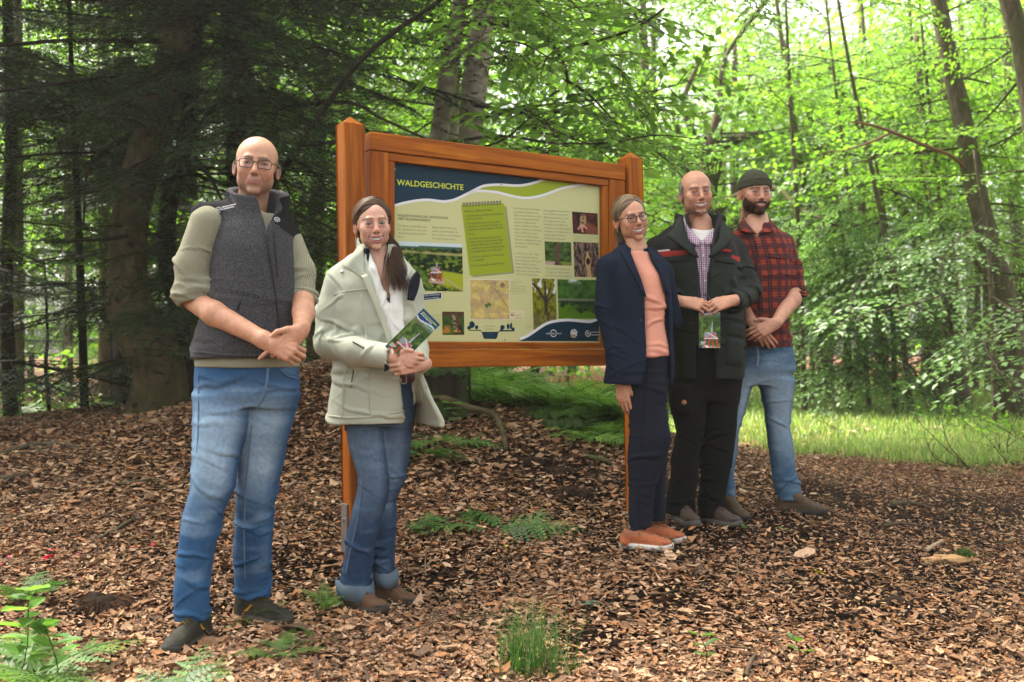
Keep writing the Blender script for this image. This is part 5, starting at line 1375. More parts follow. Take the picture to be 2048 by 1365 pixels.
M_BEANIE = flat_mat('olive_wool', (.046, .050, .031), .95, .1, 160, .3, .5, 260, Sheen_Weight=.03)
M_CUFF = flat_mat('denim_inside', (.085, .115, .145), .9, .1, 200, .2)
M_LACE_Y = flat_mat('speckled_lace', (.06, .045, .015), .8, .2, 260, .95)
M_LACE_B = flat_mat('brown_lace', (.07, .045, .035), .8, .2, 200, .3)
M_LACE_O = flat_mat('rust_lace', (.25, .07, .03), .8, .2, 200, .3)
def lens_mat():
 t = NT('spectacle_lens'); a = t.N.new('ShaderNodeBsdfTransparent'); b = t.N.new('ShaderNodeBsdfGlossy'); b.inputs['Roughness'].default_value = .03
 m = t.N.new('ShaderNodeMixShader'); m.inputs[0].default_value = .05
 t.L.new(a.outputs[0], m.inputs[1]); t.L.new(b.outputs[0], m.inputs[2]); return t.done(m)
M_LENS = lens_mat()
def glasses(person, body, M, T, shape, mat, ex, size=(.026, .016), y=-.103, ear=.085, tilt=0, r=.0017, rtop=None):
 MM = np.eye(4); MM[:3, :3] = M; MM[:3, 3] = T
 root = None; mb = MB(); lens = []
 for s in (-1, 1):
  a = np.linspace(0, 2*np.pi, 33)
  if shape == 'rect':
   n = 4.5; cx = np.sign(np.cos(a))*np.abs(np.cos(a))**(2/n); cz = np.sign(np.sin(a))*np.abs(np.sin(a))**(2/n)
  else: cx, cz = np.cos(a), np.sin(a)*1.0
  X = s*(ex+.001)+size[0]*cx; Z = -.002+size[1]*cz
  Y = y+.9*(np.abs(X)-.01)**2*4
  ring = np.stack([X, Y, Z], 1)
  rr = np.full(len(ring), r) if rtop is None else np.where(cz > .1, rtop, r)
  mb.tube(ring, rr, 6, None, False)
  lens.append(ring)
  xo = s*(ex+.001+size[0]); yo = y+.9*(abs(xo)-.01)**2*4
  mb.tube(spline([(xo, yo, .005), (s*(abs(xo)*.55+ear*.45), yo+.022, .007), (s*(ear-.002), -.025, .008), (s*ear, .008, .007), (s*(ear-.002), .030, -.004)], 14), r*1.3, 6)
 x0 = ex+.001-size[0]
 mb.tube(spline([(-x0, y+.002, .003), (0, y-.004, .006), (x0, y+.002, .003)], 9), r*1.1, 6)
 fr = link('glasses', mb.mesh('glasses', mat, True, False, MM), person.o)
 for ring in lens:
  V = np.vstack([ring[:-1], ring[:-1].mean(0)]); n = len(V)-1; j = np.arange(n)
  F3 = np.stack([j, (j+1) % n, np.full(n, n)], 1)
  link('lens', mesh_np('lens', V@M.T+T, F3, M_LENS), fr)
 return fr
def text_mesh(name, s, size, mat, parent=None, M=None, bold=0.0, align='LEFT', res=2, thick=0.0, shear=0, xs=1.0, spacing=1.0):
 cu = bpy.data.curves.new(name, 'FONT'); cu.body = s; cu.size = size; cu.resolution_u = res; cu.offset = bold
 cu.align_x = align; cu.extrude = thick; cu.shear = shear; cu.space_character = spacing
 to = bpy.data.objects.new(name, cu); COL.objects.link(to)
 bpy.context.view_layer.update()
 dg = bpy.context.evaluated_depsgraph_get()
 me = bpy.data.meshes.new_from_object(to.evaluated_get(dg)); me.name = name
 bpy.data.objects.remove(to); bpy.data.curves.remove(cu)
 n = len(me.vertices); co = np.zeros(n*3, np.float32); me.vertices.foreach_get('co', co); co = co.reshape(-1, 3)
 co[:, 0] *= xs
 if M is not None: co = co@np.array(M)[:3, :3].T+np.array(M)[:3, 3]
 me.vertices.foreach_set('co', co.ravel().astype(np.float32)); me.materials.clear(); me.materials.append(mat); me.update()
 return link(name, me, parent)
# ================================================================ INFORMATION BOARD
SO = np.array([-.554, 4.616, 0.0]); SU = np.array([math.cos(R_(33)), math.sin(R_(33)), 0]); SN = np.array([math.sin(R_(33)), -math.cos(R_(33)), 0]); SZ = np.array([0, 0, 1.0])
PW, PZ0, PZ1 = 1.218, 1.151, 1.982
def wood_mat(name, axis, seed):
 t = NT(name); tc = t.N.new('ShaderNodeTexCoord'); mp = t.n('Mapping'); t.L.new(tc.outputs['Object'], mp.inputs['Vector'])
 sc = {'u': (2.2, 2.2, 38), 'z': (30, 30, 1.6)}[axis]; mp.inputs['Scale'].default_value = sc; mp.inputs['Location'].default_value = (seed, seed*1.7, seed*.6)
 a = t.noise(1.0, 5, .6, mp, .6); b = t.noise(.35, 2, .5, mp, 1.5); k = t.n('TexVoronoi', Scale=3.4); t.L.new(t.coord(scale=(1, 1, 1) if axis == 'u' else (1.6, 1.6, .7)).outputs[0], k.inputs['Vector'])
 col = t.ramp(a, [(.30, (.17, .042, .002)), (.5, (.32, .090, .004)), (.72, (.46, .155, .010))])
 col = t.mix(t.ramp(b, [(.45, (0, 0, 0)), (.7, (.55,)*3)]), col, (.20, .040, .003))
 col = t.mix(t.ramp(k.outputs[0], [(.03, (.9,)*3), (.075, (0, 0, 0))]), col, (.07, .018, .004))
 return t.done(t.bsdf(col, .5, .12, t.bump(a, .35, .005)))
W_U, W_Z, W_Z2, W_U2 = wood_mat('stained_wood_rail', 'u', 1), wood_mat('stained_wood_post', 'z', 2), wood_mat('stained_wood_stile', 'z', 5), wood_mat('stained_wood_trim', 'u', 7)
sb = SO+SU*.6; sb[2] = float(gz(sb[0], sb[1]))
BOARD = thing('information_board', 'orange stained wooden information board with two pointed posts, about forest history', 'sign', sb)
def S(u, z, n=0.0): return SO+SU*u+SN*n+np.array([0, 0, z])-sb
MS = np.eye(4); MS[:3, 0] = SU; MS[:3, 1] = -SN; MS[:3, 2] = SZ; MS[:3, 3] = SO-sb    # local frame: u, depth (away), z
def sbox(name, u0, u1, z0, z1, n0, n1, mat, parent, bev=.004):
 mb = MB(); mb.box((u0, -n1, z0), (u1, -n0, z1), None, bev); return link(name, mb.mesh(name, mat, False, False, MS), parent)
# posts
def post(uc, ztop, apex, lean, label):
 g = SO+SU*uc; b = gz(g[0], g[1]); mb = MB(); h = .051; n = 7; zz = np.linspace(float(b)-.35, ztop, n); V = []
 for z in zz:
  f = (ztop-z)/(ztop-b); o = np.array([lean*f, 0, 0])
  for a, c in ((-h, -h), (h, -h), (h, h), (-h, h)):
   for da, dc in ((np.sign(a)*-.006, 0), (0, np.sign(c)*-.006)) if (a*c > 0) else ((0, np.sign(c)*-.006), (np.sign(a)*-.006, 0)):
    V.append(SO+SU*(uc+a+da)-SN*(c+dc)+o+np.array([0, 0, z])-sb)
 m = 8; i = np.arange(n-1)[:, None]*m; j = np.arange(m)[None]; j2 = (j+1) % m
 mb.add(np.array(V), np.stack([i+j, i+j2, i+m+j2, i+m+j], -1).reshape(-1, 4))
 o = link('post', mb.mesh('post', W_Z, False), BOARD); o['label'] = label
 mc = MB(); top = np.array(V[-8:])-np.array([0, 0, -.001]); e = top.mean(0)+np.array([0, 0, apex-ztop]); c0 = top.mean(0)
 lo_ = c0+(top-c0)*1.02; lo_[:, 2] = c0[2]-.004
 mc.add(np.vstack([lo_, top, e]), np.stack([np.arange(8), (np.arange(8)+1) % 8, (np.arange(8)+1) % 8+8, np.arange(8)+8], -1)); mc.add(np.vstack([top, e]), np.stack([np.arange(8), (np.arange(8)+1) % 8, np.full(8, 8)], -1))
 link('post_cap', mc.mesh('post_cap', W_Z2, False), o)
 return o
pl = post(-.215, 2.128, 2.166, .040, 'left post, with a grey metal bracket near the ground')
pr = post(1.425, 2.146, 2.186, .045, 'right post, leaning slightly')
mb = MB(); q = SO+SU*(-.215-.052)+np.array([.033, 0, .30])-sb
mb.box((-.2725+.032, -.030, .20), (-.2665+.034, .030, .42), None, .002)
br = link('bracket', mb.mesh('bracket', M_METAL, False, False, MS), pl)
mb = MB(); cc = np.array([-.2715+.031, 0, .345]); mb.tube(np.array([cc, cc-np.array([.010, 0, 0])]), .011, 6); link('bolt', mb.mesh('bolt', M_METAL, False, False, MS), br)
# frame
sbox('top_rail', -.127, 1.365, 2.022, 2.105, -.035, .036, W_U, BOARD)
sbox('bottom_rail', -.127, 1.365, 1.029, 1.117, -.035, .036, W_U2, BOARD)
sbox('stile', -.127, -.034, 1.1185, 2.0205, -.033, .031, W_Z2, BOARD); sbox('stile', PW+.040, 1.365, 1.1185, 2.0205, -.033, .031, W_Z, BOARD)
sbox('frame_trim', -.033, PW+.039, PZ1+.001, 2.0205, -.033, .024, W_U2, BOARD, .003); sbox('frame_trim', -.033, PW+.039, 1.1185, PZ0-.001, -.033, .024, W_U, BOARD, .003)
sbox('frame_trim', -.033, .0, PZ0, PZ1, -.033, .023, W_Z, BOARD, .003); sbox('frame_trim', PW, PW+.039, PZ0, PZ1, -.033, .023, W_Z2, BOARD, .003)
M_CREAM = flat_mat('cream_print', (.50, .51, .25), .5, .12, 3, .04)
PANEL = sbox('panel', .0005, PW-.0005, PZ0+.0005, PZ1-.0005, -.020, -.004, M_CREAM, BOARD, .0)
for uu, zz in ((.012, PZ1-.03), (.60, PZ1-.045), (PW-.012, PZ0+.02), (.62, PZ0+.012)):
 mb = MB(); c = np.array([uu, .004, zz]); mb.tube(np.array([c, c-np.array([0, .004, 0])]), .0045, 10); link('screw', mb.mesh('screw', M_METAL, True, False, MS), PANEL)
def uv(px, py):
 d = np.array([(px-CX0)/FPX, 1.0, -(py-HZ)/FPX]); o = np.array([0, 0, CAMZ]); t = ((SO-o)@SN-.004)/(d@SN) if False else ((SO-SN*.004-o)@SN)/(d@SN); p = o+t*d
 return float((p-SO)@SU), float(p[2])
LAY = [0]
def fmat(name, c, rough=.5): return flat_mat(name, c, rough, .12)
INK = dict(navy=fmat('navy_print', (.006, .030, .055)), lime=fmat('lime_print', (.28, .36, .025)), white=fmat('white_print', (.66, .68, .70)), note=fmat('note_print', (.27, .34, .020)), dark=fmat('dark_ink', (.045, .055, .040)), yel=fmat('yellow_ink', (.52, .60, .04)), grey=fmat('grey_ink', (.16, .18, .11)), shade=fmat('print_shadow', (.25, .26, .14)), leg=fmat('legend_print', (.60, .54, .33)), green=fmat('dark_green_print', (.06, .11, .02)), red=fmat('red_print', (.45, .03, .04)), sky=fmat('pale_badge', (.55, .66, .66)), black=fmat('black_ink', (.015, .015, .015)))
M_PIC = attr_mat('photo_print', .5, .12)
def poly(name, pts, ink, layer):
 """printed area from photo points, fan-filled through blender's tessellator"""
 from mathutils.geometry import tessellate_polygon
 Q = [S(*uv(x, y), -.004+.0004*layer) for x, y in pts]
 U = [Vector((*uv(x, y), 0)) for x, y in pts]; tri = [t for t in tessellate_polygon([U])]
 F = []
 for a, b, c in tri:
  n = np.cross(Q[b]-Q[a], Q[c]-Q[a]); F.append((a, b, c) if n@SN > 0 else (a, c, b))
 return link(name, mesh_np(name, np.array(Q), np.array(F), INK[ink], None, False), PANEL)
def curve_band(name, pts, w, ink, layer):
 q = spline(pts, 8*len(pts)); U = np.array([uv(*p) for p in q]); T = np.gradient(U, axis=0); T /= np.linalg.norm(T, axis=1)[:, None]; Nn = np.stack([-T[:, 1], T[:, 0]], 1)
 a, b = U+Nn*w/2, U-Nn*w/2; n = len(q); V = [S(*p, -.004+.0004*layer) for p in np.vstack([b, a])]; i = np.arange(n-1)
 return link(name, mesh_np(name, np.array(V), np.stack([i, i+1, n+i+1, n+i], -1), INK[ink], None, False), PANEL)
def text_geo(s, bold=0, shear=0, spacing=1.0, res=1):
 cu = bpy.data.curves.new('t', 'FONT'); cu.body = s; cu.size = 1.0; cu.resolution_u = res; cu.offset = bold; cu.shear = shear; cu.space_character = spacing
 to = bpy.data.objects.new('t', cu); COL.objects.link(to); bpy.context.view_layer.update()
 me = bpy.data.meshes.new_from_object(to.evaluated_get(bpy.context.evaluated_depsgraph_get()))
 n = len(me.vertices); co = np.zeros(n*3, np.float32); me.vertices.foreach_get('co', co); co = co.reshape(-1, 3)[:, :2]
 F = np.array([list(p.vertices) for p in me.polygons if len(p.vertices) == 3]); bpy.data.objects.remove(to); bpy.data.curves.remove(cu); bpy.data.meshes.remove(me)
 return co, F
def lines(name, rows, ink, layer, bold=.006, shear=0, res=1):
 """rows of (text, x0, y0, x1, y1, height px): baseline ends in the photo, letters in one mesh"""
 Vs, Fs, n = [], [], 0
 for s, x0, y0, x1, y1, h in rows:
  co, F = text_geo(s, bold, shear, 1.0, res)
  if not len(F): continue
  a, b = np.array(uv(x0, y0)), np.array(uv(x1, y1)); top = np.array(uv(x0, y0-h)); hh = np.linalg.norm(top-a)
  ex = b-a; wd = co[:, 0].max(); ey = np.array([-ex[1], ex[0]])/np.linalg.norm(ex)*hh/.70
  p = a+co[:, :1]/wd*ex+co[:, 1:]*ey
  Vs.append(np.array([S(q[0], q[1], -.004+.0004*layer) for q in p])); Fs.append(F+n); n += len(co)
 return link(name, mesh_np(name, np.vstack(Vs), [np.vstack(Fs)], INK[ink], None, False), PANEL)
hb = [(785, 413), (787, 412), (808, 406), (836, 401), (858, 400), (877, 402.3), (889, 403), (905, 400.5), (919, 395), (947, 381), (961, 374), (975, 370.5), (1000, 369.3), (1020, 370.6), (1040, 371), (1063, 367), (1093, 357)]
e0 = (784.9, 325.5)
poly('header_print', [e0]+[tuple(p) for p in spline(hb, 60)]+[(1094, 357.6)], 'navy', 1)
lw = [(953, 382), (975, 382.5), (996, 385), (1028, 393), (1055, 396), (1087, 390), (1127, 376), (1174, 368), (1199.6, 367)]
up_ = [(947, 381), (961, 374), (975, 370.5), (1000, 369.3), (1020, 370.6), (1040, 371), (1063, 367), (1093, 357.6)]
poly('header_print', [tuple(p) for p in spline(up_, 30)]+[(1199.7, 366.8)]+[tuple(p) for p in spline(lw, 40)][::-1], 'lime', 1)
curve_band('wave_print', hb, .0125, 'white', 2); curve_band('wave_print', [(938, 386)]+lw, .0125, 'white', 2)
bw = [(1040, 681), (1043, 679.6), (1054.5, 674.6), (1068.7, 665.4), (1083, 655.5), (1097, 648.4), (1118, 644), (1139.5, 643), (1160.7, 645), (1179, 646.3), (1189, 643.5), (1197.5, 640)]
poly('footer_print', [tuple(p) for p in spline(bw, 50)]+[(1197.5, 682.5), (1038, 682.5)], 'navy', 4); curve_band('wave_print', [(x, y-2.5) for x, y in bw], .0145, 'white', 5)
lines('title_lettering', [('WALDGESCHICHTE', 793.5, 370, 926.5, 380, 11.5)], 'yel', 3, .012, res=3)
lines('heading_lettering', [('WALDENTSTEHUNG UND -ENTWICKLUNG', 795, 433, 896, 438.5, 5.0), ('ÜBER DIE JAHRHUNDERTE', 795, 439.5, 860, 443.5, 5.0)], 'dark', 1, .006, res=2)
def block(name, x0, y0, x1, dy, slope, h, rows, ink='grey', bold=.003, dxl=0.0, full=None):
 mx = max(len(r) for r in rows); R = []
 for k, r in enumerate(rows):
  if not r: continue
  f = len(r)/mx; xa = x0+dxl*k; w = (x1-x0)*f; y = y0+dy*k; R.append((r, xa, y, xa+w, y+slope*w, h))
 return lines(name, R, ink, 1, bold)
block('text_lettering', 795, 453, 853, 7.3, .05, 3.9, ['Der Ihlower Wald bildet eine', 'Art „Waldinsel“ in der sonst', 'offenen Landschaft Ostfries-', 'lands.'])
block('text_lettering', 864, 456.5, 922, 7.3, .05, 3.9, ['Erwähnt wird der Wald erst-', 'mals im 13. Jahrhundert, als', 'hier ein Kloster des Zisterzien-', 'serordens errichtet wurde.'])
block('text_lettering', 1027, 418, 1083, 6.95, .06, 3.9, ['Noch heute siehst Du künstlich', 'angelegte Fischteiche in der', 'Nähe des alten Forsthauses, die', 'auf die damalige Bewirtschaf-', 'tung durch die Mönche hin-', 'deuten. Im Verlauf der Refor-', 'mation errichteten ostfriesische', 'Grafen und Fürsten aus den', 'Trümmern des 1529 zerstörten', 'Klosters ein Jagdschloss, folg-', 'lich wurde der Wald als Jagd-', 'gebiet genutzt.', '', 'In der Zeit von 1810 - 1815', 'wurden unter französischer', 'Herrschaft viele ostfriesische', 'Wälder abgeholzt. Danach', 'begann eine Zeit der Wieder-', 'aufforstung. Im Ihlower Wald', 'wurden insbesondere Eiche-'], dxl=.23)
block('text_lettering', 1087, 422.5, 1141, 6.95, .05, 3.8, ['chen angepflanzt. Besonderhei-', 'ten des Waldes stellen heute', 'Altbaumbestände dar. So sind', 'die Fragmente einer alten', 'Lindenallee in der Nähe des', 'Forsthauses, die wahrscheinlich', 'zu Beginn des 17. Jahrhunderts', 'angelegt wurde, heute als', 'Naturdenkmal ausgewiesen.'], dxl=.2)
block('text_lettering', 1091, 539, 1143, 7, .03, 3.8, ['Auch ein Naturdenkmal ist die', '„Königseiche“, rund 500 Jahre', 'alt, die Du hier sehen kannst.'])
block('caption_lettering', 1147, 473, 1196, 3.9, .04, 2.3, ['Fledermaus mit Jungtieren in einer', 'Baumhöhle, Blick durch einen Spalt', 'am Stamm einer alten Eiche'], 'shade')
block('caption_lettering', 1021, 565, 1052, 4.6, .02, 2.6, ['Historische Karte', 'von 1806', 'Topographische Karte des', 'Königreichs Hannover und', 'Herzogthums Braunschweig', 'von August Papen'], 'grey')
block('caption_lettering', 970, 654, 990, 6, .0, 3.4, ['Querschnitt', 'Fischteich'], 'grey'); block('caption_lettering', 1052, 653, 1066, 4.6, .0, 2.4, ['Königs-', 'eiche'], 'shade')
# notebook sheet with its printed shadow and spiral
poly('note_shadow_print', [(931, 418), (1013, 413), (1028.5, 547), (945, 555)], 'shade', 1)
NBK = poly('note_print', [(922.5, 411.8), (1008, 407), (1024, 544), (939.7, 552)], 'note', 2)
def nb(fx, fy):
 a = np.array([922.5, 411.8])*(1-fx)+np.array([1008, 407])*fx; b = np.array([939.7, 552])*(1-fx)+np.array([1024, 544])*fx; return a*(1-fy)+b*fy
def nlines(rows, h, bold=.003):
 R = []
 for s, fx0, fy, fx1 in rows:
  p, q = nb(fx0, fy), nb(fx1, fy); R.append((s, p[0], p[1], q[0], q[1], h))
 return lines('note_lettering', R, 'dark', 4, bold, .25)
nlines([('Nutzung – früher und heute', .05, .095, .70)], 4.6)
nlines([('Historisch alter Laubwald mit überwiegend', .09, .160, .94), ('Buchen und Eichen', .09, .205, .46), ('Ehemaliger Klosterstandort mit entspre-', .09, .270, .87), ('chenden Spuren wie z.B. Fischteichen oder', .09, .315, .91), ('Wallanlagen, Klosterimagination & Kloster-', .09, .360, .93), ('garten', .09, .420, .22),
  ('Der Ihlower Wald wird heute durch die', .09, .490, .84), ('Niedersächsischen Landesforsten als Eigen-', .09, .535, .89), ('tümerin im Rahmen der Grundsätze der', .09, .580, .85), ('„langfristig ökologischen Waldentwicklung“', .09, .628, .91), ('nachhaltig gepflegt und bewirtschaftet.', .09, .675, .82), ('Teilbereich „Naturwald“ – Prozessschutz,', .09, .750, .86), ('ohne Eingriffe', .09, .800, .36), ('Freizeitnutzung durch die Bevölkerung', .09, .875, .84)], 3.9)
for f0, f1 in ((.13, .21), (.24, .42), (.46, .68), (.72, .80), (.845, .89)):
 a, b = nb(.055, f0), nb(.055, f1); curve_band('note_rule', [tuple(a), tuple((a+b)/2), tuple(b)], .0014, 'dark', 4)
mb = MB()
for k in range(13):
 p = nb(.05+.9*k/12.6, -.005); r = np.linspace(0, 2*np.pi, 11); u0, z0 = uv(*p)
 mb.tube(np.array([S(u0+.0045*math.cos(t), z0+.0035+.010*math.sin(t), -.0018+.0006*math.sin(t)) for t in r]), .0013, 4, None, False)
mb.build('spiral_print', INK['black'], PANEL)
# pictures as fine colour grids
def pic(name, corners, fn, nx, ny, layer=2, kind=None):
 c = [np.array(uv(*p)) for p in corners]; gx, gy = np.meshgrid(np.linspace(0, 1, nx), np.linspace(0, 1, ny))
 UVp = ((c[0][None, None]*(1-gx)[..., None]+c[1]*gx[..., None])*(1-gy)[..., None]+(c[3]*(1-gx)[..., None]+c[2]*gx[..., None])*gy[..., None]).reshape(-1, 2)
 V = np.array([S(a, b, -.004+.0004*layer) for a, b in UVp]); i = np.arange(ny-1)[:, None]*nx; j = np.arange(nx-1)[None]
 return link(name, mesh_np(name, V, np.stack([i+j, i+nx+j, i+nx+j+1, i+j+1], -1).reshape(-1, 4), M_PIC, fn(gx.ravel(), gy.ravel()).clip(.003, .9), False), PANEL)
def lay(C, m, col): return C*(1-m[:, None])+np.array(col)*m[:, None]
def seg(x, y, a, b, w, asp=1.0):
 ax_, ay = a; bx, by = b; ux, uy = (bx-ax_)*asp, by-ay; L2 = ux*ux+uy*uy+1e-9; px_, py_ = (x-ax_)*asp, y-ay
 t = np.clip((px_*ux+py_*uy)/L2, 0, 1); return sstep(w*1.25, w*.75, np.hypot(px_-t*ux, py_-t*uy))
def nz2(x, y, s, seed=0, o=3): return ((fbm(np.stack([x*s, y*s, 0*x+seed], -1), o, seed)-.5)*1.7+.5).clip(0, 1)
def chapel(C, x, y, cx, cy, s, asp):
 T = lambda a, b: (cx+a*s/asp, cy+b*s)
 C = lay(C, seg(x, y, T(-.35, .62), T(.45, .70), .16*s, asp), (.42, .30, .22))
 roof = sstep(.02, -.02, np.abs((x-cx)*asp/s+.05)-.34*(1+.2*0))*(y > cy-.30*s)*(y < cy+.06*s); C = lay(C, roof*.85, (.26, .28, .32))
 for a in (-.36, -.12, .12, .34): C = lay(C, seg(x, y, T(a, -.02), T(a, .62), .035*s, asp), (.42, .025, .045))
 C = lay(C, seg(x, y, T(-.1, .02), T(.1, -.28), .04*s, asp), (.45, .03, .05)); C = lay(C, seg(x, y, T(.34, .02), T(.12, -.28), .04*s, asp), (.45, .03, .05))
 C = lay(C, seg(x, y, T(-.38, .06), T(.38, .04), .03*s, asp), (.62, .64, .68)); C = lay(C, seg(x, y, T(-.2, -.30), T(.36, .04), .022*s, asp), (.6, .62, .66))
 C = lay(C, seg(x, y, T(.05, -.30), T(.06, -.60), .035*s, asp), (.33, .38, .44)); C = lay(C, seg(x, y, T(.06, -.60), T(.07, -.95), .014*s, asp), (.33, .38, .44))
 return lay(C, seg(x, y, T(-.30, .50), T(-.16, .58), .06*s, asp), (.72, .68, .62))
def aerial(x, y):
 n = nz2(x, y*1.3, 20, 1, 3); n2 = nz2(x, y*2.4, 9, 2); n3 = nz2(x, y, 7, 4)
 C = np.array((.016, .042, .008))*(.2+1.4*n)[:, None]; C = lay(C, sstep(.50, .66, n)*(.4+.9*n3).clip(0, 1), (.10, .17, .012)); C = lay(C, sstep(.62, .76, n)*sstep(.45, .6, n3)*sstep(.35, .5, y), (.26, .27, .015))
 C = lay(C, sstep(.34, .24, y+.05*n2)*sstep(.42, .3, x-y)*.0, (.1, .1, .1)); C = lay(C, sstep(.15, .11, y+.02*n2), (.04, .10, .08)); C = lay(C, sstep(.03, .0, np.abs(y-.20-.03*x)-.02+.03*n2)*.85, (.36, .33, .12))
 C = lay(C, (y < .085-.01*x)*1.0, (.50, .60, .62)); C = lay(C, sstep(.55, .59, y-.16*(x-.6))*sstep(.64, .70, x+.04*n2)*sstep(.95, .85, y-.25*(x-.7)), (.30, .36, .015)); C = lay(C, seg(x, y, (.72, .74), (1, .98), .012), (.40, .33, .20))
 for k in range(7): C = lay(C, sstep(1.2, .7, np.hypot((x-.30-.03*k)/.05, (y-.60-.055*k)/.06)+.8*(n-.5))*.8, (.13, .20, .015) if k % 2 else (.05, .12, .012))
 return chapel(C, x, y, .57, .60, .30, 1.36)
pic('photo_print', [(797, 482.6), (924, 488.3), (926.3, 583.6), (799, 581)], aerial, 84, 62)
def falcon(x, y):
 C = np.array((.035, .085, .012))*(.5+nz2(x, y, 5, 3))[:, None]; C = lay(C, sstep(.35, .1, y)*.9, (.07, .035, .015)); C = lay(C, sstep(.62, .72, nz2(x, y, 7, 5))*(y > .6), (.42, .15, .02))
 b = sstep(1.1, .9, np.hypot((x-.66-.12*(y-.5))/.17, (y-.52)/.33)); C = lay(C, b, (.09, .045, .025)); C = lay(C, b*sstep(.02, -.05, x-.66-.1*(y-.5))*.9, (.36, .26, .17)); C = lay(C, sstep(1.1, .9, np.hypot((x-.53)/.085, (y-.20)/.075)), (.34, .27, .20))
 C = lay(C, seg(x, y, (.52, .18), (.60, .14), .03), (.08, .05, .03)); C = lay(C, b*sstep(.55, .65, nz2(x*1.4, y, 24, 6)), (.03, .016, .01)); C = lay(C, seg(x, y, (.80, .62), (.92, .92), .045), (.02, .014, .01)); C = lay(C, seg(x, y, (.55, .84), (.64, .84), .04), (.45, .28, .03))
 return lay(C, seg(x, y, (.55, .95), (1, .96), .07), (.05, .03, .018))
pic('photo_print', [(884, 623.5), (927.8, 624), (928.5, 670), (885, 670.5)], falcon, 36, 38)
def mapf(x, y):
 n = nz2(x, y, 7, 8); C = np.array((.50, .40, .13))*(.75+.5*n)[:, None]; C = lay(C, sstep(.52, .62, nz2(x, y, 5, 9))*.6, (.40, .27, .16))
 ln = np.abs(nz2(x, y, 9, 10)-.5); C = lay(C, sstep(.018, .006, ln)*.75, (.16, .12, .08)); ln = np.abs(nz2(x, y, 22, 11)-.5); C = lay(C, sstep(.03, .01, ln)*.55, (.20, .15, .09)); C = lay(C, sstep(.55, .7, nz2(x, y, 30, 12))*sstep(.45, .1, y)*sstep(.35, .55, x)*.6, (.12, .09, .08))
 C = lay(C, seg(x, y, (.42, .95), (.47, .65), .012)+seg(x, y, (.47, .65), (.8, .32), .012), (.30, .34, .20)); C = lay(C, seg(x, y, (.62, .2), (.97, .72), .007), (.15, .10, .06)); C = lay(C, sstep(.08, .07, np.abs(x-.83)+np.abs(y-.13)), (.17, .13, .09)); g = sstep(.06, .045, np.hypot(x-.49, y-.62)+.05*(nz2(x, y, 16, 13)-.5))+sstep(.05, .035, np.hypot(x-.41, y-.66)+.04*(nz2(x, y, 16, 14)-.5))
 return lay(C, g.clip(0, 1), (.055, .11, .015))
poly('map_border_print', [(938.3, 559), (1018.3, 560), (1019.8, 639.8), (939.9, 640.2)], 'white', 2); pic('map_print', [(939.2, 559.8), (1017.5, 560.8), (1019, 639), (940.7, 639.4)], mapf, 70, 70, 3)
poly('legend_print', [(1019, 621), (1049.3, 622), (1049.3, 640), (1020, 639.6)], 'leg', 2); poly('legend_print', [(1021, 629.2), (1027, 629.4), (1027, 632), (1021, 631.8)], 'green', 4); lines('legend_lettering', [('Legende', 1021, 626.8, 1029, 627, 2.2), ('Ihlower Wald', 1029, 632, 1041, 632, 2.0), ('ehemalige Klosterteiche', 1029, 637, 1047, 637.2, 2.0)], 'dark', 4, .01)
def oak(x, y):
 n = nz2(x, y*1.6, 10, 15, 4); C = np.array((.16, .17, .012))*(.3+1.3*n)[:, None]; C = lay(C, sstep(.60, .68, nz2(x, y, 8, 16))*sstep(.5, .3, y), (.62, .64, .62)); C = lay(C, sstep(.66, .74, y+.1*(n-.5))*.8, (.10, .085, .03)*np.array(1.0))
 for a, b, w in (((.56, .78), (.55, .42), .13), ((.55, .45), (.25, .22), .07), ((.25, .22), (.02, .10), .05), ((.55, .45), (.53, .08), .07), ((.57, .42), (.75, .20), .055), ((.75, .2), (.82, .08), .04), ((.6, .45), (.9, .30), .04), ((.62, .72), (.78, .60), .035)): C = lay(C, seg(x, y, a, b, w*.55), (.045, .026, .020))
 return lay(C, sstep(.55, .66, nz2(x, y, 16, 17))*sstep(.6, .75, y)*.8, (.20, .21, .04))
pic('photo_print', [(1064, 557), (1111, 558.5), (1114, 660), (1067, 660)], oak, 40, 70, 2)
def pond(x, y):
 n = nz2(x, y, 9, 18, 4); C = np.array((.035, .10, .012))*(.25+1.5*n)[:, None]; C = lay(C, sstep(.2, .02, np.hypot((x-.40)*1.1, y*1.3)+.2*(n-.5)), (.62, .68, .68)); C = lay(C, sstep(.04, .02, np.abs(y-.51-.02*x))*.6, (.25, .25, .18)); C = lay(C, sstep(.52, .56, y)*sstep(.75, .6, y)*.8, (.008, .022, .012)); return lay(C, sstep(.70, .80, y+.25*(n-.5)+.1*(x < .3)), (.10, .24, .012)*np.array(1.0)*.8)
pic('photo_print', [(1114.5, 559), (1196.5, 560.5), (1196.5, 638), (1117, 638)], pond, 60, 56, 2)
def bat(x, y):
 C = np.array((.055, .014, .010))*(.4+1.1*nz2(x, y, 8, 19))[:, None]; C = lay(C, sstep(.0, .15, y-.35-.5*(x-.55)+.0)*sstep(.45, .55, x)*sstep(.5, .3, y-.55*(x)-.3)*.7, (.22, .07, .03)); b = sstep(1.1, .85, np.hypot((x-.40+.1*(y-.5))/.13, (y-.42)/.34)); C = lay(C, b, (.36, .22, .10)); C = lay(C, b*sstep(.5, .65, nz2(x, y, 14, 20))*.8, (.04, .025, .02))
 for a, c in (((.36, .58), (.22, .78)), ((.36, .6), (.38, .9)), ((.42, .6), (.54, .72))): C = lay(C, seg(x, y, a, c, .035), (.55, .28, .22))
 return lay(C, seg(x, y, (.20, .12), (.24, .5), .06), (.012, .006, .006))
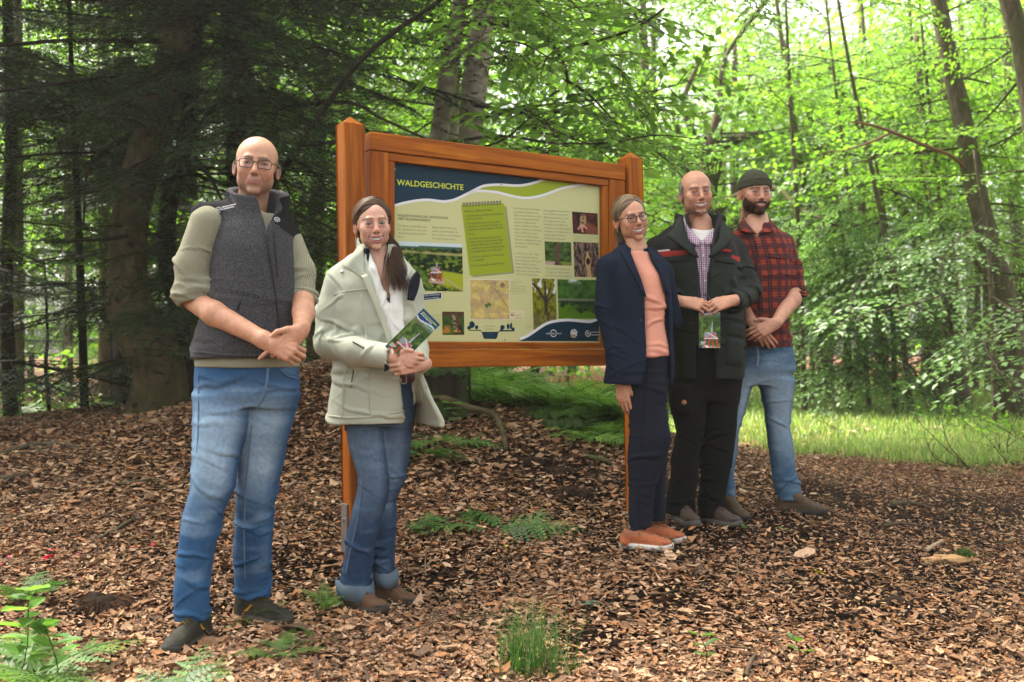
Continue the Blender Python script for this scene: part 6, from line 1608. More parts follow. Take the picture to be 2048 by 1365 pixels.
pic('photo_print', [(1144, 423), (1195, 427), (1196, 470), (1146, 467)], bat, 42, 36)
def hollow(x, y):
 n = nz2(x*2.2, y*.9, 12, 21, 4); C = np.array((.11, .07, .055))*(.1+1.7*sstep(.25, .8, n))[:, None]; w = np.interp(y, [.0, .25, .45, .6, .8, 1], [.0, .02, .09, .12, .07, .10]); cx = np.interp(y, [0, .3, .6, 1], [.52, .55, .56, .62]); C = lay(C, sstep(w+.02, w-.02, np.abs(x-cx))*(y > .2), (.42, .27, .11)); C = lay(C, sstep(1.1, .9, np.hypot((x-.57)/.085, (y-.55)/.10)), (.006, .004, .003)); return lay(C, sstep(1.1, .8, np.hypot((x-.5)/.10, (y-.2)/.07))*.9, (.01, .007, .006))
pic('photo_print', [(1146.5, 483.6), (1197, 486), (1197.5, 555), (1149, 554)], hollow, 44, 52)
def lime_tree(x, y):
 n = nz2(x, y, 9, 22, 4); C = np.array((.045, .085, .018))*(.25+1.5*n)[:, None]; C = lay(C, sstep(.80, .84, y-.04*x), (.16, .22, .03)); C = lay(C, sstep(.84, .90, y)*sstep(.6, .4, x), (.42, .30, .27));
 for a, b, w in (((.46, .95), (.46, .35), .12), ((.46, .4), (.50, .0), .09), ((.40, .96), (.55, .96), .10)): C = lay(C, seg(x, y, a, b, w*.7), np.array((.10, .06, .045)))
 return lay(C, sstep(.55, .65, nz2(x*2, y, 18, 23))*seg(x, y, (.46, .95), (.46, .35), .08)*.7, (.025, .014, .010))
pic('photo_print', [(1089, 483), (1142, 485), (1143.5, 532), (1090.7, 529.5)], lime_tree, 44, 38)
pic('photo_print', [(800, 622), (841, 622), (841.5, 668), (800, 668)], lambda x, y: np.array((.03, .08, .012))*(.4+nz2(x, y, 6, 30))[:, None], 16, 16)
poly('banner_border_print', [(823, 590.6), (883, 584.6), (883.6, 598), (823.6, 605)], 'white', 3); BN = poly('banner_print', [(823, 591.8), (882, 585.8), (882.4, 596.8), (823.6, 603.6)], 'navy', 4)
lines('banner_lettering', [('Wissen kannst Du den im Wald verteilten', 828, 595.2, 879, 590.4, 2.8), ('Tafeln entnehmen oder hier weiterlesen', 828, 601.2, 877, 596, 2.8)], 'white', 5, .008)
block('caption_lettering', 862, 632, 882, 4.4, .0, 2.3, ['Wanderfalke auf', 'dem Ansitz am', 'Rand des alten', 'Waldes bei der', 'Jagd auf Vögel'], 'shade')
# cross-section of the pond between two groups of trees
poly('pond_print', [(937, 662), (960, 662), (963, 664), (966, 674), (968, 678), (991, 678.5), (994, 676), (997, 665), (999, 663.5), (1029, 663), (1029, 660.5), (1000, 660.5), (996, 664), (964, 664), (961, 660), (937, 660.5)], 'navy', 2)
def blob(cx, cy, rx, ry, sd):
 r = random.Random(sd); return [(cx+rx*math.cos(a)*(.82+.3*r.random()), cy+ry*math.sin(a)*(.82+.3*r.random())) for a in np.linspace(0, 2*np.pi, 15)[:-1]]
for k, (cx, cy, rx, ry) in enumerate(((944, 650, 5.5, 7), (938, 656, 4, 4), (953, 655, 3.5, 4.5), (1005, 655, 4.5, 5), (1003, 659, 3, 2.5), (1016, 653, 3, 6), (1022, 652, 2.5, 6.5), (1026, 658, 3.4, 3))): poly('tree_print', blob(cx, cy, rx, ry, k), 'navy', 2)
# emblems on the footer
def ringband(cx, cy, r, a0, a1, w, ink, lay_): curve_band('emblem_print', [(cx+r*math.cos(a)*.9, cy+r*math.sin(a)) for a in np.linspace(a0, a1, 14)], w, ink, lay_)
ringband(1106.5, 667, 6.6, -2.9, -.3, .0045, 'white', 6); ringband(1106.5, 667, 6.6, .4, 2.7, .0045, 'white', 6); lines('emblem_lettering', [('LANDKREIS AURICH', 1092, 669, 1122, 669, 3.0)], 'white', 6, .012)
poly('emblem_print', blob(1147.5, 667, 7.0, 9.2, 3), 'sky', 6); poly('emblem_print', blob(1143, 672, 2.6, 4.0, 4), 'lime', 7); poly('emblem_print', blob(1148, 672, 2.4, 2.6, 5), 'red', 8); lines('emblem_lettering', [('WALD', 1142.5, 664, 1152, 664, 2.8)], 'red', 8, .012)
ringband(1175.5, 667.5, 5.6, -.5, 5.0, .004, 'white', 6)
for dx in (-2, 0, 2): curve_band('emblem_print', [(1175.5+dx, 664.5), (1175.5+dx, 667), (1175.5+dx, 670)], .003, 'white', 6)
lines('emblem_lettering', [('Niedersächsische', 1182, 666, 1197, 666, 3.2), ('Landesforsten', 1182, 671.5, 1196, 671.5, 3.2)], 'white', 6, .01)
# ---------------------------------------------------------------- the two leaflets
def leaflet(name_label, c3, label):
 """c3: four corners (tl, tr, br, bl) in the place"""
 c = [np.array(p, float) for p in c3]; base = (c[2]+c[3])/2; g = thing('leaflet', label, 'leaflet', base)
 n = np.cross(c[1]-c[0], c[3]-c[0]); n /= np.linalg.norm(n); n = n if n[1] < 0 else -n
 def pt(x, y, o=0): return ((c[0]*(1-x)+c[1]*x)*(1-y)+(c[3]*(1-x)+c[2]*x)*y)+n*(o+.003*math.sin(y*3))-base
 mb = MB(); nx, ny = 2, 8; V = np.array([pt(a, b, o) for o in (-.0016, 0) for b in np.linspace(0, 1, ny) for a in np.linspace(0, 1, nx)]); m = nx*ny; F = []
 for k in range(ny-1):
  a = k*2; F += [[a+m, a+2+m, a+3+m, a+1+m], [a, a+1, a+3, a+2], [a, a+2, a+2+m, a+m], [a+1, a+1+m, a+3+m, a+3]]
 F += [[0, m, m+1, 1], [2*ny-2, 2*ny-1, m+2*ny-1, m+2*ny-2]]
 link('sheet', mesh_np('sheet', V, np.array(F), INK['white'], None, False), g)
 def img(x, y):
  k = nz2(x*.5, y, 15, 40, 4); C = np.array((.030, .070, .014))*(.3+1.6*k)[:, None]; C = lay(C, sstep(.60, .72, k)*.6, (.13, .19, .03)); C = lay(C, sstep(.33, .25, y+.05*x)*.7, (.16, .17, .09)); C = lay(C, sstep(.24, .20, y+.02*np.sin(x*6)), (.06, .14, .15))
  w = .17+.03*np.sin(x*5.2+.4); C = lay(C, sstep(w+.015, w+.005, y), (.70, .72, .74)); C = lay(C, sstep(w-.005, w-.012, y), (.006, .045, .12)); C = lay(C, sstep(.015, .0, np.abs(y-.20+.05*(x-.7)))*(x > .5)*.7, (.45, .5, .08))
  b = .97-.02*np.sin(x*5); C = lay(C, sstep(b-.01, b, y), (.006, .045, .12))
  return chapel(C, x, y, .56, .76, .40, .48)
 nx, ny = 30, 60; gx, gy = np.meshgrid(np.linspace(0, 1, nx), np.linspace(0, 1, ny)); V = np.array([pt(a, b, .0008) for a, b in zip(gx.ravel(), gy.ravel())]); i = np.arange(ny-1)[:, None]*nx; j = np.arange(nx-1)[None]
 link('cover_print', mesh_np('cover_print', V, np.stack([i+j, i+nx+j, i+nx+j+1, i+j+1], -1).reshape(-1, 4), M_PIC, img(gx.ravel(), gy.ravel()).clip(.003, .9), False), g)
 for k, (s, ink, y0) in enumerate((('HERZLICH WILLKOMMEN', 'yel', .075), ('IM IHLOWER WALD', 'white', .115))):
  co, F = text_geo(s, .02); sc = .86/co[:, 0].max() if k == 0 else .66/co[:, 0].max(); V = np.array([pt(.07+q[0]*sc, y0-q[1]*sc*.5, .0016) for q in co])
  link('cover_lettering', mesh_np('cover_lettering', V, [F], INK[ink], None, False), g)
 for k in range(3):
  V = np.array([pt(a, b, .0016) for a, b in ((.08, .86+.025*k), (.08, .872+.025*k), (.34-.05*k, .872+.025*k), (.34-.05*k, .86+.025*k))]); link('cover_lettering', mesh_np('cover_lettering', V, np.array([[0, 1, 2, 3]]), INK['white'], None, False), g)
d1, d2 = 4.03, 3.98
leaflet('w', [P(847, 617, d1+.02), P(880, 650, d1+.03), P(804, 727, d2+.02), P(770, 693, d2)], 'forest leaflet held slanting upward by the woman in the pale green parka')
leaflet('m', [P(1397.5, 612, 5.03), P(1440, 614, 5.03), P(1440.5, 696, 4.98), P(1398.5, 696, 4.98)], 'forest leaflet held hanging down by the man in the dark rain jacket')
# ---------------------------------------------------------------- the five people
def jeans_col(p, dark, fade, kn=None, amt=1.0, seed=0):
 def f(V, N):
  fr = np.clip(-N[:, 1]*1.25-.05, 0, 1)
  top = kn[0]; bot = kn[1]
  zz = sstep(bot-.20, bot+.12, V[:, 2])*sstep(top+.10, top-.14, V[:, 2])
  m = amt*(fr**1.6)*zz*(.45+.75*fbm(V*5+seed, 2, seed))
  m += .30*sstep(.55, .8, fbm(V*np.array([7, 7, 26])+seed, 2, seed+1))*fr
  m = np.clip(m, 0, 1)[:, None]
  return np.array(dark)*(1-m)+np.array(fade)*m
 return f
def legs(p, left, right, pelvis, h=.0062, k=.028):
 A, B, Cc = [p.rows(r) for r in (left, right, pelvis)]
 al = np.array(A+B+Cc)
 lo = (np.min(al[:, 1]-al[:, 3])-.03, np.min(al[:, 2]-al[:, 4])-.03, np.min(al[:, 0])-.03)
 hi = (np.max(al[:, 1]+al[:, 3])+.03, np.max(al[:, 2]+al[:, 4])+.03, np.max(al[:, 0])+.03)
 F = SDF(lo, hi, h)
 F.op(loft(A, 2.2), 0); F.op(loft(B, 2.2), .006); F.op(loft(Cc, 2.3), k)
 return F
def open_cuffs(p, F, ends, r=.05):
 for (px, py, dy) in ends:
  c = p.L(px, py, dy); F.op(cone(c-np.array([0, 0, .03]), c+np.array([0, 0, .012]), r, r*.96), .004, 's')
def box_sdf(pts, pad, h):
 q = np.array(pts); return SDF(q.min(0)-pad, q.max(0)+pad, h)
def lerpz(p, pts):
 """photo line (x,y) -> function x(z) in the person's own space at its depth"""
 q = np.array([p.L(x, y, dy) for x, y, dy in pts]); o = np.argsort(q[:, 2])
 return q[o, 2], q[o, 0]
def carve(F, p, left, right, ymax, k=.008, lo=None, hi=None):
 zl_, xl_ = lerpz(p, left); zr_, xr_ = lerpz(p, right)
 z0 = max(zl_[0], zr_[0]); z1 = min(zl_[-1], zr_[-1])
 fn = lambda X, Y, Z: np.maximum(np.maximum(np.interp(Z, zl_, xl_)-X, X-np.interp(Z, zr_, xr_)), np.maximum(Y-ymax, np.maximum(z0-Z, Z-z1)))
 F.op(custom(fn, (min(xl_.min(), xr_.min()), -.6, z0), (max(xl_.max(), xr_.max()), ymax, z1)), k, 's')
def person_vest_man():
 p = Person('bald man in glasses with grey wool vest and faded blue jeans, standing leftmost', 3.88, 450, 1272); L = p.L
 sk = (.47, .250, .157)
 # --- head
 M = rotm(12, -3, 5)@np.diag([.95, .97, 1.0]); T = L(512, 332, 0)
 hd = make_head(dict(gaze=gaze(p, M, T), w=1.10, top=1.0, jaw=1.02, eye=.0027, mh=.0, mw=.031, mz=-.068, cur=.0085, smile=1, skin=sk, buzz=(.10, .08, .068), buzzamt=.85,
  hairline=[.07, .045, .0, -.03, .0, .05, .085, .12], stubble=.42, stubc=(.17, .13, .11), brow=(.13, .08, .055), browamt=.9, lip=(.34, .14, .12), lipamt=.5,
  neck_to=(-.018, .055, -.25), neck=.060, lines=.5, adam=1, iris=(.018, .018, .016), nose=1.02, ear=1.06, earout=26, lash=.55, naso=1))
 parts = []; put_head(p, hd, M, T, parts, None)
 # --- arms
 nr = np.array([0, -1, .25])
 a1 = [(cone(L(388, 600, -.06), L(430, 628, -.13), .044, .047, ((0, 1, 0), .92)), .01), (cone(L(430, 628, -.13), L(528, 680, -.215), .046, .030), .02),
   (cone(L(528, 680, -.215), L(545, 690, -.225), .031, .027), .02)]
 h1, _ = hand_prims(L(538, 686, -.225), (1, -.04, -.42), (-.05, -1, .35), 1, fing=[(40, 60, 30), (42, 60, 30), (44, 60, 30), (46, 60, 30)], sc=.98)
 V, Q, C, _f = build_arm(a1+h1, skin=sk); parts.append((V, Q, C))
 a2 = [(cone(L(606, 595, .0), L(607, 625, -.09), .044, .040), .01), (cone(L(607, 625, -.09), L(602, 662, -.19), .040, .029), .02)]
 h2, _ = hand_prims(L(600, 662, -.20), (-.62, -.28, -.72), (.30, -1, .12), -1, fing=[(14, 12, 8), (40, 62, 40), (46, 66, 42), (48, 66, 42)], sc=.98, spread=5,
  thumb=[(.030, .036, .004), (.062, .058, .006), (.092, .064, .000)])
 V, Q, C, _f = build_arm(a2+h2, skin=sk); parts.append((V, Q, C))
 parts.append(core(p, [(L(500, 460, 0), L(495, 730, 0), .09, .10), ], sk, [([L(448, 760, 0), L(435, 908, -.05), L(405, 1040, -.05), L(388, 1230, -.075)], .06, .035), ([L(545, 770, .0), L(525, 908, .07), L(508, 1040, .12), L(506, 1190, .2)], .06, .035)]))
 body = make_body(p, parts); head_extras(p, body, hd, M, T)
 glasses(p, body, M, T, 'rect', flat_mat('dark_spectacle_frame', (.008, .009, .010), .35, .3), hd['ex'], (.0265, .0165), -.104, .089)
 # --- sweater
 F = box_sdf([L(345, 395, -.2), L(625, 740, .2), L(345, 740, .15), L(625, 395, -.15)], .03, .006)
 F.op(cone(L(416, 447, -.05), L(388, 530, -.055), .072, .071), .02); F.op(cone(L(388, 530, -.055), L(388, 592, -.06), .071, .068), .02)
 F.op(cone(L(378, 584, -.06), L(410, 578, -.06), .062, .060), .015)
 F.op(cone(L(574, 482, .05), L(601, 545, .04), .060, .056), .02); F.op(cone(L(601, 545, .04), L(604, 594, .01), .056, .053), .02)
 F.op(loft(p.rows([(735, 393, 597, .138), (700, 393, 597, .135), (600, 415, 585, .115), (480, 420, 575, .09), (430, 440, 560, .07)]), 2.3), .01)
 F.op(cone(L(388, 640, -.10), L(388, 606, -.062), .052, .050), .004, 's'); F.op(cone(L(604, 640, -.04), L(605, 606, .0), .042, .042), .004, 's')
 zon = [(L(392, 500, -.05), L(386, 606, -.06), .10, .010, 22, .35), (L(600, 520, .04), L(604, 606, .01), .09, .009, 24, .4), (L(378, 560, -.06), L(378, 606, -.06), .11, .010, 40, .15)]
 sw = garment('sweater', F, M_KNIT, p.o, zon, 3)
 # rolled cuffs
 for c, ax_, r in ((L(387, 596, -.06), np.array([.12, -.35, -1.0]), .064), (L(605, 598, .01), np.array([.05, -.5, -1.0]), .050)):
  ax_ = ax_/np.linalg.norm(ax_); e1 = np.cross(ax_, (0, 1, 0)); e1 /= np.linalg.norm(e1); e2 = np.cross(ax_, e1)
  mb = MB()
  for k, (o, rr, th) in enumerate(((-.016, 1.03, .013), (.004, 1.0, .012))):
   a = np.linspace(0, 2*np.pi, 41); wob = 1+.04*np.sin(a*3+k)
   mb.tube(c+ax_*o+r*rr*wob[:, None]*(np.cos(a)[:, None]*e1+np.sin(a)[:, None]*e2)+ax_*(.006*np.sin(a*2+k))[:, None], th, 10, None, False)
  mb.build('rolled_cuff', M_KNIT, sw)
 # --- vest
 F = box_sdf([L(375, 370, -.2), L(612, 735, .2), L(375, 735, .2), L(612, 370, -.2)], .03, .0058)
 F.op(loft(p.rows([(716, 387, 602, .155), (700, 386, 602, .158), (640, 403, 595, .152), (570, 418, 592, .148), (500, 424, 588, .138), (455, 424, 585, .11), (425, 440, 565, .085), (400, 468, 548, .06)]), 2.35), 0)
 F.op(cone(L(470, 428, -.02), L(404, 428, -.05), .055, .045), .03); F.op(cone(L(545, 436, .02), L(578, 470, .05), .052, .043), .03)
 # stand-up collar
 V0 = [(-.07, .0)]
 F.op(custom(lambda X, Y, Z: np.maximum(np.hypot((X-L(513, 410)[0])/1.10, (Y-.02)/1.0)-.108-(Z-L(0, 430)[2])*.05, np.maximum(Z-(L(0, 388)[2]+.30*(Y+.02)-.12*(X-L(513, 0)[0])), L(0, 450)[2]-Z)), L(440, 452, -.14), L(590, 360, .16)), .016)
 F.op(custom(lambda X, Y, Z: np.hypot((X-L(514, 410)[0])/1.02, (Y-.012)/1.0)-.086-(Z-L(0, 430)[2])*.06+np.maximum(0, L(0, 440)[2]-Z)*3, L(440, 450, -.14), L(590, 350, .16)), .008, 's')
 # neck opening in front
 carve(F, p, [(500, 350, -.1), (524, 440, -.1), (529, 462, -.1)], [(556, 350, -.1), (540, 430, -.1), (530, 462, -.1)], -.02, .006)
 zon = [(L(495, 560), L(495, 735), .30, .007, 13, .8), (L(410, 540, -.02), L(410, 700, -.02), .12, .006, 16, .7)]
 # yoke colour: black panel over the shoulders
 zy = lambda x: np.interp(x, [L(383, 0)[0], L(420, 0)[0], L(452, 0)[0], L(470, 0)[0], L(545, 0)[0], L(560, 0)[0], L(590, 0)[0]], [L(0, 455)[2], L(0, 446)[2], L(0, 437)[2], L(0, 415)[2], L(0, 430)[2], L(0, 452)[2], L(0, 478)[2]])
 vest = garment('vest', F, M_WOOL, p.o, zon, 5, .0018)
 me = vest.data; me.materials.append(M_YOKE)
 n = len(me.polygons); cen = np.zeros(n*3, np.float32); me.polygons.foreach_get('center', cen); cen = cen.reshape(-1, 3)
 rad = np.hypot(cen[:, 0]-L(513, 0)[0], cen[:, 1]-.02)
 mi = ((cen[:, 2] > zy(cen[:, 0])) & (rad > .118)).astype(np.int32); me.polygons.foreach_set('material_index', mi)
 p.strip(F, [(530, 464), (540, 520), (549, 580), (556, 640), (560, 700), (561, 722)], .009, 'zip', M_ZIP, vest, .004)
 p.strip(F, [(546, 460), (550, 500), (553, 540), (554, 556)], .006, 'pocket_zip', M_ZIP, vest, .003)
 p.strip(F, [(479, 604), (474, 620)], .005, 'pocket_zip', M_ZIP, vest, .004)
 p.strip(F, [(389, 704), (440, 709), (500, 712), (560, 713), (599, 712)], .010, 'hem', M_WOOL, vest, .003)
 for cx, cy, w_, txt in ((437, 420, .0, 1), (553, 440, .0, 0)):
  q, g = p.hit(F, cx, cy, .003); e1 = np.cross((0, 0, 1.0), -g); e1 = np.cross(g, (0, 0, 1)); e1 = -e1/np.linalg.norm(e1); e1 = e1 if e1[0] > 0 else -e1; e2 = np.cross(g, e1); e2 = e2 if e2[2] > 0 else -e2
  th = R_(16 if txt else -10); a1_ = e1*math.cos(th)+e2*math.sin(th); a2_ = -e1*math.sin(th)+e2*math.cos(th)
  MM = np.eye(4); MM[:3, 0] = a1_; MM[:3, 1] = a2_; MM[:3, 2] = g; MM[:3, 3] = q
  mb = MB(); a = np.linspace(-.6, 5.2, 24); s = .0105
  mb.tube(q+s*(np.cos(a)[:, None]*a1_+np.sin(a)[:, None]*a2_), .0012, 5)
  for dx in (-.0045, 0, .0045):
   mb.tube(np.array([q+a1_*dx-a2_*.005, q+a1_*dx+a2_*.004]), .0010, 5)
  em = mb.build('badge', M_WHITETH, vest)
  if txt:
   for k, sn in enumerate(('Niedersächsische', 'Landesforsten')):
    m2 = MM.copy(); m2[:3, 3] = q+a1_*.014+a2_*(.0035-.0085*k)+g*.001
    text_mesh('badge_lettering', sn, .0078, M_WHITETH, em, m2, .0004, thick=.0004)
 # --- jeans
 F = legs(p, [(1236, 353, 420, .066, -.075), (1175, 352, 421, .068, -.07), (1106, 359, 429, .073, -.06), (1032, 369, 443, .078, -.05), (977, 383, 469, .086, -.045), (908, 388, 481, .094, -.04), (838, 388, 503, .102, -.03), (790, 390, 506, .11, -.01)],
    [(1190, 473, 539, .062, .21), (1150, 469, 541, .066, .19), (1101, 470, 542, .072, .16), (1023, 474, 548, .077, .12), (958, 477, 558, .084, .09), (908, 481, 570, .092, .07), (848, 488, 585, .10, .04), (790, 500, 597, .11, .02)],
    [(812, 405, 582, .10), (790, 391, 597, .122), (750, 391, 597, .128), (722, 395, 594, .125)])
 open_cuffs(p, F, [(386, 1238, -.075), (506, 1194, .21)], .050)
 zon = [(L(470, 900, -.04), L(390, 1060, -.055), .14, .009, 13, .9), (L(390, 1100, -.06), L(386, 1236, -.075), .11, .012, 24, .5),
   (L(520, 900, .07), L(508, 1060, .14), .12, .010, 15, .8), (L(506, 1100, .17), L(506, 1195, .21), .10, .013, 26, .5),
   (L(500, 740, -.05), L(495, 860, -.02), .17, .008, 16, 1.1)]
 dn, fd = (.022, .072, .165), (.23, .34, .46)
 je = garment('jeans', F, M_DENIM, p.o, zon, 11, .0032, jeans_col(p, dn, fd, (L(0, 790)[2], L(0, 960)[2]), 1.0, 2))
 M_SEAM = flat_mat('denim_seam', (.10, .17, .27), .85, .1)
 p.strip(F, [(536, 735), (534, 765), (526, 792), (515, 815)], .012, 'fly_seam', M_SEAM, je, .003)
 p.strip(F, [(505, 850), (494, 960), (490, 1060), (492, 1160)], .005, 'inseam', M_SEAM, je, .003)
 p.strip(F, [(397, 745), (398, 840), (396, 905)], .005, 'outseam', M_SEAM, je, .003)
 p.strip(F, [(560, 738), (575, 752), (594, 757)], .005, 'pocket_edge', M_SEAM, je, .003)
 # --- shoes
 ca = dict(upper=(.026, .025, .016), sole=(.040, .037, .031), toe=(.035, .035, .033), accent=(.50, .22, .015), line=(.05, .045, .03))
 make_shoe(p, L(394, 1281, -.08), -12, 0, .29, 1, ca, .105, laces=M_LACE_Y)
 make_shoe(p, L(505, 1240, .20), 66, 0, .29, 1, ca, .105, laces=M_LACE_Y)
 return p
def person_parka_woman():
 p = Person('dark haired woman in open pale green parka and white scarf holding a brochure', 4.25, 740, 1216); L = p.L
 sk = (.55, .315, .225)
 M = rotm(16, -4, -4)@np.diag([.93, .94, .95]); T = L(745, 450, 0)
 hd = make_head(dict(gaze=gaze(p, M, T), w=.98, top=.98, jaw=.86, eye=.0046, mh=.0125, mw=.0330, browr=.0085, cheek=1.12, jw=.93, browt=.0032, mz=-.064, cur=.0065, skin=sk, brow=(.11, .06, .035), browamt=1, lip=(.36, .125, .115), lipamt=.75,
  neck_to=(-.006, .05, -.25), neck=.050, iris=(.012, .020, .032), nose=.97, ear=.92, earout=20, lash=.8, naso=1))
 parts = []; put_head(p, hd, M, T, parts, None)
 ch = SDF(L(715, 620, -.16), L(810, 480, .08), .005)
 ch.op(cone(L(754, 505, .015), L(764, 560, .0), .050, .060), .0); ch.op(cone(L(764, 560, .0), L(768, 600, -.02), .058, .055), .02); ch.op(cone(L(735, 550, .0), L(792, 550, .0), .035, .035), .03)
 V, Q = ch.extract(1, 1); parts.append((V, Q, np.tile(np.array(sk)*.97, (len(V), 1))))
 a1 = [(cone(L(760, 712, -.20), L(786, 716, -.235), .030, .026), .01)]
 h1, _ = hand_prims(L(788, 716, -.235), (1, -.10, -.10), (-.15, -1, .10), 1, fing=[(46, 50, 28), (50, 54, 30), (56, 56, 30), (60, 56, 30)], sc=.89,
  thumb=[(.030, .030, .004), (.058, .042, .012), (.082, .040, .012)])
 V, Q, C, _f = build_arm(a1+h1, skin=sk); parts.append((V, Q, C))
 a2 = [(cone(L(850, 728, -.15), L(838, 728, -.20), .029, .026), .01)]
 h2, _ = hand_prims(L(838, 730, -.205), (-.86, -.50, -.08), (.62, -.78, .10), -1, fing=[(34, 64, 34), (38, 66, 36), (42, 66, 36), (46, 64, 36)], sc=.89,
  thumb=[(.030, .034, .004), (.052, .052, .006), (.070, .062, -.004)])
 V, Q, C, _f = build_arm(a2+h2, skin=sk); parts.append((V, Q, C))
 parts.append(core(p, [(L(750, 570, .02), L(750, 730, 0), .07, .085), ], sk, [([L(735, 800, 0), L(738, 895, -.01), L(746, 975, -.02), L(726, 1060, -.025), L(711, 1180, -.04)], .05, .03), ([L(792, 800, .01), L(790, 900, .04), L(770, 1000, .06), L(768, 1150, .08)], .045, .03)]))
 body = make_body(p, parts); head_extras(p, body, hd, M, T)
 # earring
 mb = MB(); e = T+M@np.array([-.081, .012, -.050]); mb.tube(np.array([e, e+np.array([.002, -.002, -.018]), e+np.array([.003, -.003, -.040])]), np.array([.0012, .0022, .0030]), 6)
 mb.build('earring', M_METAL, body)
 # hair
 hc = ((.014, .0065, .0035), (.085, .040, .018)); mh_ = attr_mat('brown_hair', .5, .2)
 V, Q, C = cap_hair([-.13, -.07, -.03, .0, .03, .055, .075, .092, .105, .13], [.075, .06, .036, .004, -.042, -.054, -.061, -.066, -.074, -.11], .0115, hc, 5, w=.98, zmin=-.12, part=.020, off=lambda X, Y, Z: -.50*np.maximum(0, .010-X)*sstep(.03, .08, Z)-.15*np.maximum(0, X-.03))
 hair = lid(V, Q, M, T, 'hair', mh_, p.o, C)
 rnd = random.Random(4); paths = []
 for k in range(420):   # the tail brought forward over the shoulder
  u, v = rnd.gauss(0, 1), rnd.gauss(0, 1); ww = rnd.random()
  path = [T+M@np.array([.035+.012*u, .085, -.03+.015*v]), L(786+4*u, 487, .03+.02*v), L(789+7*u, 515, -.045+.014*v), L(787+9*u+6*ww, 545, -.085+.014*v), L(789+11*u+8*ww, 558+26*ww, -.105+.012*v)]
  paths.append(spline(path, 9))
 strands(paths, .0012, 3, hc, 1).build('hair_tail', mh_, hair, True, True)
 paths = []
 for k in range(90):    # loose wisps
  s = rnd.choice((1, 1, 1, -1)); z0 = rnd.uniform(-.06, .10); y0 = rnd.uniform(-.04, .06)
  a = np.array([s*(.078 if z0 < .07 else .05), y0, z0]); b = a+np.array([s*rnd.uniform(.004, .016), rnd.uniform(-.015, .02), -rnd.uniform(.01, .03)]); c = b+np.array([s*rnd.uniform(-.012, .012), rnd.uniform(-.02, .01), -rnd.uniform(.02, .045)])
  paths.append(spline([T+M@a, T+M@b, T+M@c], 9))
 for k in range(120):   # swept strands over the cap
  x0 = rnd.uniform(-.02, .03)
  side = rnd.choice((-1, 1)); th = rnd.uniform(0, 1)
  pts = []
  for t in np.linspace(0, 1, 9):
   al = t*R_(100+25*th); ph = R_(-52+70*th)*(1-t)+R_(35)*t
   d = np.array([side*math.sin(al), math.sin(ph)*.6+.5*t, math.cos(al)*1.05])
   r = np.array([.090, .110, .104]); pts.append(np.array([.01*(1-t), .012, .026])+d/np.linalg.norm(d/1.0)*r)
  paths.append(np.array([T+M@q for q in pts]))
 strands(paths, .0006, 3, hc, 3).build('hair_wisps', mh_, hair, True, True)
 # --- clothes below the parka
 F = SDF(L(690, 790, -.2), L(850, 500, .2), .006)
 F.op(loft(p.rows([(770, 700, 832, .100), (690, 702, 830, .098), (620, 712, 822, .098), (598, 718, 815, .09)]), 2.2), 0)
 top = garment('top', F, M_TEAL, p.o, [], 2)
 F = SDF(L(690, 760, -.25), L(850, 470, .14), .005)
 for a, b, r0, r1 in ((L(727, 497, -.02), L(742, 545, -.085), .020, .026), (L(742, 545, -.085), L(764, 620, -.10), .026, .036), (L(764, 620, -.10), L(785, 700, -.105), .036, .036), (L(785, 700, -.105), L(790, 735, -.10), .036, .034),
      (L(787, 512, -.02), L(792, 560, -.07), .022, .026), (L(792, 560, -.07), L(793, 620, -.09), .026, .028), (L(793, 620, -.09), L(795, 720, -.10), .028, .034)):
  F.op(cone(a, b, r0, r1, ((0, 1, 0), .62)), .008)
 garment('scarf', F, M_SCARF, p.o, [(L(745, 480, -.05), L(790, 740, -.10), .12, .006, 9, 2.5)], 8, .002)
 # --- parka
 F = box_sdf([L(620, 470, -.26), L(885, 850, .22), L(620, 850, .2), L(885, 470, -.2)], .02, .006)
 F.op(loft(p.rows([(845, 655, 818, .150, .0), (800, 660, 834, .145), (750, 667, 836, .138), (690, 668, 834, .132), (620, 662, 832, .126), (570, 668, 830, .115), (535, 684, 818, .095), (510, 705, 802, .075), (488, 722, 792, .065)]), 2.3), 0)
 F.op(cone(L(700, 545, .0), L(682, 566, .0), .060, .060), .03); F.op(cone(L(800, 548, .03), L(816, 570, .05), .055, .054), .03)
 F.op(cone(L(680, 562, .0), L(662, 625, -.01), .062, .062), .03); F.op(cone(L(662, 625, -.01), L(657, 688, -.04), .060, .060), .03)
 F.op(cone(L(660, 688, -.05), L(712, 703, -.14), .058, .057), .02); F.op(cone(L(712, 703, -.14), L(778, 714, -.22), .056, .050), .02)
 F.op(cone(L(816, 570, .05), L(826, 640, .05), .055, .054), .03); F.op(cone(L(826, 640, .05), L(832, 700, .0), .052, .052), .02); F.op(cone(L(832, 700, .0), L(838, 726, -.16), .050, .046), .02)
 # flaring far panel
 F.op(custom(lambda X, Y, Z: np.abs((X-np.interp(Z, [L(0, 838)[2], L(0, 790)[2], L(0, 730)[2]], [L(862, 0, .02)[0], L(846, 0, .02)[0], L(832, 0, .02)[0]]))+.9*(Y+.02)*np.interp(Z, [L(0, 838)[2], L(0, 740)[2]], [.55, .2]))*.8-.009,
    L(800, 832, -.10), L(885, 735, .12)), .01)
 carve(F, p, [(724, 470, -.12), (730, 515, -.12), (746, 565, -.12), (768, 620, -.12), (786, 690, -.12), (799, 748, -.12), (809, 860, -.12)], [(786, 470, -.12), (790, 520, -.12), (800, 565, -.12), (804, 620, -.12), (806, 690, -.12), (836, 740, -.12), (850, 860, -.12)], -.04, .007)
 F.op(cone(L(752, 440, .02), L(752, 560, .01), .078, .062), .01, 's')
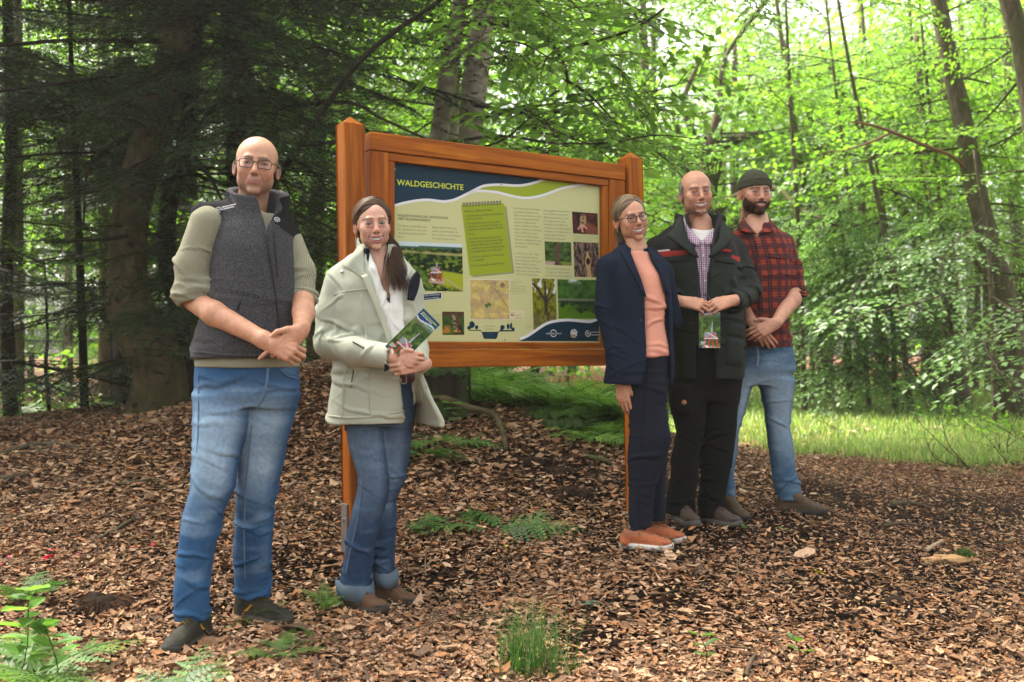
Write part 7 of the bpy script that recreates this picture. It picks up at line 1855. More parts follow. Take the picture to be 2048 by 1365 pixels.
 F.op(cone(L(778, 714, -.215), L(800, 717, -.25), .040, .044), .003, 's'); F.op(cone(L(838, 726, -.155), L(834, 732, -.22), .036, .040), .003, 's')
 F.op(custom(lambda X, Y, Z: np.maximum(np.hypot((X-L(752, 0)[0])/.145, Y/.125)-1, Z-L(0, 800)[2])*.1, L(690, 850, -.12), L(820, 805, .12)), .004, 's')
 zon = [(L(682, 560), L(655, 690, -.03), .085, .010, 14, 1.0), (L(655, 690, -.05), L(780, 714, -.22), .08, .011, 17, .9), (L(816, 560, .05), L(834, 720, -.05), .08, .010, 16, .9),
   (L(720, 600), L(740, 840), .19, .011, 12, 1.8), (L(690, 650, -.02), L(690, 700, -.05), .10, .010, 24, .7)]
 pk = garment('parka', F, M_PARKA, p.o, zon, 21, .003)
 # stand collar with dark fleece inside, flaps of the placket
 def ribbon(name, a, b, mat, par, thick=.008, n=18, bow=0):
  A = spline([L(*q) for q in a], n); B = spline([L(*q) for q in b], n)
  k = 5; V = np.stack([A*(1-t)+B*t for t in np.linspace(0, 1, k)], 1)
  i = np.arange(n-1)[:, None]*k; j = np.arange(k-1)[None]
  Fq = np.stack([i+j, i+j+1, i+k+j+1, i+k+j], -1).reshape(-1, 4)
  o = link(name, mesh_np(name, V.reshape(-1, 3), Fq, mat), par)
  m = o.modifiers.new('thickness', 'SOLIDIFY'); m.thickness = thick; m.offset = 0
  return o
 ribbon('collar', [(684, 531, -.06), (705, 512, -.085), (724, 498, -.075), (716, 478, .05), (745, 478, .11), (790, 492, .10), (806, 515, .0), (822, 540, -.07)],
   [(738, 566, -.125), (728, 540, -.105), (727, 522, -.075), (714, 500, .06), (745, 500, .12), (790, 515, .11), (810, 545, .0), (812, 560, -.11)], M_PARKA, pk, .010, 36)
 ribbon('collar_lining', [(724, 499, -.068), (733, 497, -.056), (738, 500, -.035)], [(727, 545, -.100), (736, 540, -.090), (742, 535, -.072)], M_NAVYFL, pk, .006)
 ribbon('collar_lining', [(792, 512, -.02), (802, 524, -.062), (812, 545, -.092)], [(795, 545, -.085), (803, 553, -.108), (810, 560, -.118)], M_NAVYFL, pk, .006)
 ribbon('placket_lining', [(834, 542, -.05), (822, 560, -.105), (815, 600, -.126)], [(839, 553, -.03), (836, 575, -.06), (828, 601, -.112)], M_NAVYFL, pk, .010)
 ribbon('placket', [(734, 548, -.128), (752, 590, -.142), (775, 650, -.150), (790, 700, -.154)], [(722, 552, -.130), (741, 595, -.142), (765, 655, -.150), (780, 705, -.154)], M_PARKATRIM, pk, .006)
 ribbon('hood', [(668, 540, .10), (690, 520, .12), (720, 505, .16), (780, 515, .17)], [(675, 560, .11), (695, 560, .14), (720, 545, .19), (785, 555, .19)], M_PARKA, pk, .03)
 p.strip(F, [(779, 694), (776, 716), (772, 741)], .020, 'cuff_strap', M_NAVYFL, pk, .004, .003)
 p.strip(F, [(708, 740), (704, 765), (703, 775)], .004, 'pocket_zip', M_ZIP, pk, .003)
 p.strip(F, [(706, 685), (716, 690), (729, 697)], .005, 'sleeve_zip', M_ZIP, pk, .003)
 for sm in ([(668, 590), (700, 582), (742, 578)], [(722, 590), (733, 680), (738, 760), (742, 832)], [(690, 742), (686, 790), (684, 836)], [(802, 752), (806, 800), (808, 824)], [(826, 610), (822, 650), (824, 690)]): p.strip(F, sm, .005, 'seam', M_PARKATRIM, pk, .0025)
 p.strip(F, [(657, 832), (700, 836), (750, 832), (807, 822)], .010, 'hem', M_PARKATRIM, pk, .002)
 mb = MB(); q, g = p.hit(F, 684, 545, .003); mb.tube(np.array([q-g*.002, q+g*.004]), .006, 10); mb.build('snap', M_METAL, pk)
 # --- belt and jeans
 F = legs(p, [(1192, 677, 741, .074, -.04), (1160, 679, 742, .074, -.04), (1097, 692, 750, .075, -.03), (1036, 702, 762, .072, -.02), (990, 714, 777, .072, -.02), (955, 717, 779, .075, -.02), (895, 699, 777, .085, -.01), (834, 688, 774, .092, .0), (800, 690, 770, .095, 0)],
    [(1165, 746, 790, .066, .08), (1100, 738, 790, .070, .08), (1040, 738, 794, .070, .07), (1000, 740, 793, .072, .06), (965, 748, 809, .075, .05), (900, 758, 821, .085, .04), (838, 765, 828, .095, .02), (790, 760, 829, .1, .01)],
    [(850, 705, 818, .085), (810, 692, 829, .108), (769, 695, 829, .108), (742, 698, 833, .105)], .0058)
 open_cuffs(p, F, [(709, 1198, -.04), (769, 1170, .08)], .052)
 zon = [(L(745, 900), L(735, 1060), .10, .008, 14, .9), (L(720, 1080, -.03), L(708, 1165, -.04), .10, .010, 20, .6), (L(780, 920, .04), L(766, 1060, .08), .09, .008, 16, .8), (L(766, 1090, .08), L(768, 1150, .08), .09, .010, 22, .6), (L(760, 770), L(750, 880), .13, .007, 15, 1.1)]
 je = garment('jeans', F, M_DENIM, p.o, zon, 31, .0032, jeans_col(p, (.015, .036, .078), (.125, .185, .27), (L(0, 834)[2], L(0, 985)[2]), .85, 5))
 M_SEAM = flat_mat('dark_denim_seam', (.11, .13, .17), .85, .1)
 p.strip(F, [(700, 840), (713, 895), (726, 950), (716, 1040), (700, 1110), (694, 1145)], .004, 'outseam', M_SEAM, je, .003)
 for (x0, x1, y0, y1, dy, tilt) in ((673, 746, 1162, 1195, -.04, 12), (745, 794, 1138, 1168, .08, -6)):
  c0 = L((x0+x1)/2, y0, dy); c1 = L((x0+x1)/2+4, y1, dy); rx = p.m((x1-x0)/2, dy); a = np.linspace(0, 2*np.pi, 41)
  V = np.vstack([np.column_stack([c[0]+np.cos(a)*rx*s, c[1]+np.sin(a)*.080*s, np.full(41, c[2])-.004*tilt/6*np.cos(a)]) for c, s in ((c0, .98), (c0, 1.04), (c0*.5+c1*.5, 1.05), (c1, 1.04), (c1, .98))])
  V += (fbm(V*24, 2, 3)-.5)[:, None]*.020
  i = np.arange(4)[:, None]*41; j = np.arange(40)[None]
  link('turned_cuff', mesh_np('turned_cuff', V, np.stack([i+j+41, i+j+42, i+j+1, i+j], -1).reshape(-1, 4), M_CUFF), je)
 q = [p.hit(F, x, 756, .004) for x in np.linspace(797, 831, 9)]
 bl = p.band(np.array([c[0] for c in q]), np.array([c[1] for c in q]), .040, 'belt', M_BELT, p.o, .005)
 mb = MB(); c, g = p.hit(F, 805, 757, .011); e1 = np.array([.8, .1, 0]); a = np.linspace(0, 2*np.pi, 17)
 mb.tube(c+np.sign(np.cos(a))[:, None]*np.abs(np.cos(a))[:, None]**.4*np.array([.012, .0, 0])+np.sign(np.sin(a))[:, None]*np.abs(np.sin(a))[:, None]**.4*np.array([0, 0, .022]), .0028, 6, None, False); mb.build('buckle', M_METAL, bl)
 ca = dict(upper=(.105, .055, .030), sole=(.03, .025, .022), toe=(.030, .026, .024), accent=None, line=(.05, .03, .02))
 make_shoe(p, L(705, 1217, -.05), 62, 0, .265, 1, ca, .10, laces=M_LACE_B)
 make_shoe(p, L(766, 1204, .09), 60, 0, .265, 1, ca, .10, laces=M_LACE_B)
 return p, _f
def person_blazer_woman():
 p = Person('blonde woman in round glasses, navy blazer, coral shirt and rust orange trainers', 4.9, 1300, 1090); L = p.L
 sk = (.49, .255, .163)
 M = rotm(13, -5, -11)@np.diag([.93, .94, .95]); T = L(1262, 438, 0)
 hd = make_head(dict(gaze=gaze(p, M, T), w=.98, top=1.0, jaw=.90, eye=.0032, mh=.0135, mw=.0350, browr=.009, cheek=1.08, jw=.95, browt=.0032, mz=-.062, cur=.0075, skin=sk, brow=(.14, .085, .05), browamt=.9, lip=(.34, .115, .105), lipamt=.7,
  neck_to=(.040, .035, -.25), neck=.050, iris=(.014, .02, .022), nose=1.0, ear=.95, lash=.7, naso=1, lines=.4))
 parts = []; put_head(p, hd, M, T, parts, None)
 ch = SDF(L(1230, 540, -.14), L(1320, 470, .1), .005)
 ch.op(cone(L(1270, 480, .005), L(1273, 512, -.01), .046, .050), 0); ch.op(cone(L(1254, 512, .0), L(1290, 512, .0), .024, .024), .03)
 V, Q = ch.extract(1, 1); parts.append((V, Q, np.tile(np.array(sk)*.97, (len(V), 1))))
 a1 = [(cone(L(1236, 735, -.05), L(1243, 764, -.055), .028, .025, ((1, 0, 0), .85)), .01)]
 h1, _ = hand_prims(L(1243, 764, -.055), (.10, -.05, -1), (-.55, -.80, 0), 1, fing=[(14, 20, 12), (16, 24, 14), (20, 26, 16), (24, 28, 16)], sc=.95, spread=4,
  thumb=[(.034, .034, -.006), (.064, .046, -.014), (.090, .050, -.020)])
 V, Q, C, _f = build_arm(a1+h1, skin=sk); parts.append((V, Q, C))
 parts.append(core(p, [(L(1275, 560, .03), L(1285, 720, 0), .05, .07), ], sk, [([L(1295, 765, 0), L(1295, 850, -.03), L(1300, 885, -.045), L(1280, 1040, -.04)], .055, .03), ([L(1305, 770, .04), L(1310, 880, .07), L(1310, 1030, .1)], .05, .03)]))
 body = make_body(p, parts); head_extras(p, body, hd, M, T)
 for s in (-1, 1):
  mb = MB(); e = T+M@np.array([s*.082, .010, -.046]); a = np.linspace(0, 2*np.pi, 13); mb.tube(e+.006*np.column_stack([np.cos(a)*.3, np.cos(a)*.5, np.sin(a)]), .0013, 5, None, False); mb.build('earring', M_METAL, body)
 tm = flat_mat('tortoise_frame', (.035, .022, .03), .25, .5, 90, .5)
 glasses(p, body, M, T, 'round', tm, hd['ex'], (.0235, .0205), -.104, .082, r=.0020, rtop=.0030)
 hc = ((.050, .032, .017), (.22, .155, .092)); mh_ = attr_mat('blonde_hair', .5, .2)
 V, Q, C = cap_hair([-.13, -.07, -.03, .0, .03, .055, .075, .092, .105, .13], [.075, .055, .032, .002, -.042, -.055, -.061, -.067, -.075, -.11], .0115, hc, 9, w=.98, zmin=-.10, part=.016, off=lambda X, Y, Z: -.45*np.maximum(0, .012-X)*sstep(.03, .08, Z))
 hair = lid(V, Q, M, T, 'hair', mh_, p.o, C)
 rnd = random.Random(7); paths = []
 for k in range(150):
  u, v = rnd.gauss(0, 1), rnd.gauss(0, 1)
  paths.append(spline([T+M@np.array([-.02+.012*u, .095, -.01+.015*v]), T+M@np.array([-.045+.012*u, .095, -.06+.01*v]), T+M@np.array([-.055+.014*u, .075+.01*v, -.11-.02*rnd.random()])], 9))
 strands(paths, .0013, 3, hc, 2).build('hair_tail', mh_, hair, True, True)
 paths = []
 for k in range(150):
  th = rnd.uniform(0, 1); side = rnd.choice((-1, 1)); pts = []
  for t in np.linspace(0, 1, 9):
   al = t*R_(95+25*th); ph = R_(-55+75*th)*(1-t)+R_(40)*t
   d = np.array([side*math.sin(al), math.sin(ph)*.6+.5*t, math.cos(al)*1.05])
   pts.append(np.array([-.01*(1-t), .012, .026])+d/np.linalg.norm(d)*np.array([.089, .109, .103]))
  paths.append(np.array([T+M@q for q in pts]))
 strands(paths, .0006, 3, hc, 3).build('hair_wisps', mh_, hair, True, True)
 # --- shirt
 F = SDF(L(1225, 725, -.2), L(1360, 480, .2), .0055)
 F.op(loft(p.rows([(714, 1262, 1338, .118, -.005), (690, 1262, 1335, .115), (645, 1264, 1329, .108), (595, 1262, 1332, .112), (555, 1258, 1325, .105), (525, 1246, 1306, .085), (506, 1248, 1299, .074)]), 2.2), 0)
 F.op(cone(L(1273, 470, .0), L(1274, 497, -.01), .050, .056), .006, 's')
 garment('shirt', F, M_CORAL, p.o, [(L(1300, 560), L(1300, 715), .18, .008, 11, 1.6)], 41, .003)
 # --- blazer
 F = box_sdf([L(1175, 475, -.2), L(1375, 785, .2), L(1175, 785, .2), L(1375, 475, -.2)], .02, .0056)
 F.op(loft(p.rows([(768, 1206, 1346, .130), (730, 1212, 1350, .136), (690, 1220, 1346, .132), (640, 1226, 1343, .124), (590, 1222, 1342, .126), (550, 1215, 1336, .115), (520, 1222, 1322, .095), (498, 1242, 1300, .072)]), 2.3), 0)
 F.op(cone(L(1245, 512, .0), L(1217, 535, -.02), .050, .054), .03); F.op(cone(L(1300, 512, .04), L(1325, 545, .08), .045, .05), .03)
 F.op(cone(L(1215, 535, -.02), L(1212, 620, -.03), .054, .053), .025); F.op(cone(L(1212, 620, -.03), L(1236, 745, -.05), .050, .041), .025)
 F.op(cone(L(1325, 545, .08), L(1345, 640, .12), .05, .05), .03)
 carve(F, p, [(1258, 470, -.1), (1266, 520, -.1), (1282, 560, -.1), (1289, 590, -.1), (1290, 722, -.1), (1279, 790, -.1)], [(1290, 470, -.1), (1305, 520, -.1), (1324, 555, -.1), (1334, 590, -.1), (1340, 640, -.1), (1343, 790, -.1)], -.045, .006)
 F.op(cone(L(1240, 745, -.05), L(1246, 775, -.06), .033, .036), .003, 's')
 zon = [(L(1215, 560, -.02), L(1222, 690, -.04), .075, .008, 13, 1.0), (L(1222, 660, -.04), L(1238, 750, -.05), .07, .007, 18, .9), (L(1270, 580), L(1260, 760), .16, .007, 8, 1.4)]
 bz = garment('blazer', F, M_BLAZER, p.o, zon, 51, .0025)
 def ribbon(name, a, b, mat, par, thick=.008, n=16):
  A = spline([L(*q) for q in a], n); B = spline([L(*q) for q in b], n); k = 4
  V = np.stack([A*(1-t)+B*t for t in np.linspace(0, 1, k)], 1); i = np.arange(n-1)[:, None]*k; j = np.arange(k-1)[None]
  o = link(name, mesh_np(name, V.reshape(-1, 3), np.stack([i+j, i+j+1, i+k+j+1, i+k+j], -1).reshape(-1, 4), mat), par)
  m = o.modifiers.new('thickness', 'SOLIDIFY'); m.thickness = thick; m.offset = 0; return o
 ribbon('lapel', [(1236, 490, .05), (1240, 500, -.06), (1252, 525, -.115), (1268, 555, -.125), (1288, 592, -.135)], [(1250, 482, .06), (1258, 498, -.05), (1270, 530, -.105), (1282, 560, -.120), (1292, 594, -.130)], M_BLAZER, bz)
 ribbon('lapel', [(1288, 497, .03), (1300, 512, -.05), (1318, 540, -.095), (1332, 585, -.110)], [(1298, 500, .05), (1316, 516, -.02), (1332, 545, -.06), (1338, 588, -.095)], M_BLAZER, bz)
 p.strip(F, [(1226, 740), (1240, 744), (1253, 743)], .004, 'cuff_seam', M_YOKE, bz, .002)
 mb = MB(); q, g = p.hit(F, 1282, 642, .002); mb.tube(np.array([q, q+g*.004]), .007, 10); mb.build('button', M_BLACK, bz)
 # --- trousers
 F = legs(p, [(1052, 1257, 1302, .055, -.04), (974, 1257, 1310, .064, -.035), (940, 1256, 1322, .068, -.035), (910, 1255, 1334, .072, -.04), (880, 1258, 1343, .076, -.045), (845, 1259, 1336, .08, -.035), (806, 1253, 1330, .09, -.02), (765, 1252, 1336, .10, .0)],
    [(1040, 1290, 1332, .055, .10), (960, 1290, 1330, .06, .09), (880, 1285, 1338, .07, .07), (806, 1280, 1332, .085, .05), (765, 1275, 1337, .095, .03)],
    [(800, 1258, 1330, .095), (760, 1252, 1337, .11), (720, 1262, 1339, .108), (706, 1266, 1338, .10)], .0058)
 open_cuffs(p, F, [(1280, 1056, -.04)], .036)
 zon = [(L(1300, 820), L(1300, 940, -.04), .10, .008, 15, .9), (L(1290, 940, -.03), L(1280, 1056, -.04), .09, .007, 16, .7), (L(1300, 720), L(1290, 800), .13, .006, 16, 1.0)]
 tr = garment('trousers', F, M_NAVYTR, p.o, zon, 61, .0022)
 p.strip(F, [(1298, 735), (1290, 800), (1284, 860), (1280, 950), (1276, 1040)], .004, 'seam', M_YOKE, tr, .002)
 mb = MB(); mb.tube(np.array([L(1278, 1040, -.05), L(1272, 1080, -.05)]), np.array([.040, .038]), 14); mb.build('sock', M_NAVYTR, p.o)
 ca = dict(upper=(.36, .105, .04), sole=(.50, .47, .42), toe=(.20, .055, .032), accent=None, line=(.26, .10, .05))
 make_shoe(p, L(1272, 1096, -.07), 68, 0, .262, 1, ca, .082, laces=M_LACE_O, tread=.030)
 make_shoe(p, L(1303, 1080, .10), 58, 0, .262, 1, ca, .082, laces=M_LACE_O, tread=.030)
 return p
def person_jacket_man():
 p = Person('balding grey haired man in dark green rain jacket with red stripes holding a brochure', 5.25, 1400, 1040); L = p.L
 sk = (.48, .25, .162)
 M = rotm(4, -5, -5)@np.diag([.985, .985, 1.0]); T = L(1393, 386, 0)
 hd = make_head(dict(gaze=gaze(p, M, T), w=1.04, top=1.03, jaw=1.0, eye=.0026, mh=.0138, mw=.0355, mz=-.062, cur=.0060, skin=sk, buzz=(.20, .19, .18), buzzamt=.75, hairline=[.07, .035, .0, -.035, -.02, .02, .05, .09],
  stubble=.25, stubc=(.22, .17, .145), brow=(.13, .09, .065), browamt=1, lip=(.31, .11, .095), lipamt=.6, neck_to=(.004, .05, -.25), neck=.060, lines=1.0, iris=(.016, .02, .02), nose=1.04, ear=1.08, earout=26, lash=.6, naso=1))
 parts = []; put_head(p, hd, M, T, parts, None)
 ch = SDF(L(1355, 510, -.16), L(1455, 395, .14), .005); ch.op(cone(L(1403, 446, .02), L(1405, 490, -.01), .056, .068), 0)
 V, Q = ch.extract(1, 1); parts.append((V, Q, np.tile(np.array(sk)*.97, (len(V), 1))))
 ut = SDF(L(1355, 510, -.16), L(1455, 395, .14), .005); ut.op(cone(L(1403, 440, .02), L(1405, 490, -.01), .064, .072), 0); ut.op(custom(lambda X, Y, Z: Z-L(0, 458)[2]+0*X+.4*np.maximum(0, -Y-.02), L(1350, 510, -.2), L(1460, 395, .2)), .004, 'i'); V, Q = ut.extract(1, 1); link('undershirt', mesh_np('undershirt', V, Q, M_SCARF), p.o)
 a1 = [(cone(L(1345, 600, -.16), L(1366, 604, -.21), .033, .028), .01)]
 h1, _ = hand_prims(L(1366, 604, -.215), (.92, -.28, -.16), (.05, -.82, .55), 1, fing=[(28, 38, 18), (30, 40, 20), (34, 42, 22), (38, 42, 22)], sc=.96, spread=3,
  thumb=[(.030, .028, -.006), (.060, .040, -.010), (.088, .040, -.014)])
 V, Q, C, _f = build_arm(a1+h1, skin=sk); parts.append((V, Q, C))
 a2 = [(cone(L(1478, 600, -.16), L(1462, 602, -.21), .033, .028), .01)]
 h2, _ = hand_prims(L(1462, 602, -.215), (-.90, -.26, -.24), (-.02, -.82, .55), -1, fing=[(28, 38, 18), (30, 40, 20), (34, 42, 22), (38, 42, 22)], sc=.96, spread=3,
  thumb=[(.030, .028, -.006), (.060, .040, -.010), (.088, .040, -.014)])
 V, Q, C, _f = build_arm(a2+h2, skin=sk); parts.append((V, Q, C))
 parts.append(core(p, [(L(1400, 545, .03), L(1410, 720, 0), .08, .09), ], sk, [([L(1376, 770, 0), L(1378, 860, -.03), L(1368, 940, -.045), L(1361, 1020, -.05)], .055, .035), ([L(1442, 770, 0), L(1437, 870, 0), L(1431, 940, 0), L(1420, 1025, 0)], .055, .035)]))
 body = make_body(p, parts); head_extras(p, body, hd, M, T)
 # cropped grey hair at the sides and back
 mh_ = attr_mat('grey_hair', .6, .15)
 V, Q, C = cap_hair([-.13, -.06, -.02, .0, .03, .05, .07, .1], [.085, .05, .030, -.012, -.030, -.014, .02, .07], .005, ((.05, .045, .04), (.26, .24, .22)), 3, w=1.04, zmin=-.075, lines=.0012, top=1.0)
 lid(V, Q, M, T, 'hair', mh_, p.o, C)
 # --- shirt
 F = SDF(L(1340, 640, -.22), L(1480, 430, .15), .0055)
 F.op(loft(p.rows([(640, 1350, 1470, .105), (540, 1350, 1468, .105), (490, 1360, 1455, .09), (468, 1375, 1440, .075)]), 2.2), 0)
 F.op(cone(L(1404, 440, -.02), L(1405, 470, -.045), .062, .055), .004, 's')
 sh = garment('shirt', F, M_CHECK, p.o, [], 3, .0015)
 for A_, B_ in (([(1368, 432, .05), (1370, 440, -.02), (1380, 458, -.065), (1404, 482, -.098)], [(1364, 448, .05), (1366, 458, -.03), (1378, 482, -.090), (1396, 492, -.106)]), ([(1438, 436, .05), (1437, 442, -.02), (1428, 458, -.065), (1406, 482, -.098)], [(1443, 452, .05), (1441, 460, -.03), (1432, 482, -.090), (1414, 492, -.106)])):
  A = spline([L(*c) for c in A_], 14); B = spline([L(*c) for c in B_], 14); Vc = np.stack([A*(1-t)+B*t for t in np.linspace(0, 1, 4)], 1); i = np.arange(13)[:, None]*4; j = np.arange(3)[None]
  co = link('collar', mesh_np('collar', Vc.reshape(-1, 3), np.stack([i+j, i+j+1, i+5+j, i+4+j], -1).reshape(-1, 4), M_CHECK), sh); mo = co.modifiers.new('thickness', 'SOLIDIFY'); mo.thickness = .004
 p.strip(F, [(1405, 480), (1408, 520), (1411, 560), (1412, 590)], .030, 'button_placket', M_CHECK, sh, .003)
 mb = MB()
 for yy in (488, 512, 538, 562):
  q, g = p.hit(F, np.interp(yy, [480, 590], [1405, 1412]), yy, .004); mb.tube(np.array([q, q+g*.003]), .005, 8)
 mb.build('buttons', M_WHITETH, sh)
 # --- fleece liner
 F = SDF(L(1335, 720, -.22), L(1485, 415, .18), .006)
 F.op(loft(p.rows([(700, 1345, 1475, .112), (540, 1345, 1472, .118), (490, 1352, 1462, .105), (462, 1368, 1446, .09), (428, 1370, 1444, .086)]), 2.2), 0)
 F.op(custom(lambda X, Y, Z: np.hypot((X-L(1407, 0)[0]), (Y-.01))-.073-.15*np.maximum(0, Z-L(0, 470)[2]), L(1350, 520, -.16), L(1462, 400, .16)), .004, 's')
 carve(F, p, [(1372, 425, -.12), (1392, 490, -.12), (1401, 560, -.12), (1405, 612, -.12)], [(1440, 425, -.12), (1424, 490, -.12), (1417, 560, -.12), (1416, 612, -.12)], -.03, .006)
 garment('fleece_liner', F, M_FLEECE, p.o, [], 6, .003)
 # --- jacket
 F = box_sdf([L(1285, 410, -.26), L(1540, 775, .22), L(1285, 775, .2), L(1540, 410, -.2)], .02, .0062)
 F.op(loft(p.rows([(757, 1346, 1486, .160), (720, 1342, 1490, .160), (660, 1334, 1490, .152), (600, 1326, 1484, .150), (540, 1316, 1480, .145), (500, 1318, 1476, .130), (475, 1335, 1462, .105), (450, 1352, 1448, .092), (428, 1360, 1446, .09)]), 2.35), 0)
 F.op(cone(L(1352, 474, .0), L(1318, 498, .02), .064, .064), .03); F.op(cone(L(1440, 474, .02), L(1468, 502, .04), .064, .066), .03)
 F.op(cone(L(1316, 500, .03), L(1312, 585, .02), .066, .066), .03); F.op(cone(L(1312, 585, .02), L(1352, 603, -.17), .062, .054), .02)
 F.op(cone(L(1468, 502, .04), L(1495, 575, .02), .068, .070), .03); F.op(cone(L(1497, 584, .01), L(1470, 604, -.16), .066, .056), .02)
 # hood rolled behind the collar
 F.op(cone(L(1362, 432, .07), L(1400, 428, .12), .036, .045), .03); F.op(cone(L(1400, 428, .12), L(1440, 440, .08), .045, .036), .03)
 F.op(custom(lambda X, Y, Z: np.hypot((X-L(1405, 0)[0]), (Y-.005))-.094-.35*np.maximum(0, Z-L(0, 470)[2]), L(1345, 520, -.18), L(1466, 395, .15)), .006, 's')
 carve(F, p, [(1362, 415, -.14), (1380, 480, -.14), (1394, 540, -.14), (1400, 600, -.14), (1393, 640, -.14), (1392, 780, -.14)], [(1448, 415, -.14), (1430, 480, -.14), (1419, 540, -.14), (1416, 600, -.14), (1431, 640, -.14), (1429, 780, -.14)], -.05, .008)
 F.op(cone(L(1352, 603, -.165), L(1366, 604, -.22), .043, .047), .003, 's'); F.op(cone(L(1470, 604, -.155), L(1455, 604, -.21), .044, .048), .003, 's')
 F.op(custom(lambda X, Y, Z: (np.hypot((X-L(1415, 0)[0])/.17, Y/.135)-1)*.1, L(1340, 775, -.14), L(1492, 735, .14)), .004, 's')
 zon = [(L(1480, 510, .03), L(1500, 590, .0), .10, .010, 15, 1.1), (L(1498, 585, .0), L(1468, 604, -.17), .09, .011, 20, .9), (L(1314, 510, .03), L(1314, 590, .0), .09, .010, 15, 1), (L(1370, 520), L(1370, 755), .18, .010, 9, 1.5), (L(1450, 540), L(1455, 755), .18, .010, 9, 1.7)]
 zsh = L(0, 512)[2]
 def jcol(V, N):
  m = sstep(zsh-.012+.10*0, zsh+.012, V[:, 2]+.0*V[:, 0])[:, None]
  return np.array((.0085, .0125, .0095))*(1-m)+np.array((.0044, .0048, .0054))*m
 jk = garment('rain_jacket', F, attr_mat('dark_rain_shell', .6, .16, 30, .2, .15, 200), p.o, zon, 71, .003, jcol)
 def ribbon(name, a, b, mat, par, thick=.008, n=16):
  A = spline([L(*q) for q in a], n); B = spline([L(*q) for q in b], n); k = 4
  V = np.stack([A*(1-t)+B*t for t in np.linspace(0, 1, k)], 1); i = np.arange(n-1)[:, None]*k; j = np.arange(k-1)[None]
  o = link(name, mesh_np(name, V.reshape(-1, 3), np.stack([i+j, i+j+1, i+k+j+1, i+k+j], -1).reshape(-1, 4), mat), par)
  m = o.modifiers.new('thickness', 'SOLIDIFY'); m.thickness = thick; m.offset = 0; return o
 ribbon('collar_flap', [(1350, 440, -.02), (1343, 462, -.10), (1335, 472, -.145), (1362, 492, -.165), (1384, 512, -.165)], [(1366, 432, -.04), (1372, 462, -.10), (1378, 482, -.135), (1390, 500, -.15), (1397, 516, -.150)], M_JK_G, jk, .010)
 ribbon('collar_flap', [(1452, 450, -.02), (1462, 470, -.10), (1463, 482, -.135), (1445, 500, -.160), (1428, 512, -.160)], [(1444, 440, -.04), (1440, 462, -.10), (1436, 482, -.135), (1424, 500, -.15), (1417, 516, -.150)], M_JK_G, jk, .010)
 p.patch(F, [(1317, 504), (1380, 500), (1380, 509), (1317, 516)], 'red_stripe', M_RED, jk, .003, .002)
 p.patch(F, [(1316, 501), (1340, 499), (1340, 502), (1316, 504)], 'white_piping', M_WHITETH, jk, .002, .002)
 p.patch(F, [(1440, 496), (1462, 500), (1462, 505), (1440, 503)], 'red_stripe', M_RED, jk, .003, .002)
 p.patch(F, [(1463, 510), (1480, 515), (1479, 525), (1462, 520)], 'red_stripe', M_RED, jk, .003, .002)
 p.patch(F, [(1328, 514), (1376, 512), (1378, 522), (1327, 526)], 'pocket_flap', M_JK_G, jk, .006, .003)
 p.patch(F, [(1430, 512), (1472, 518), (1470, 530), (1428, 524)], 'pocket_flap', M_JK_G, jk, .006, .003)
 p.patch(F, [(1345, 640), (1390, 645), (1390, 668), (1345, 662)], 'pocket_flap', M_JK_G, jk, .006, .003)
 p.patch(F, [(1452, 648), (1488, 652), (1486, 676), (1450, 670)], 'pocket_flap', M_JK_G, jk, .006, .003)
 p.patch(F, [(1452, 674), (1486, 680), (1484, 736), (1450, 730)], 'patch_pocket', M_JK_G, jk, .010, .003)
 p.strip(F, [(1399, 545), (1402, 590), (1396, 640), (1394, 700), (1392, 748)], .010, 'zip', M_BLACK, jk, .004)
 p.strip(F, [(1417, 545), (1417, 590), (1429, 640), (1428, 700), (1428, 748)], .010, 'zip', M_BLACK, jk, .004)
 q, g = p.hit(F, 1342, 509, .008); mb = MB()
 a = np.linspace(0, 5.4, 16); mb.tube(q+.011*(np.cos(a)[:, None]*np.array([1, 0, 0])+np.sin(a)[:, None]*np.array([0, 0, 1.])), .0016, 5); mb.tube(np.array([q-[.004, 0, .004], q+[.004, 0, .005]]), .0016, 5); mb.build('badge', flat_mat('bright_red_thread', (.45, .02, .03), .7, .2), jk)
 # --- trousers
 F = legs(p, [(1026, 1332, 1391, .078, -.05), (1000, 1331, 1389, .077, -.05), (958, 1340, 1395, .078, -.045), (913, 1343, 1397, .08, -.04), (862, 1353, 1408, .088, -.03), (830, 1345, 1411, .094, -.02), (800, 1337, 1412, .10, -.01), (760, 1340, 1414, .10, 0)],
    [(1032, 1397, 1443, .078, .0), (1000, 1396, 1448, .077, .0), (950, 1402, 1458, .078, .0), (906, 1401, 1466, .082, 0), (870, 1404, 1471, .086, 0), (820, 1408, 1474, .094, 0), (760, 1408, 1482, .10, 0)],
    [(800, 1350, 1470, .10), (755, 1348, 1480, .125), (690, 1350, 1478, .12)], .0062)
 open_cuffs(p, F, [(1361, 1030, -.05), (1420, 1036, 0)], .046)
 zon = [(L(1375, 850), L(1370, 950, -.04), .11, .011, 15, .9), (L(1366, 950, -.04), L(1361, 1026, -.05), .10, .010, 20, .6), (L(1436, 850), L(1432, 950), .11, .011, 15, .9), (L(1430, 950), L(1420, 1030), .10, .010, 20, .6)]
 tr = garment('trousers', F, M_BLACKTR, p.o, zon, 81, .0025)
 p.patch(F, [(1339, 765), (1385, 768), (1388, 835), (1342, 830)], 'cargo_pocket', M_BLACKTR, tr, .016, .003)
 q, g = p.hit(F, 1369, 805, .020); mb = MB(); mb.tube(np.array([q, q+g*.003]), .013, 16); mb.build('round_badge', flat_mat('tan_leather', (.38, .17, .08), .7, .2, 60, .2), tr)
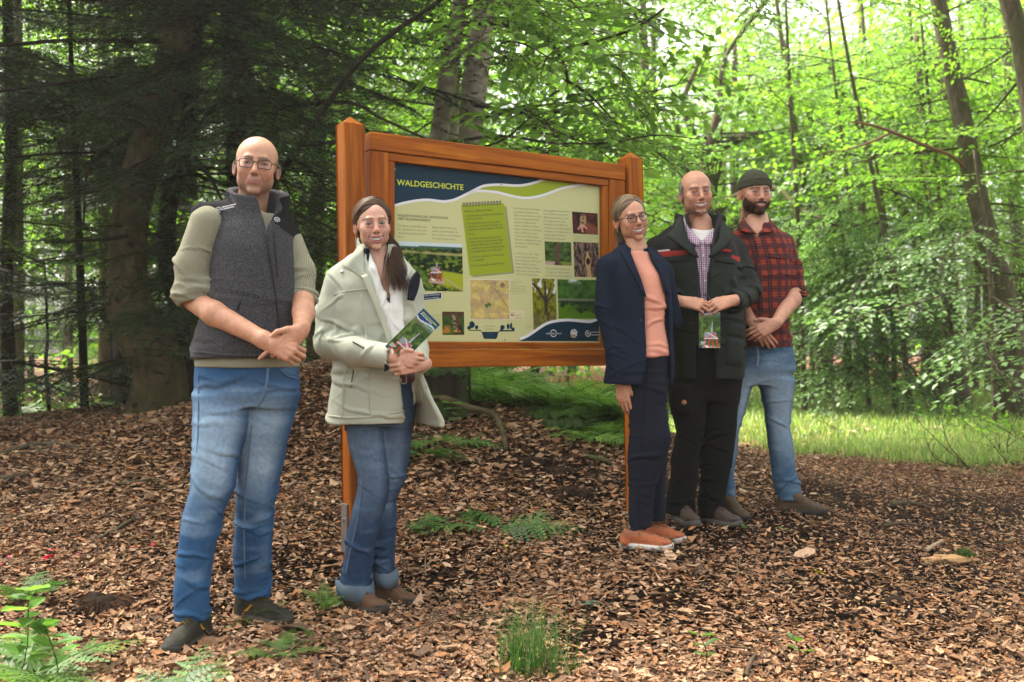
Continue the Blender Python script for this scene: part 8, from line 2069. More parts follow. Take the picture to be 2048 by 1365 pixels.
 ca = dict(upper=(.065, .045, .034), sole=(.085, .075, .065), toe=(.018, .018, .020), accent=None, line=(.05, .035, .028))
 make_shoe(p, L(1362, 1043, -.06), 14, 0, .275, 1, ca, .09, laces=M_LACE_B)
 make_shoe(p, L(1421, 1046, -.02), 42, 0, .275, 1, ca, .09, laces=M_LACE_B)
 return p
def person_plaid_man():
 p = Person('bearded man in olive beanie, red plaid shirt and light blue jeans, rightmost', 5.45, 1530, 1020); L = p.L
 sk = (.48, .255, .167)
 M = rotm(8, -5, 0)@np.diag([.97, .97, .99]); T = L(1511, 386, 0)
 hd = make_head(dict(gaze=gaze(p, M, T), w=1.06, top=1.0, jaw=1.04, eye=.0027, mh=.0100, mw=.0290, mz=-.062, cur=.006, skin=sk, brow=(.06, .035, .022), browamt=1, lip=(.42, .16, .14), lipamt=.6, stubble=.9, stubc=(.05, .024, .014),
  neck_to=(-.004, .05, -.25), neck=.062, iris=(.016, .016, .013), nose=.98, ear=1.0, earout=24, lash=.7, naso=1))
 parts = []; put_head(p, hd, M, T, parts, None)
 ch = SDF(L(1480, 480, -.14), L(1550, 430, .1), .005); ch.op(cone(L(1514, 440, .02), L(1516, 470, -.02), .064, .070), 0)
 V, Q = ch.extract(1, 1); parts.append((V, Q, np.tile(np.array(sk)*.97, (len(V), 1))))
 a1 = [(cone(L(1478, 600, -.03), L(1500, 640, -.17), .040, .030), .01), (cone(L(1500, 640, -.17), L(1508, 650, -.185), .030, .027), .01)]
 h1, _ = hand_prims(L(1508, 650, -.185), (.62, -.08, -.78), (-.25, -1, .1), 1, fing=[(18, 26, 14), (20, 28, 16), (24, 30, 16), (28, 30, 18)], sc=.95)
 V, Q, C, _f = build_arm(a1+h1, skin=sk); parts.append((V, Q, C))
 a2 = [(cone(L(1590, 580, .0), L(1584, 600, -.05), .044, .046), .01), (cone(L(1584, 600, -.05), L(1552, 646, -.215), .046, .030), .02)]
 h2, _ = hand_prims(L(1550, 648, -.225), (-.88, -.10, -.40), (.10, -1, .25), -1, fing=[(20, 26, 14), (22, 30, 16), (26, 32, 18), (30, 34, 18)], sc=.96,
  thumb=[(.032, .036, -.002), (.058, .058, -.004), (.084, .064, -.010)])
 V, Q, C, _f = build_arm(a2+h2, skin=sk); parts.append((V, Q, C))
 parts.append(core(p, [(L(1515, 545, .03), L(1520, 680, 0), .08, .09), ], sk, [([L(1485, 750, 0), L(1460, 861, -.01), L(1456, 1005, -.02)], .03, .022), ([L(1552, 750, 0), L(1556, 840, .01), L(1562, 900, .02), L(1576, 985, .03)], .055, .035)]))
 body = make_body(p, parts); head_extras(p, body, hd, M, T)
 # beard
 F = SDF((-.10, -.135, -.165), (.10, .06, .02), .0027)
 F.op(ell((0, -.030, -.035), (.059*1.06+.004, .060+.004, .081+.006)), 0)
 for s in (-1, 1): F.op(ell((s*.046, -.014, -.062), (.026, .040, .033)), .02); F.op(ell((s*.042, -.040, -.046), (.0235, .034, .038)), .02)
 F.op(ell((0, -.078, -.104), (.030, .022, .021)), .018)
 F.op(ell((0, -.076, -.062), (.037, .0235, .029)), .016)
 def region(X, Y, Z):
  ax = np.abs(X); topl = np.interp(ax, [0, .02, .030, .045, .06, .075], [-.090, -.088, -.070, -.058, -.040, -.004])
  return np.maximum(Z-topl, Y-np.interp(Z, [-.14, -.10, -.05, 0], [-.03, -.012, .004, .000]))
 F.op(custom(region, (-.10, -.135, -.165), (.10, .06, .02)), .008, 'i')
 must = lambda x: -.0535-.25*np.maximum(0, np.abs(x)-.012)
 xs = np.linspace(-.033, .033, 9)
 for a, b in zip(xs[:-1], xs[1:]):
  F.op(cone((a, hd['ym'](a)-.001, must(a)-.0008), (b, hd['ym'](b)-.001, must(b)-.0008), .0050, .0050), .004)
 V, Q = F.extract(1, 1); N = vnormals(V, Q); V = V+N*((fbm(V*210, 2, 3)-.5)*.004)[:, None]
 mb_ = hair_mat('dark_brown_beard', (.012, .006, .004), (.060, .028, .016), .6)
 be = lid(V, Q, M, T, 'beard', mb_, p.o)
 rnd = random.Random(3); k = [i for i in range(len(V)) if N[i][1] < .4 and rnd.random() < .07]; paths = []
 for i in k:
  n = N[i]+np.array([rnd.gauss(0, .3), rnd.gauss(0, .3), -.8+rnd.gauss(0, .2)]); q = V[i]
  paths.append(np.array([T+M@(q-n*.001), T+M@(q+n*.002), T+M@(q+n*.0045+np.array([0, 0, -.001]))]))
 strands(paths, .0006, 3).build('beard_hair', mb_, be)
 # beanie
 F = SDF((-.115, -.135, -.02), (.115, .150, .165), .003)
 F.op(ell((0, .020, .034), (.089, .106, .098)), 0); F.op(ell((0, -.008, .036), (.080, .092, .086)), .02)
 pl = lambda X, Y, Z: (.026-.16*(Y+.02)-Z)
 F.op(custom(pl, (-.115, -.135, -.02), (.115, .15, .165)), .004, 'i')
 F.op(custom(lambda X, Y, Z: np.maximum(np.hypot(X/.0935, (Y-.010)/.108)*.095-.095, np.abs(Z-(.046-.16*(Y+.02)))-.021), (-.11, -.13, -.01), (.11, .14, .12)), .006)
 V, Q = F.extract(2, 1); N = vnormals(V, Q); ang = np.arctan2(V[:, 0], V[:, 1]-.01)
 V = V+N*(.0005*np.sin(ang*46)*sstep(.125, .10, V[:, 2]))[:, None]+N*((fbm(V*30, 2, 5)-.5)*.006)[:, None]
 lid(V, Q, M, T, 'beanie', M_BEANIE, p.o)
 # --- shirt
 F = box_sdf([L(1445, 430, -.2), L(1620, 700, .2), L(1445, 700, .2), L(1620, 430, -.2)], .03, .006)
 F.op(loft(p.rows([(694, 1466, 1585, .135), (660, 1466, 1577, .132), (600, 1462, 1577, .132), (540, 1458, 1583, .132), (495, 1462, 1580, .118), (470, 1476, 1566, .095), (448, 1490, 1545, .075)]), 2.3), 0)
 F.op(cone(L(1490, 472, .0), L(1472, 488, .0), .055, .055), .03); F.op(cone(L(1542, 470, .01), L(1566, 490, .03), .055, .058), .03)
 F.op(cone(L(1567, 490, .03), L(1584, 545, .02), .062, .060), .03); F.op(cone(L(1584, 545, .02), L(1590, 582, .0), .059, .056), .02)
 F.op(cone(L(1472, 490, .02), L(1470, 590, .02), .06, .055), .03); F.op(cone(L(1470, 590, .02), L(1482, 610, -.04), .055, .048), .02)
 F.op(custom(lambda X, Y, Z: np.hypot((X-L(1514, 0)[0]), (Y-.012))-.074-.25*(Z-L(0, 455)[2]), L(1475, 470, -.1), L(1556, 425, .13)), .005, 's')
 carve(F, p, [(1493, 430, -.1), (1513, 474, -.1)], [(1537, 430, -.1), (1516, 474, -.1)], -.02, .004)
 F.op(cone(L(1590, 578, .0), L(1590, 612, -.04), .046, .05), .003, 's')
 zon = [(L(1570, 490, .03), L(1590, 580, .0), .09, .009, 16, 1.0), (L(1520, 480), L(1520, 690), .20, .007, 9, 1.8)]
 sh = garment('plaid_shirt', F, M_PLAID, p.o, zon, 91, .0025)
 a = np.linspace(0, 2*np.pi, 33); c = L(1591, 584, -.003); mb = MB()
 for o, th in ((-.010, .010), (.006, .009)):
  mb.tube(c+np.column_stack([np.cos(a)*.056, np.sin(a)*.056, o+.016*np.sin(a)+.004*np.sin(3*a)]), th, 9, None, False)
 mb.build('rolled_cuff', M_PLAID, sh)
 def ribbon(name, a, b, mat, par, thick=.006, n=14):
  A = spline([L(*q) for q in a], n); B = spline([L(*q) for q in b], n); k = 4
  V = np.stack([A*(1-t)+B*t for t in np.linspace(0, 1, k)], 1); i = np.arange(n-1)[:, None]*k; j = np.arange(k-1)[None]
  o = link(name, mesh_np(name, V.reshape(-1, 3), np.stack([i+j, i+j+1, i+k+j+1, i+k+j], -1).reshape(-1, 4), mat), par)
  m = o.modifiers.new('thickness', 'SOLIDIFY'); m.thickness = thick; m.offset = 0; return o
 ribbon('collar', [(1490, 432, .06), (1487, 436, .0), (1493, 446, -.055), (1514, 468, -.098)], [(1480, 450, .07), (1476, 455, -.02), (1482, 462, -.085), (1494, 464, -.112)], M_PLAID, sh)
 ribbon('collar', [(1536, 432, .06), (1540, 440, .0), (1535, 448, -.055), (1517, 468, -.098)], [(1548, 450, .07), (1552, 455, -.02), (1549, 462, -.085), (1540, 464, -.112)], M_PLAID, sh)
 p.strip(F, [(1516, 476), (1518, 520), (1520, 570), (1522, 620)], .030, 'button_placket', M_PLAID, sh, .003)
 p.patch(F, [(1534, 505), (1576, 506), (1573, 521), (1534, 516)], 'pocket_flap', M_PLAID, sh, .005, .003)
 p.patch(F, [(1535, 517), (1573, 521), (1570, 560), (1536, 556)], 'pocket', M_PLAID, sh, .003, .002)
 mb = MB()
 for (x, y) in ((1517, 492), (1519, 530), (1521, 568), (1555, 515)):
  q, g = p.hit(F, x, y, .006); mb.tube(np.array([q, q+g*.003]), .005, 8)
 mb.build('buttons', M_BELT, sh)
 # --- jeans
 F = legs(p, [(1010, 1442, 1470, .07, -.02), (950, 1440, 1466, .072, -.02), (861, 1438, 1477, .08, -.01), (797, 1445, 1495, .09, 0), (740, 1458, 1512, .10, 0)],
    [(1000, 1556, 1599, .066, .03), (968, 1546, 1600, .068, .03), (945, 1545, 1590, .068, .03), (880, 1535, 1584, .074, .02), (855, 1532, 1578, .078, .02), (806, 1526, 1583, .09, .01), (758, 1516, 1590, .10, 0)],
    [(770, 1470, 1570, .09), (740, 1466, 1590, .118), (710, 1470, 1587, .12), (684, 1474, 1580, .115)], .006)
 open_cuffs(p, F, [(1578, 1003, .03)], .042)
 zon = [(L(1556, 800), L(1560, 920, .02), .10, .010, 16, .8), (L(1570, 925, .03), L(1577, 1003, .03), .10, .012, 26, .5), (L(1525, 700), L(1535, 780), .15, .007, 18, 1.0), (L(1466, 800), L(1456, 1000), .10, .008, 14, .8)]
 je = garment('jeans', F, M_DENIM, p.o, zon, 101, .003, jeans_col(p, (.050, .105, .175), (.24, .33, .41), (L(0, 740)[2], L(0, 880)[2]), .9, 8))
 M_SEAM = flat_mat('pale_denim_seam', (.16, .22, .30), .85, .1)
 p.strip(F, [(1514, 695), (1516, 715), (1513, 735)], .014, 'fly_seam', M_SEAM, je, .003)
 p.strip(F, [(1565, 694), (1574, 706), (1586, 710)], .005, 'pocket_edge', M_SEAM, je, .003)
 ca = dict(upper=(.068, .045, .026), sole=(.022, .020, .018), toe=None, accent=None, line=None)
 make_shoe(p, L(1582, 1026, .0), 62, 0, .275, 1, ca, .125, 'boot', boot=True)
 make_shoe(p, L(1455, 1034, -.06), 20, 0, .275, 1, ca, .125, 'boot', boot=True)
 return p
PEOPLE = {}
PEOPLE['vest'] = person_vest_man()
PEOPLE['parka'] = person_parka_woman()[0]
PEOPLE['blazer'] = person_blazer_woman()
PEOPLE['jacket'] = person_jacket_man()
PEOPLE['plaid'] = person_plaid_man()
# ================================================================ FERNS AND SMALL THINGS
FG = np.array([(.065, .155, .030), (.085, .19, .036), (.052, .125, .028)]); FGL = np.array([(.09, .19, .035), (.115, .23, .04), (.075, .165, .03)])
def frond_mesh(name, seed, cols, np_=15, droop=.35):
 """one fern frond of length 1 along +x: midrib with paired toothed leaflets"""
 rng = np.random.default_rng(seed); mb = MB(); s = np.linspace(0, 1, 12); ax = np.column_stack([s, .03*np.sin(s*3+seed), .28*s-(.28+droop)*s*s])
 mb.tube(ax, .006*np.linspace(1, .2, 12), 4, None, False); V, F3, C, n = [], [], [], 0
 f = lambda t: np.array([np.interp(t, s, ax[:, k]) for k in range(3)])
 for k in range(np_):
  t = .14+.84*(k/np_)**.92; p = f(t); T = f(min(1, t+.03))-p; T /= np.linalg.norm(T)+1e-9; ln = .24*np.sin(np.pi*min(1, (t*.82+.24)))**1.1*rng.uniform(.88, 1.1)
  for sg in (-1, 1):
   a = R_(rng.uniform(58, 72)); S_ = np.cross((0, 0, 1.0), T)*sg; S_ /= np.linalg.norm(S_); d = T*math.cos(a)+S_*math.sin(a)+np.array([0, 0, rng.normal(-.12, .10)]); cc = cols[rng.integers(len(cols))]*rng.uniform(.75, 1.25)
   U = np.cross(d, np.cross(T, d)); U /= np.linalg.norm(U)+1e-9; m = 6
   for q in range(m):      # teeth on both sides of the leaflet
    u0 = q/m; w = .043*(1-u0*.85)*(ln/.24+.25); b = p+d*ln*u0; e = p+d*ln*(u0+1/m);
    V += [b, e, b+d*ln*.10+U*w, b+d*ln*.10-U*w]; F3 += [(n, n+1, n+2), (n+1, n, n+3)]; C += [cc]*4; n += 4
 V0 = np.concatenate(mb.V); Q0 = np.concatenate(mb.F4)
 return mesh_np(name, np.vstack([V0, np.array(V)]), [Q0, np.array(F3)+len(V0)], M_FERN, np.vstack([np.tile((.06, .09, .025), (len(V0), 1)), np.array(C)]), False)
FR = [frond_mesh('fern_frond', 700+k, FG) for k in range(3)]; FRL = [frond_mesh('bright_fern_frond', 720+k, FGL) for k in range(3)]
def fern(label, b, L, n, group=None, seed=0, light=False, az=None, up=(.3, .8), cat='fern'):
 o = thing('fern', label, cat, b, group); r = random.Random(seed); ms = FRB if light == 2 else (FRL if light else FR)
 for k in range(n):
  a = 2*np.pi*k/n+r.uniform(-.4, .4) if az is None else R_(az[k % len(az)]+r.uniform(-8, 8)); l = L*r.uniform(.7, 1.1)
  place_branch(o, (ms[r.randrange(len(ms))], 1.0), b, b+l*np.array([math.cos(a), math.sin(a), r.uniform(*up)]), b, r.gauss(0, .25), 'frond')
 return o
FRB = [frond_mesh('bank_fern_frond', 740+k, np.array([(.19, .35, .065), (.23, .40, .08), (.15, .29, .05)])) for k in range(2)]  # greens raised for the bank, standing in for open sky light there
gp = raycast_ground
fern('large soft fern in the bottom left corner, near the camera', gp(40, 1385), .46, 9, None, 1, True, None, (.25, .7))
fern('fern rising at the bottom edge, in front of the vest man\'s shoe', P(340, 1500, 2.75), .32, 7, None, 2, False, [55, 75, 95, 115, 135, 15, 165], (.5, 1.0))
fern('small fern by the pink specks at the left edge', gp(60, 1200), .24, 6, None, 3, False)
fern('fern frond lying across the leaves, tip pointing up right, below the board', gp(985, 1065), .50, 4, None, 4, False, [62, 30, 200, -10], (.05, .35))
fern('fern frond lying toward the camera on bare soil under the board', gp(925, 1025), .42, 3, None, 5, False, [-50, -30, -75], (-.15, .1))
fern('fern leaning at the right of the parka woman\'s leg', gp(800, 1075), .40, 3, None, 6, False, [35, 55, 10], (.2, .5))
fern('broad fern beside the bent branch, right of the parka', gp(850, 915), .55, 7, None, 7, False, None, (.1, .5))
fern('light fern low in front of the bent branch', gp(890, 890), .45, 5, None, 8, True, None, (.1, .45))
fern('tiny fern at the heel of the vest man\'s rear shoe', gp(520, 1240), .18, 6, None, 9, True)
fern('tiny mossy fern between the two pairs of shoes', gp(655, 1222), .15, 7, None, 10, True, None, (.5, 1.2))
fern('small bright fern in the foreground leaves below the parka woman', gp(560, 1320), .20, 5, None, 11, True)
fern('single little frond standing in the foreground leaves', gp(630, 1290), .14, 3, None, 12, True)
r_ = random.Random(9)
for k in range(70):
 px = 930+r_.random()*330; d = r_.uniform(7.0, 8.2 if px > 1100 else 10.0); fern('green fern on the bank below the board', G(px, 0, d), r_.uniform(.35, .7), 7, 'ferns on the bank behind the board', 800+k, 2, None, (.25, .75))
for k in range(9):
 px = 1150+r_.random()*90; d = r_.uniform(6.4, 7.0); fern('fern at the lower edge of the bank, left of the blazer', G(px, 0, d), r_.uniform(.25, .4), 6, 'ferns at the foot of the bank', 900+k, 2, None, (.2, .7))
for k in range(26):
 px = -60+r_.random()*680; d = r_.uniform(9.5, 14); fern('shaded fern beyond the leafy mound', G(px, 0, d), r_.uniform(.4, .8), 6, 'ferns beyond the mound', 940+k, r_.random() < .5, None, (.3, .9))
# grass tuft in front
def tuft(label, b, n, hmax, seed, spread=.10):
 r = np.random.default_rng(seed); mb = MB(); V, F, C, m = [], [], [], 0
 for k in range(n):
  a = r.uniform(0, 2*np.pi); p = np.array([r.normal(0, spread*.35), r.normal(0, spread*.35), -.01]); h = hmax*r.uniform(.35, 1)**.8; out = h*abs(r.normal(.35, .35)); w = r.uniform(.0012, .0028); c = np.array([(.045, .13, .02), (.07, .17, .03), (.035, .10, .015), (.16, .17, .06)][r.choice(4, p=[.4, .3, .2, .1])])*r.uniform(.7, 1.3)
  s = np.linspace(0, 1, 6); q = p+np.column_stack([np.cos(a)*out*s**1.8, np.sin(a)*out*s**1.8, h*s-.45*out*s**3]); sd = np.array([-np.sin(a), np.cos(a), 0])
  for i in range(6): V += [q[i]-sd*w*(1-s[i]*.9), q[i]+sd*w*(1-s[i]*.9)]; C += [c, c]
  F += [(m+2*i, m+2*i+1, m+2*i+3, m+2*i+2) for i in range(5)]; m += 12
 o = thing('grass_tuft', label, 'grass', b); link('blades', mesh_np('blades', np.array(V), np.array(F), M_GRASS, np.array(C), False), o)
tuft('tuft of long green grass blades in the foreground leaves', gp(1062, 1345), 260, .32, 1, .16)
tuft('few thin grass blades right of the large tuft', gp(1140, 1350), 24, .16, 2, .06)
# seedlings with broad leaves
def seedling(label, b, hgt, pairs, leaf, seed, cols=FGL, lean=0.0):
 r = np.random.default_rng(seed); mb = MB(); s = np.linspace(0, 1, 7); st = np.column_stack([lean*hgt*s+.02*np.sin(s*4), .02*np.cos(s*3)-.02, hgt*s-.01]); mb.tube(st, .0026*np.linspace(1, .5, 7), 5)
 o = thing('seedling', label, 'seedling', b); link('stem', mb.mesh('stem', M_TWIG), o)
 for k in range(pairs):
  t = .35+.65*(k+.5)/pairs
  for sg in (0, 1):
   a = r.uniform(0, 2*np.pi) if sg == 0 else a+np.pi+r.uniform(-.4, .4); p = np.array([np.interp(t, s, st[:, c]) for c in range(3)]); d = np.array([[np.cos(a), np.sin(a), r.uniform(.0, .5)]])
   v, f3, f4, c = leaves_at(p[None], d, np.array([[r.normal(0, .2), r.normal(0, .2), 1.0]]), np.array([leaf*r.uniform(.75, 1.15)]), r, cols, 1, .55); link('leaf', mesh_np('leaf', v, [f4, f3], M_LEAF, c, False), o)
seedling('light green seedling with oval leaves, blurred at the bottom left edge', gp(24, 1390), .38, 8, .105, 1, FGL*1.35, lean=.25)
seedling('light green seedling leaves low at the left edge, beside the oval leaved one', gp(110, 1385), .26, 5, .10, 2, FGL*1.35)
seedling('green leafy seedling standing in the front leaves, right of the grass tuft', gp(1400, 1345), .17, 3, .055, 3)
seedling('green seedling standing in the dark soil, near the bottom right', gp(1585, 1330), .13, 2, .055, 4)
for k, (x, y, lab) in enumerate(((1245, 988, 'little sprout with two leaves left of the blazer woman\'s shin'), (1480, 1068, 'green leaf sprout in front of the hiking shoes'), (1560, 1070, 'pale green sprout below the boot of the plaid man'), (1090, 1070, 'green sprout under the board, right of the fern fronds'), (850, 850, 'broad green leaves by the open parka hem'), (905, 865, 'bright green leaves above the bent branch'))):
 seedling(lab, gp(x, y), .07 if k < 4 else .22, 1 if k < 4 else 4, .04 if k < 4 else .09, 20+k)
# sticks lying about
def stick(label, pix, w, mat, cat='branch', name='fallen_branch', lift=.02, forks=()):
 pts = np.array([gp(x, y)+np.array([0, 0, lift+dz]) for x, y, dz in pix]); b = pts[0]; o = thing(name, label, cat, b)
 link('wood', trunk_mesh('wood', pts-b, np.linspace(w, w*.5, len(pts)), mat, 7, len(pix), .12), o)
 for fk in forks:
  q = np.array([gp(x, y)+np.array([0, 0, lift+dz]) for x, y, dz in fk]); link('fork', trunk_mesh('fork', q-b, np.linspace(w*.6, w*.3, len(q)), mat, 6, 3, .12), o)
 return o
M_MOSSTICK = bark_mat('mossy_stick', (.05, .04, .025), (.13, .105, .07), (.055, .085, .015), .9)
stick('smooth bent grey branch curving down at its end, right of the parka', [(828, 842, .10), (880, 845, .13), (940, 856, .10), (985, 862, .08), (1005, 880, .03), (1012, 908, -.01)], .028, M_BARK, lift=.03)
stick('mossy stick at far left, below the dark trunk', [(10, 912, 0), (60, 900, .01), (130, 896, .01), (165, 905, 0)], .022, M_MOSSTICK, forks=[[(60, 900, .01), (95, 912, 0)]])
stick('dark stick at the left edge', [(-20, 972, 0), (30, 962, .01), (60, 955, 0)], .020, M_MOSSTICK)
stick('thin green mossy stick left of the vest man\'s knee', [(238, 975, 0), (280, 972, .01), (315, 968, .01), (340, 985, 0)], .010, M_MOSSTICK)
stick('long thin stick slanting over the leaves left of the vest man\'s shin', [(188, 1090, 0), (230, 1072, .01), (262, 1052, .01), (285, 1036, 0)], .011, M_MOSSTICK)
stick('short mossy stick at the left edge of the leaves', [(-10, 1060, 0), (20, 1048, .01), (38, 1035, 0)], .016, M_MOSSTICK)
stick('mossy stick near the blazer woman\'s knee', [(1165, 918, 0), (1200, 930, .015), (1226, 936, 0)], .020, M_MOSSTICK)
stick('brown stick lying on the path, right of the plaid man', [(1782, 1016, .005), (1820, 1016, .012), (1865, 1024, 0)], .016, M_BARKB)
stick('thin brown stick lying on the path below the first one', [(1765, 1060, .005), (1800, 1058, .012), (1850, 1060, 0)], .010, M_BARKB)
stick('pale short stick lying on the path just above the split log', [(1850, 1108, .0), (1866, 1102, .012), (1882, 1094, .015)], .013, flat_mat('pale_dead_twig', (.30, .22, .15), .85, .1, 30, .3))
stick('pale curved twig at the bottom right edge of the dark soil', [(1490, 1362, .0), (1500, 1350, .03), (1512, 1338, .04)], .010, M_BARKB)
stick('thin grey stick under the vest man\'s elbow, right side', [(640, 772, .0), (690, 760, .06), (740, 748, .08)], .012, M_BARK)
# split log with moss
b = gp(1892, 1128); o = thing('split_log', 'short split piece of pale log with a moss tuft on its right end', 'log', b)
F = SDF((-.15, -.05, -.02), (.16, .06, .075), .005)
F.op(rbox((0, 0, .02), (.125, .032, .020), .008, np.array(Matrix.Rotation(R_(-4), 3, 'Y'))), 0); F.op(rbox((.02, .01, .03), (.08, .018, .016), .006, np.array(Matrix.Rotation(R_(3), 3, 'Y'))), .01)
V, Q = F.extract(1, 1); N = vnormals(V, Q); V = V+N*((fbm(V*np.array([12, 70, 70]), 3, 2)-.5)*.016)[:, None]; c = np.array((.46, .27, .12))*(.5+.9*fbm(V*np.array([9, 90, 90]), 3, 6))[:, None]; m = sstep(.03, .012, V[:, 2]+.01*np.sin(V[:, 0]*30)); c = c*(1-m[:, None])+np.array((.08, .05, .03))*m[:, None]
Rl = np.array(Matrix.Rotation(R_(8), 3, 'Z')); link('wood', mesh_np('wood', V@Rl.T, Q, M_LITTER, c), o)
def moss_mesh(name, r, seed, n=900):
 F = SDF(-np.array(r)*1.4-.01, np.array(r)*1.4+.01, max(r)/9); F.op(ell((0, 0, 0), r), 0); V, Q = F.extract(1, 1); N = vnormals(V, Q); V = V+N*((fbm(V*14/max(r)*.25, 3, seed)-.5)*max(r)*.7)[:, None]
 c = np.array((.045, .085, .012))*(.4+1.2*fbm(V*30, 2, seed))[:, None]; rg = np.random.default_rng(seed); k = rg.integers(0, len(V), n); p = V[k]; up = N[k]+rg.normal(0, .35, (n, 3)); s = rg.uniform(.006, .014, n); sd = np.cross(up, rg.normal(0, 1, (n, 3))); sd /= np.linalg.norm(sd, axis=1)[:, None]+1e-9
 T = np.stack([p-sd*s[:, None]*.3, p+sd*s[:, None]*.3, p+up*s[:, None]], 1).reshape(-1, 3); ct = np.repeat(np.array([(.08, .15, .018), (.05, .11, .014), (.11, .18, .03)])[rg.integers(0, 3, n)], 3, 0)
 return mesh_np(name, np.vstack([V, T]), [Q, np.arange(3*n).reshape(-1, 3)+len(V)], M_FERN, np.vstack([c, ct]), False)
mo = link('moss', moss_mesh('moss', (.036, .03, .022), 1, 350), o, Rl@np.array([.095, .0, .045]))
# stump
b = G(872, 0, 6.8); o = thing('tree_stump', 'broken mossy tree stump on the mound, right of the parka', 'stump', b)
a = np.linspace(0, 2*np.pi, 73)[:-1]; zs = np.linspace(-.15, 1, 16); Vv = []; hs = .30+.05*np.sin(a*2+.6)+.03*np.sin(a*5)
for z in zs:
 r = .215*(1+.22*max(0, .35-z))*(1+.05*np.sin(a*9)+.03*np.sin(a*17+1)+.06*np.sin(a*3+2)); Vv.append(np.column_stack([np.cos(a)*r, np.sin(a)*r, hs*z]))
for k, (s, dz) in enumerate(((.86, .0), (.80, -.05), (.3, -.09), (.02, -.09))): Vv.append(np.column_stack([Vv[15][:, 0]*s, Vv[15][:, 1]*s, Vv[15][:, 2]+dz+.02*np.sin(a*7+k)]))
n = 72; m = len(Vv); i = np.arange(m-1)[:, None]*n; j = np.arange(n)[None]; j2 = (j+1) % n; Vv = np.concatenate(Vv); Vv += (fbm(Vv*20, 2, 4)-.5)[:, None]*.02
st = np.tile(np.array((.024, .018, .011)), (len(Vv), 1))*(.4+1.2*fbm(Vv*np.array([26, 26, 4]), 3, 6))[:, None]; g = sstep(.45, .7, fbm(Vv*np.array([9, 9, 3]), 2, 7)+.18*sstep(.2, .3, Vv[:, 2]))[:, None]; st = st*(1-g*.8)+np.array((.030, .060, .009))*g*.8
link('wood', mesh_np('wood', Vv, np.stack([i+j, i+j2, i+n+j2, i+n+j], -1).reshape(-1, 4), M_LITTER, st), o)
for k in range(7): q = R_(k*52+10); link('moss', moss_mesh('moss', (.075, .05, .03), 10+k, 240), o, (math.cos(q)*.19, math.sin(q)*.19, .285+.05*math.sin(2*q+.6)))
# moss cushions on the bank
for k, (x, y, s, lab) in enumerate(((1090, 838, .13, 'round moss cushion on the bank, leftmost'), (1140, 860, .17, 'broad moss cushion in the middle of the bank'), (1180, 845, .20, 'largest moss cushion, close to the ferns'), (1075, 828, .09, 'small moss cushion on top of the slope'), (1215, 880, .15, 'moss cushion at the foot of the bank by the ferns'))):
 b = gp(x, y); o = thing('moss_cushion', lab, 'moss', b); link('moss', moss_mesh('moss', (s, s*.8, s*.42), 30+k, 900), o)
# clods of dark soil
M_CLOD = attr_mat('dark_earth', .95, .08, 90, .4, .5, 150)
def clod(label, x, y, r, seed, fib=0):
 b = gp(x, y)-np.array([0, 0, r*.12]); o = thing('soil_clod', label, 'soil', b); F = SDF((-r*1.7, -r*1.7, -r), (r*1.7, r*1.7, r*1.3), r/9); rg = np.random.default_rng(seed)
 for q in range(9): p = rg.normal(0, .45, 3)*r*np.array([1, .8, .4]); F.op(ell(p, np.array([1, 1, .8])*r*rg.uniform(.3, .62)), r*.15)
 V, Q = F.extract(1, 1); N = vnormals(V, Q); V = V+N*((fbm(V/r*4, 3, seed)-.5)*r*.5)[:, None]; link('earth', mesh_np('earth', V, Q, M_CLOD, np.array((.030, .019, .013))*(.5+1.0*fbm(V/r*5, 2, seed))[:, None]), o)
 if fib:
  mb = MB()
  for q in range(fib): u = rg.uniform(0, 6.28); p0 = np.array([math.cos(u), math.sin(u)*.8, .1])*r*rg.uniform(.2, .8)+np.array([0, 0, r*.3]); u2 = u+rg.normal(0, .8); mb.tube(spline([p0, p0+np.array([math.cos(u2), math.sin(u2), .25])*r*.5, p0+np.array([math.cos(u2), math.sin(u2), -.2])*r*1.0], 6), .0012, 3, None, False)
  link('rootlets', mb.mesh('rootlets', flat_mat('rootlet', (.07, .035, .02), .9, .1)), o)
for k, (x, y, r, lab, fb) in enumerate(((1058, 925, .095, 'upright dark clod of soil under the board, upper one', 10), (1120, 945, .11, 'flat dark clod of soil right of the upper one', 8), (1125, 985, .12, 'dark heap of soil with rootlets under the board, lower one', 40), (215, 1212, .12, 'brown tangle of roots and soil left of the front shoe', 160), (1360, 1060, .07, 'dark soil heap at the toe of the hiking shoes', 10), (1500, 1062, .07, 'dark soil clod between hiking shoe and boot', 8), (1255, 1120, .06, 'low dark soil heap left of the orange trainers', 6), (1790, 1210, .10, 'dark soil clod on the path, front right', 12), (1700, 1250, .08, 'small dark soil clod on the path, front middle', 8), (1960, 1150, .10, 'dark soil clod at right, behind the split log', 8), (640, 1050, .06, 'small dark soil clod between the vest man and the parka woman', 6))): clod(lab, x, y, r*(.62 if k > 3 else .8), 50+k, fb)
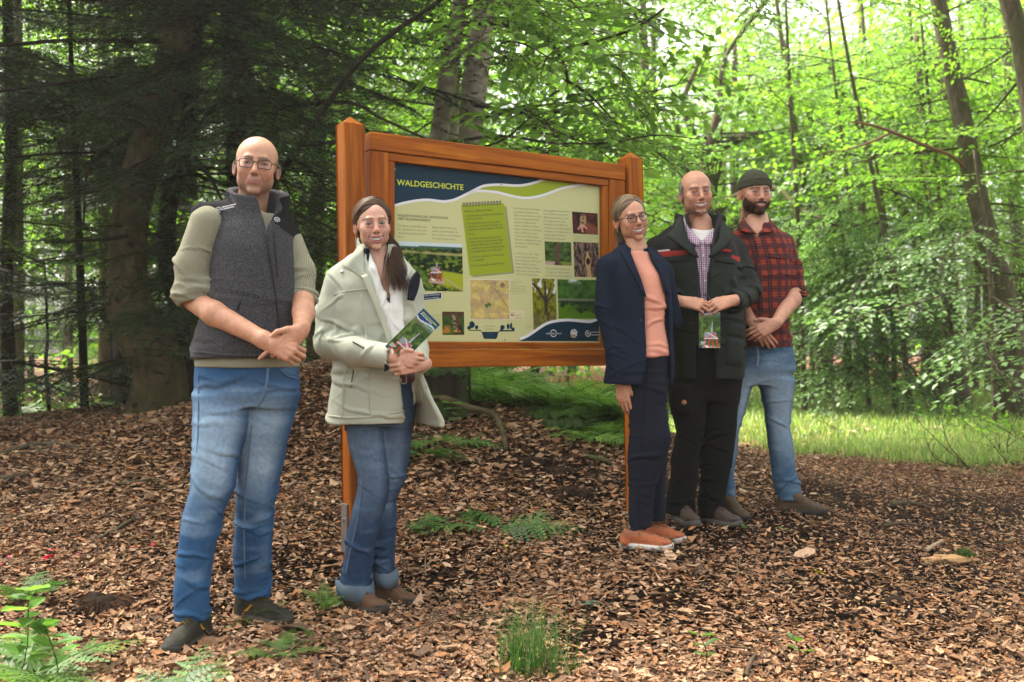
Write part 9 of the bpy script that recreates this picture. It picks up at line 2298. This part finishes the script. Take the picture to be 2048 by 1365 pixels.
# leaves sprayed pink
M_PINK = flat_mat('pink_spray', (.75, .02, .10), .6, .3)
for k, (x, y, s) in enumerate(((100, 1128, .10), (108, 1112, .05), (92, 1132, .06), (160, 1118, .03), (268, 1105, .03), (285, 1108, .035), (308, 1102, .03), (10, 1228, .05), (20, 1125, .03), (2, 1140, .03), (556, 1042, .05), (570, 1028, .04), (548, 1050, .03))):
 v, f3, f4, c = leaf_cloud(np.array([[0, 0, .03]]), s, np.random.default_rng(k), [(1, 1, 1)], .5, .6, 1); b = gp(x, y); q = link('pink_leaf', mesh_np('pink_leaf', v, [f4, f3], M_PINK, None, False), None, b)
 tag(q, 'dead leaf sprayed bright pink, %s' % ('on the slope left of the vest man' if x < 400 else 'between the vest man\'s legs and the sign post'), 'leaf', 'pink sprayed leaves left' if x < 400 else 'pink sprayed leaves by the post')
for k, (x, y, s, col, lab) in enumerate(((1635, 1160, .045, (.55, .48, .03), 'single yellow leaf on the dark soil of the path'), (1010, 1101, .04, (.50, .42, .03), 'small yellow leaf in the leaves under the board'), (938, 1138, .05, (.50, .17, .02), 'small orange leaf left of the grass tuft'), (1385, 1070, .06, (.45, .20, .07), 'curled orange brown leaf by the hiking shoe'), (1575, 1075, .07, (.10, .22, .06), 'green fallen leaf below the boot'), (1185, 1220, .07, (.06, .10, .06), 'dull green leaf standing in the litter behind the grass tuft'))):
 v, f3, f4, c = leaf_cloud(np.array([[0, 0, .03]]), s, np.random.default_rng(60+k), [(1, 1, 1)], .6, .6, 1); q = link('fallen_leaf', mesh_np('fallen_leaf', v, [f4, f3], flat_mat('leaf_colour', col, .7, .2, 40, .2), None, False), None, gp(x, y)); tag(q, lab, 'leaf')
# bare twig bush at right
def twigbush(label, x, y, tips, seed):
 b = gp(x, y); o = thing('bare_twig', label, 'twig', b); mb = MB(); r = random.Random(seed)
 for tx, ty, dd in tips:
  e = P(tx, ty, b[1]+dd)-b; m = e*.5+np.array([r.gauss(0, .04), r.gauss(0, .05), -.04]); q = spline([np.zeros(3), m, e], 9); mb.tube(q, .006*np.linspace(1, .25, 9), 5)
  for k in range(5): i = r.randrange(2, 8); dv = np.array([r.gauss(0, .12), r.gauss(0, .12), r.uniform(.0, .16)]); mb.tube(np.array([q[i], q[i]+dv*.5+np.array([0, 0, .01]), q[i]+dv]), .0022*np.array([1, .7, .3]), 4)
 link('stems', mb.mesh('stems', M_TWIG), o)
twigbush('bare dark twigs rising from the leaves at right, leaning left', 1938, 938, [(1828, 835, .3), (1850, 880, .1), (1880, 820, .2)], 1)
twigbush('bare twigs at the right edge, curving up from the leaves', 2018, 930, [(2045, 870, .1), (1990, 880, .3), (1960, 860, .2), (2040, 820, .4)], 2)
twigbush('dead twigs fanning out low on the grass edge, behind the plaid man', 1690, 870, [(1640, 832, .2), (1660, 850, .1), (1720, 860, .3)], 3)
# paling fence far behind
fb = P(1180, 810, 21.5); o = thing('paling_fence', 'pale orange wooden paling fence far behind, left of the blazer', 'fence', fb)
M_PALE = flat_mat('chestnut_pale', (.46, .25, .13), .85, .1, 8, .25); pm = MB(); pm.box((-.022, -.012, 0), (.022, .012, .62), None, .004); pm.add([[-.022, -.012, .62], [.022, -.012, .62], [.022, .012, .62], [-.022, .012, .62], [0, 0, .68]], np.array([[0, 1, 4], [1, 2, 4], [2, 3, 4], [3, 0, 4]])); pme = pm.mesh('pale', M_PALE, False)
for k in range(34):
 q = link('pale', pme, o); x = (1100+k*6.3-1180)/FPX*21.5; q.location = (x, .02*math.sin(k), float(gz(fb[0]+x, fb[1]))-fb[2]+.0+.03*math.sin(k*2.3)); q.rotation_euler = (r_.gauss(0, .02), r_.gauss(0, .04), r_.gauss(0, .3)); q.scale = (r_.uniform(.8, 1.3), 1, r_.uniform(.9, 1.08))
mb = MB()
for zz in (.12, .48):
 q = np.array([[(1095+k*22-1180)/FPX*21.5, .02, float(gz(fb[0]+(1095+k*22-1180)/FPX*21.5, fb[1]))-fb[2]+zz] for k in range(11)]); mb.tube(q, .006, 5)
mb.build('wire', M_METAL, o)
# ---- the air of the clearing
hz = MB(); hz.box((-90, -25, -1.5), (90, 75, 27)); ho = hz.build('haze', None, None, False); ho.data.materials.clear()
hm = bpy.data.materials.new('air'); hm.use_nodes = True; hm.node_tree.nodes.clear(); ot = hm.node_tree.nodes.new('ShaderNodeOutputMaterial'); pv = hm.node_tree.nodes.new('ShaderNodeVolumePrincipled')
pv.inputs['Color'].default_value = (.93, .96, .88, 1); pv.inputs['Density'].default_value = .0010; pv.inputs['Anisotropy'].default_value = .3; hm.node_tree.links.new(pv.outputs[0], ot.inputs['Volume']); ho.data.materials.append(hm); tag(ho, kind='stuff')
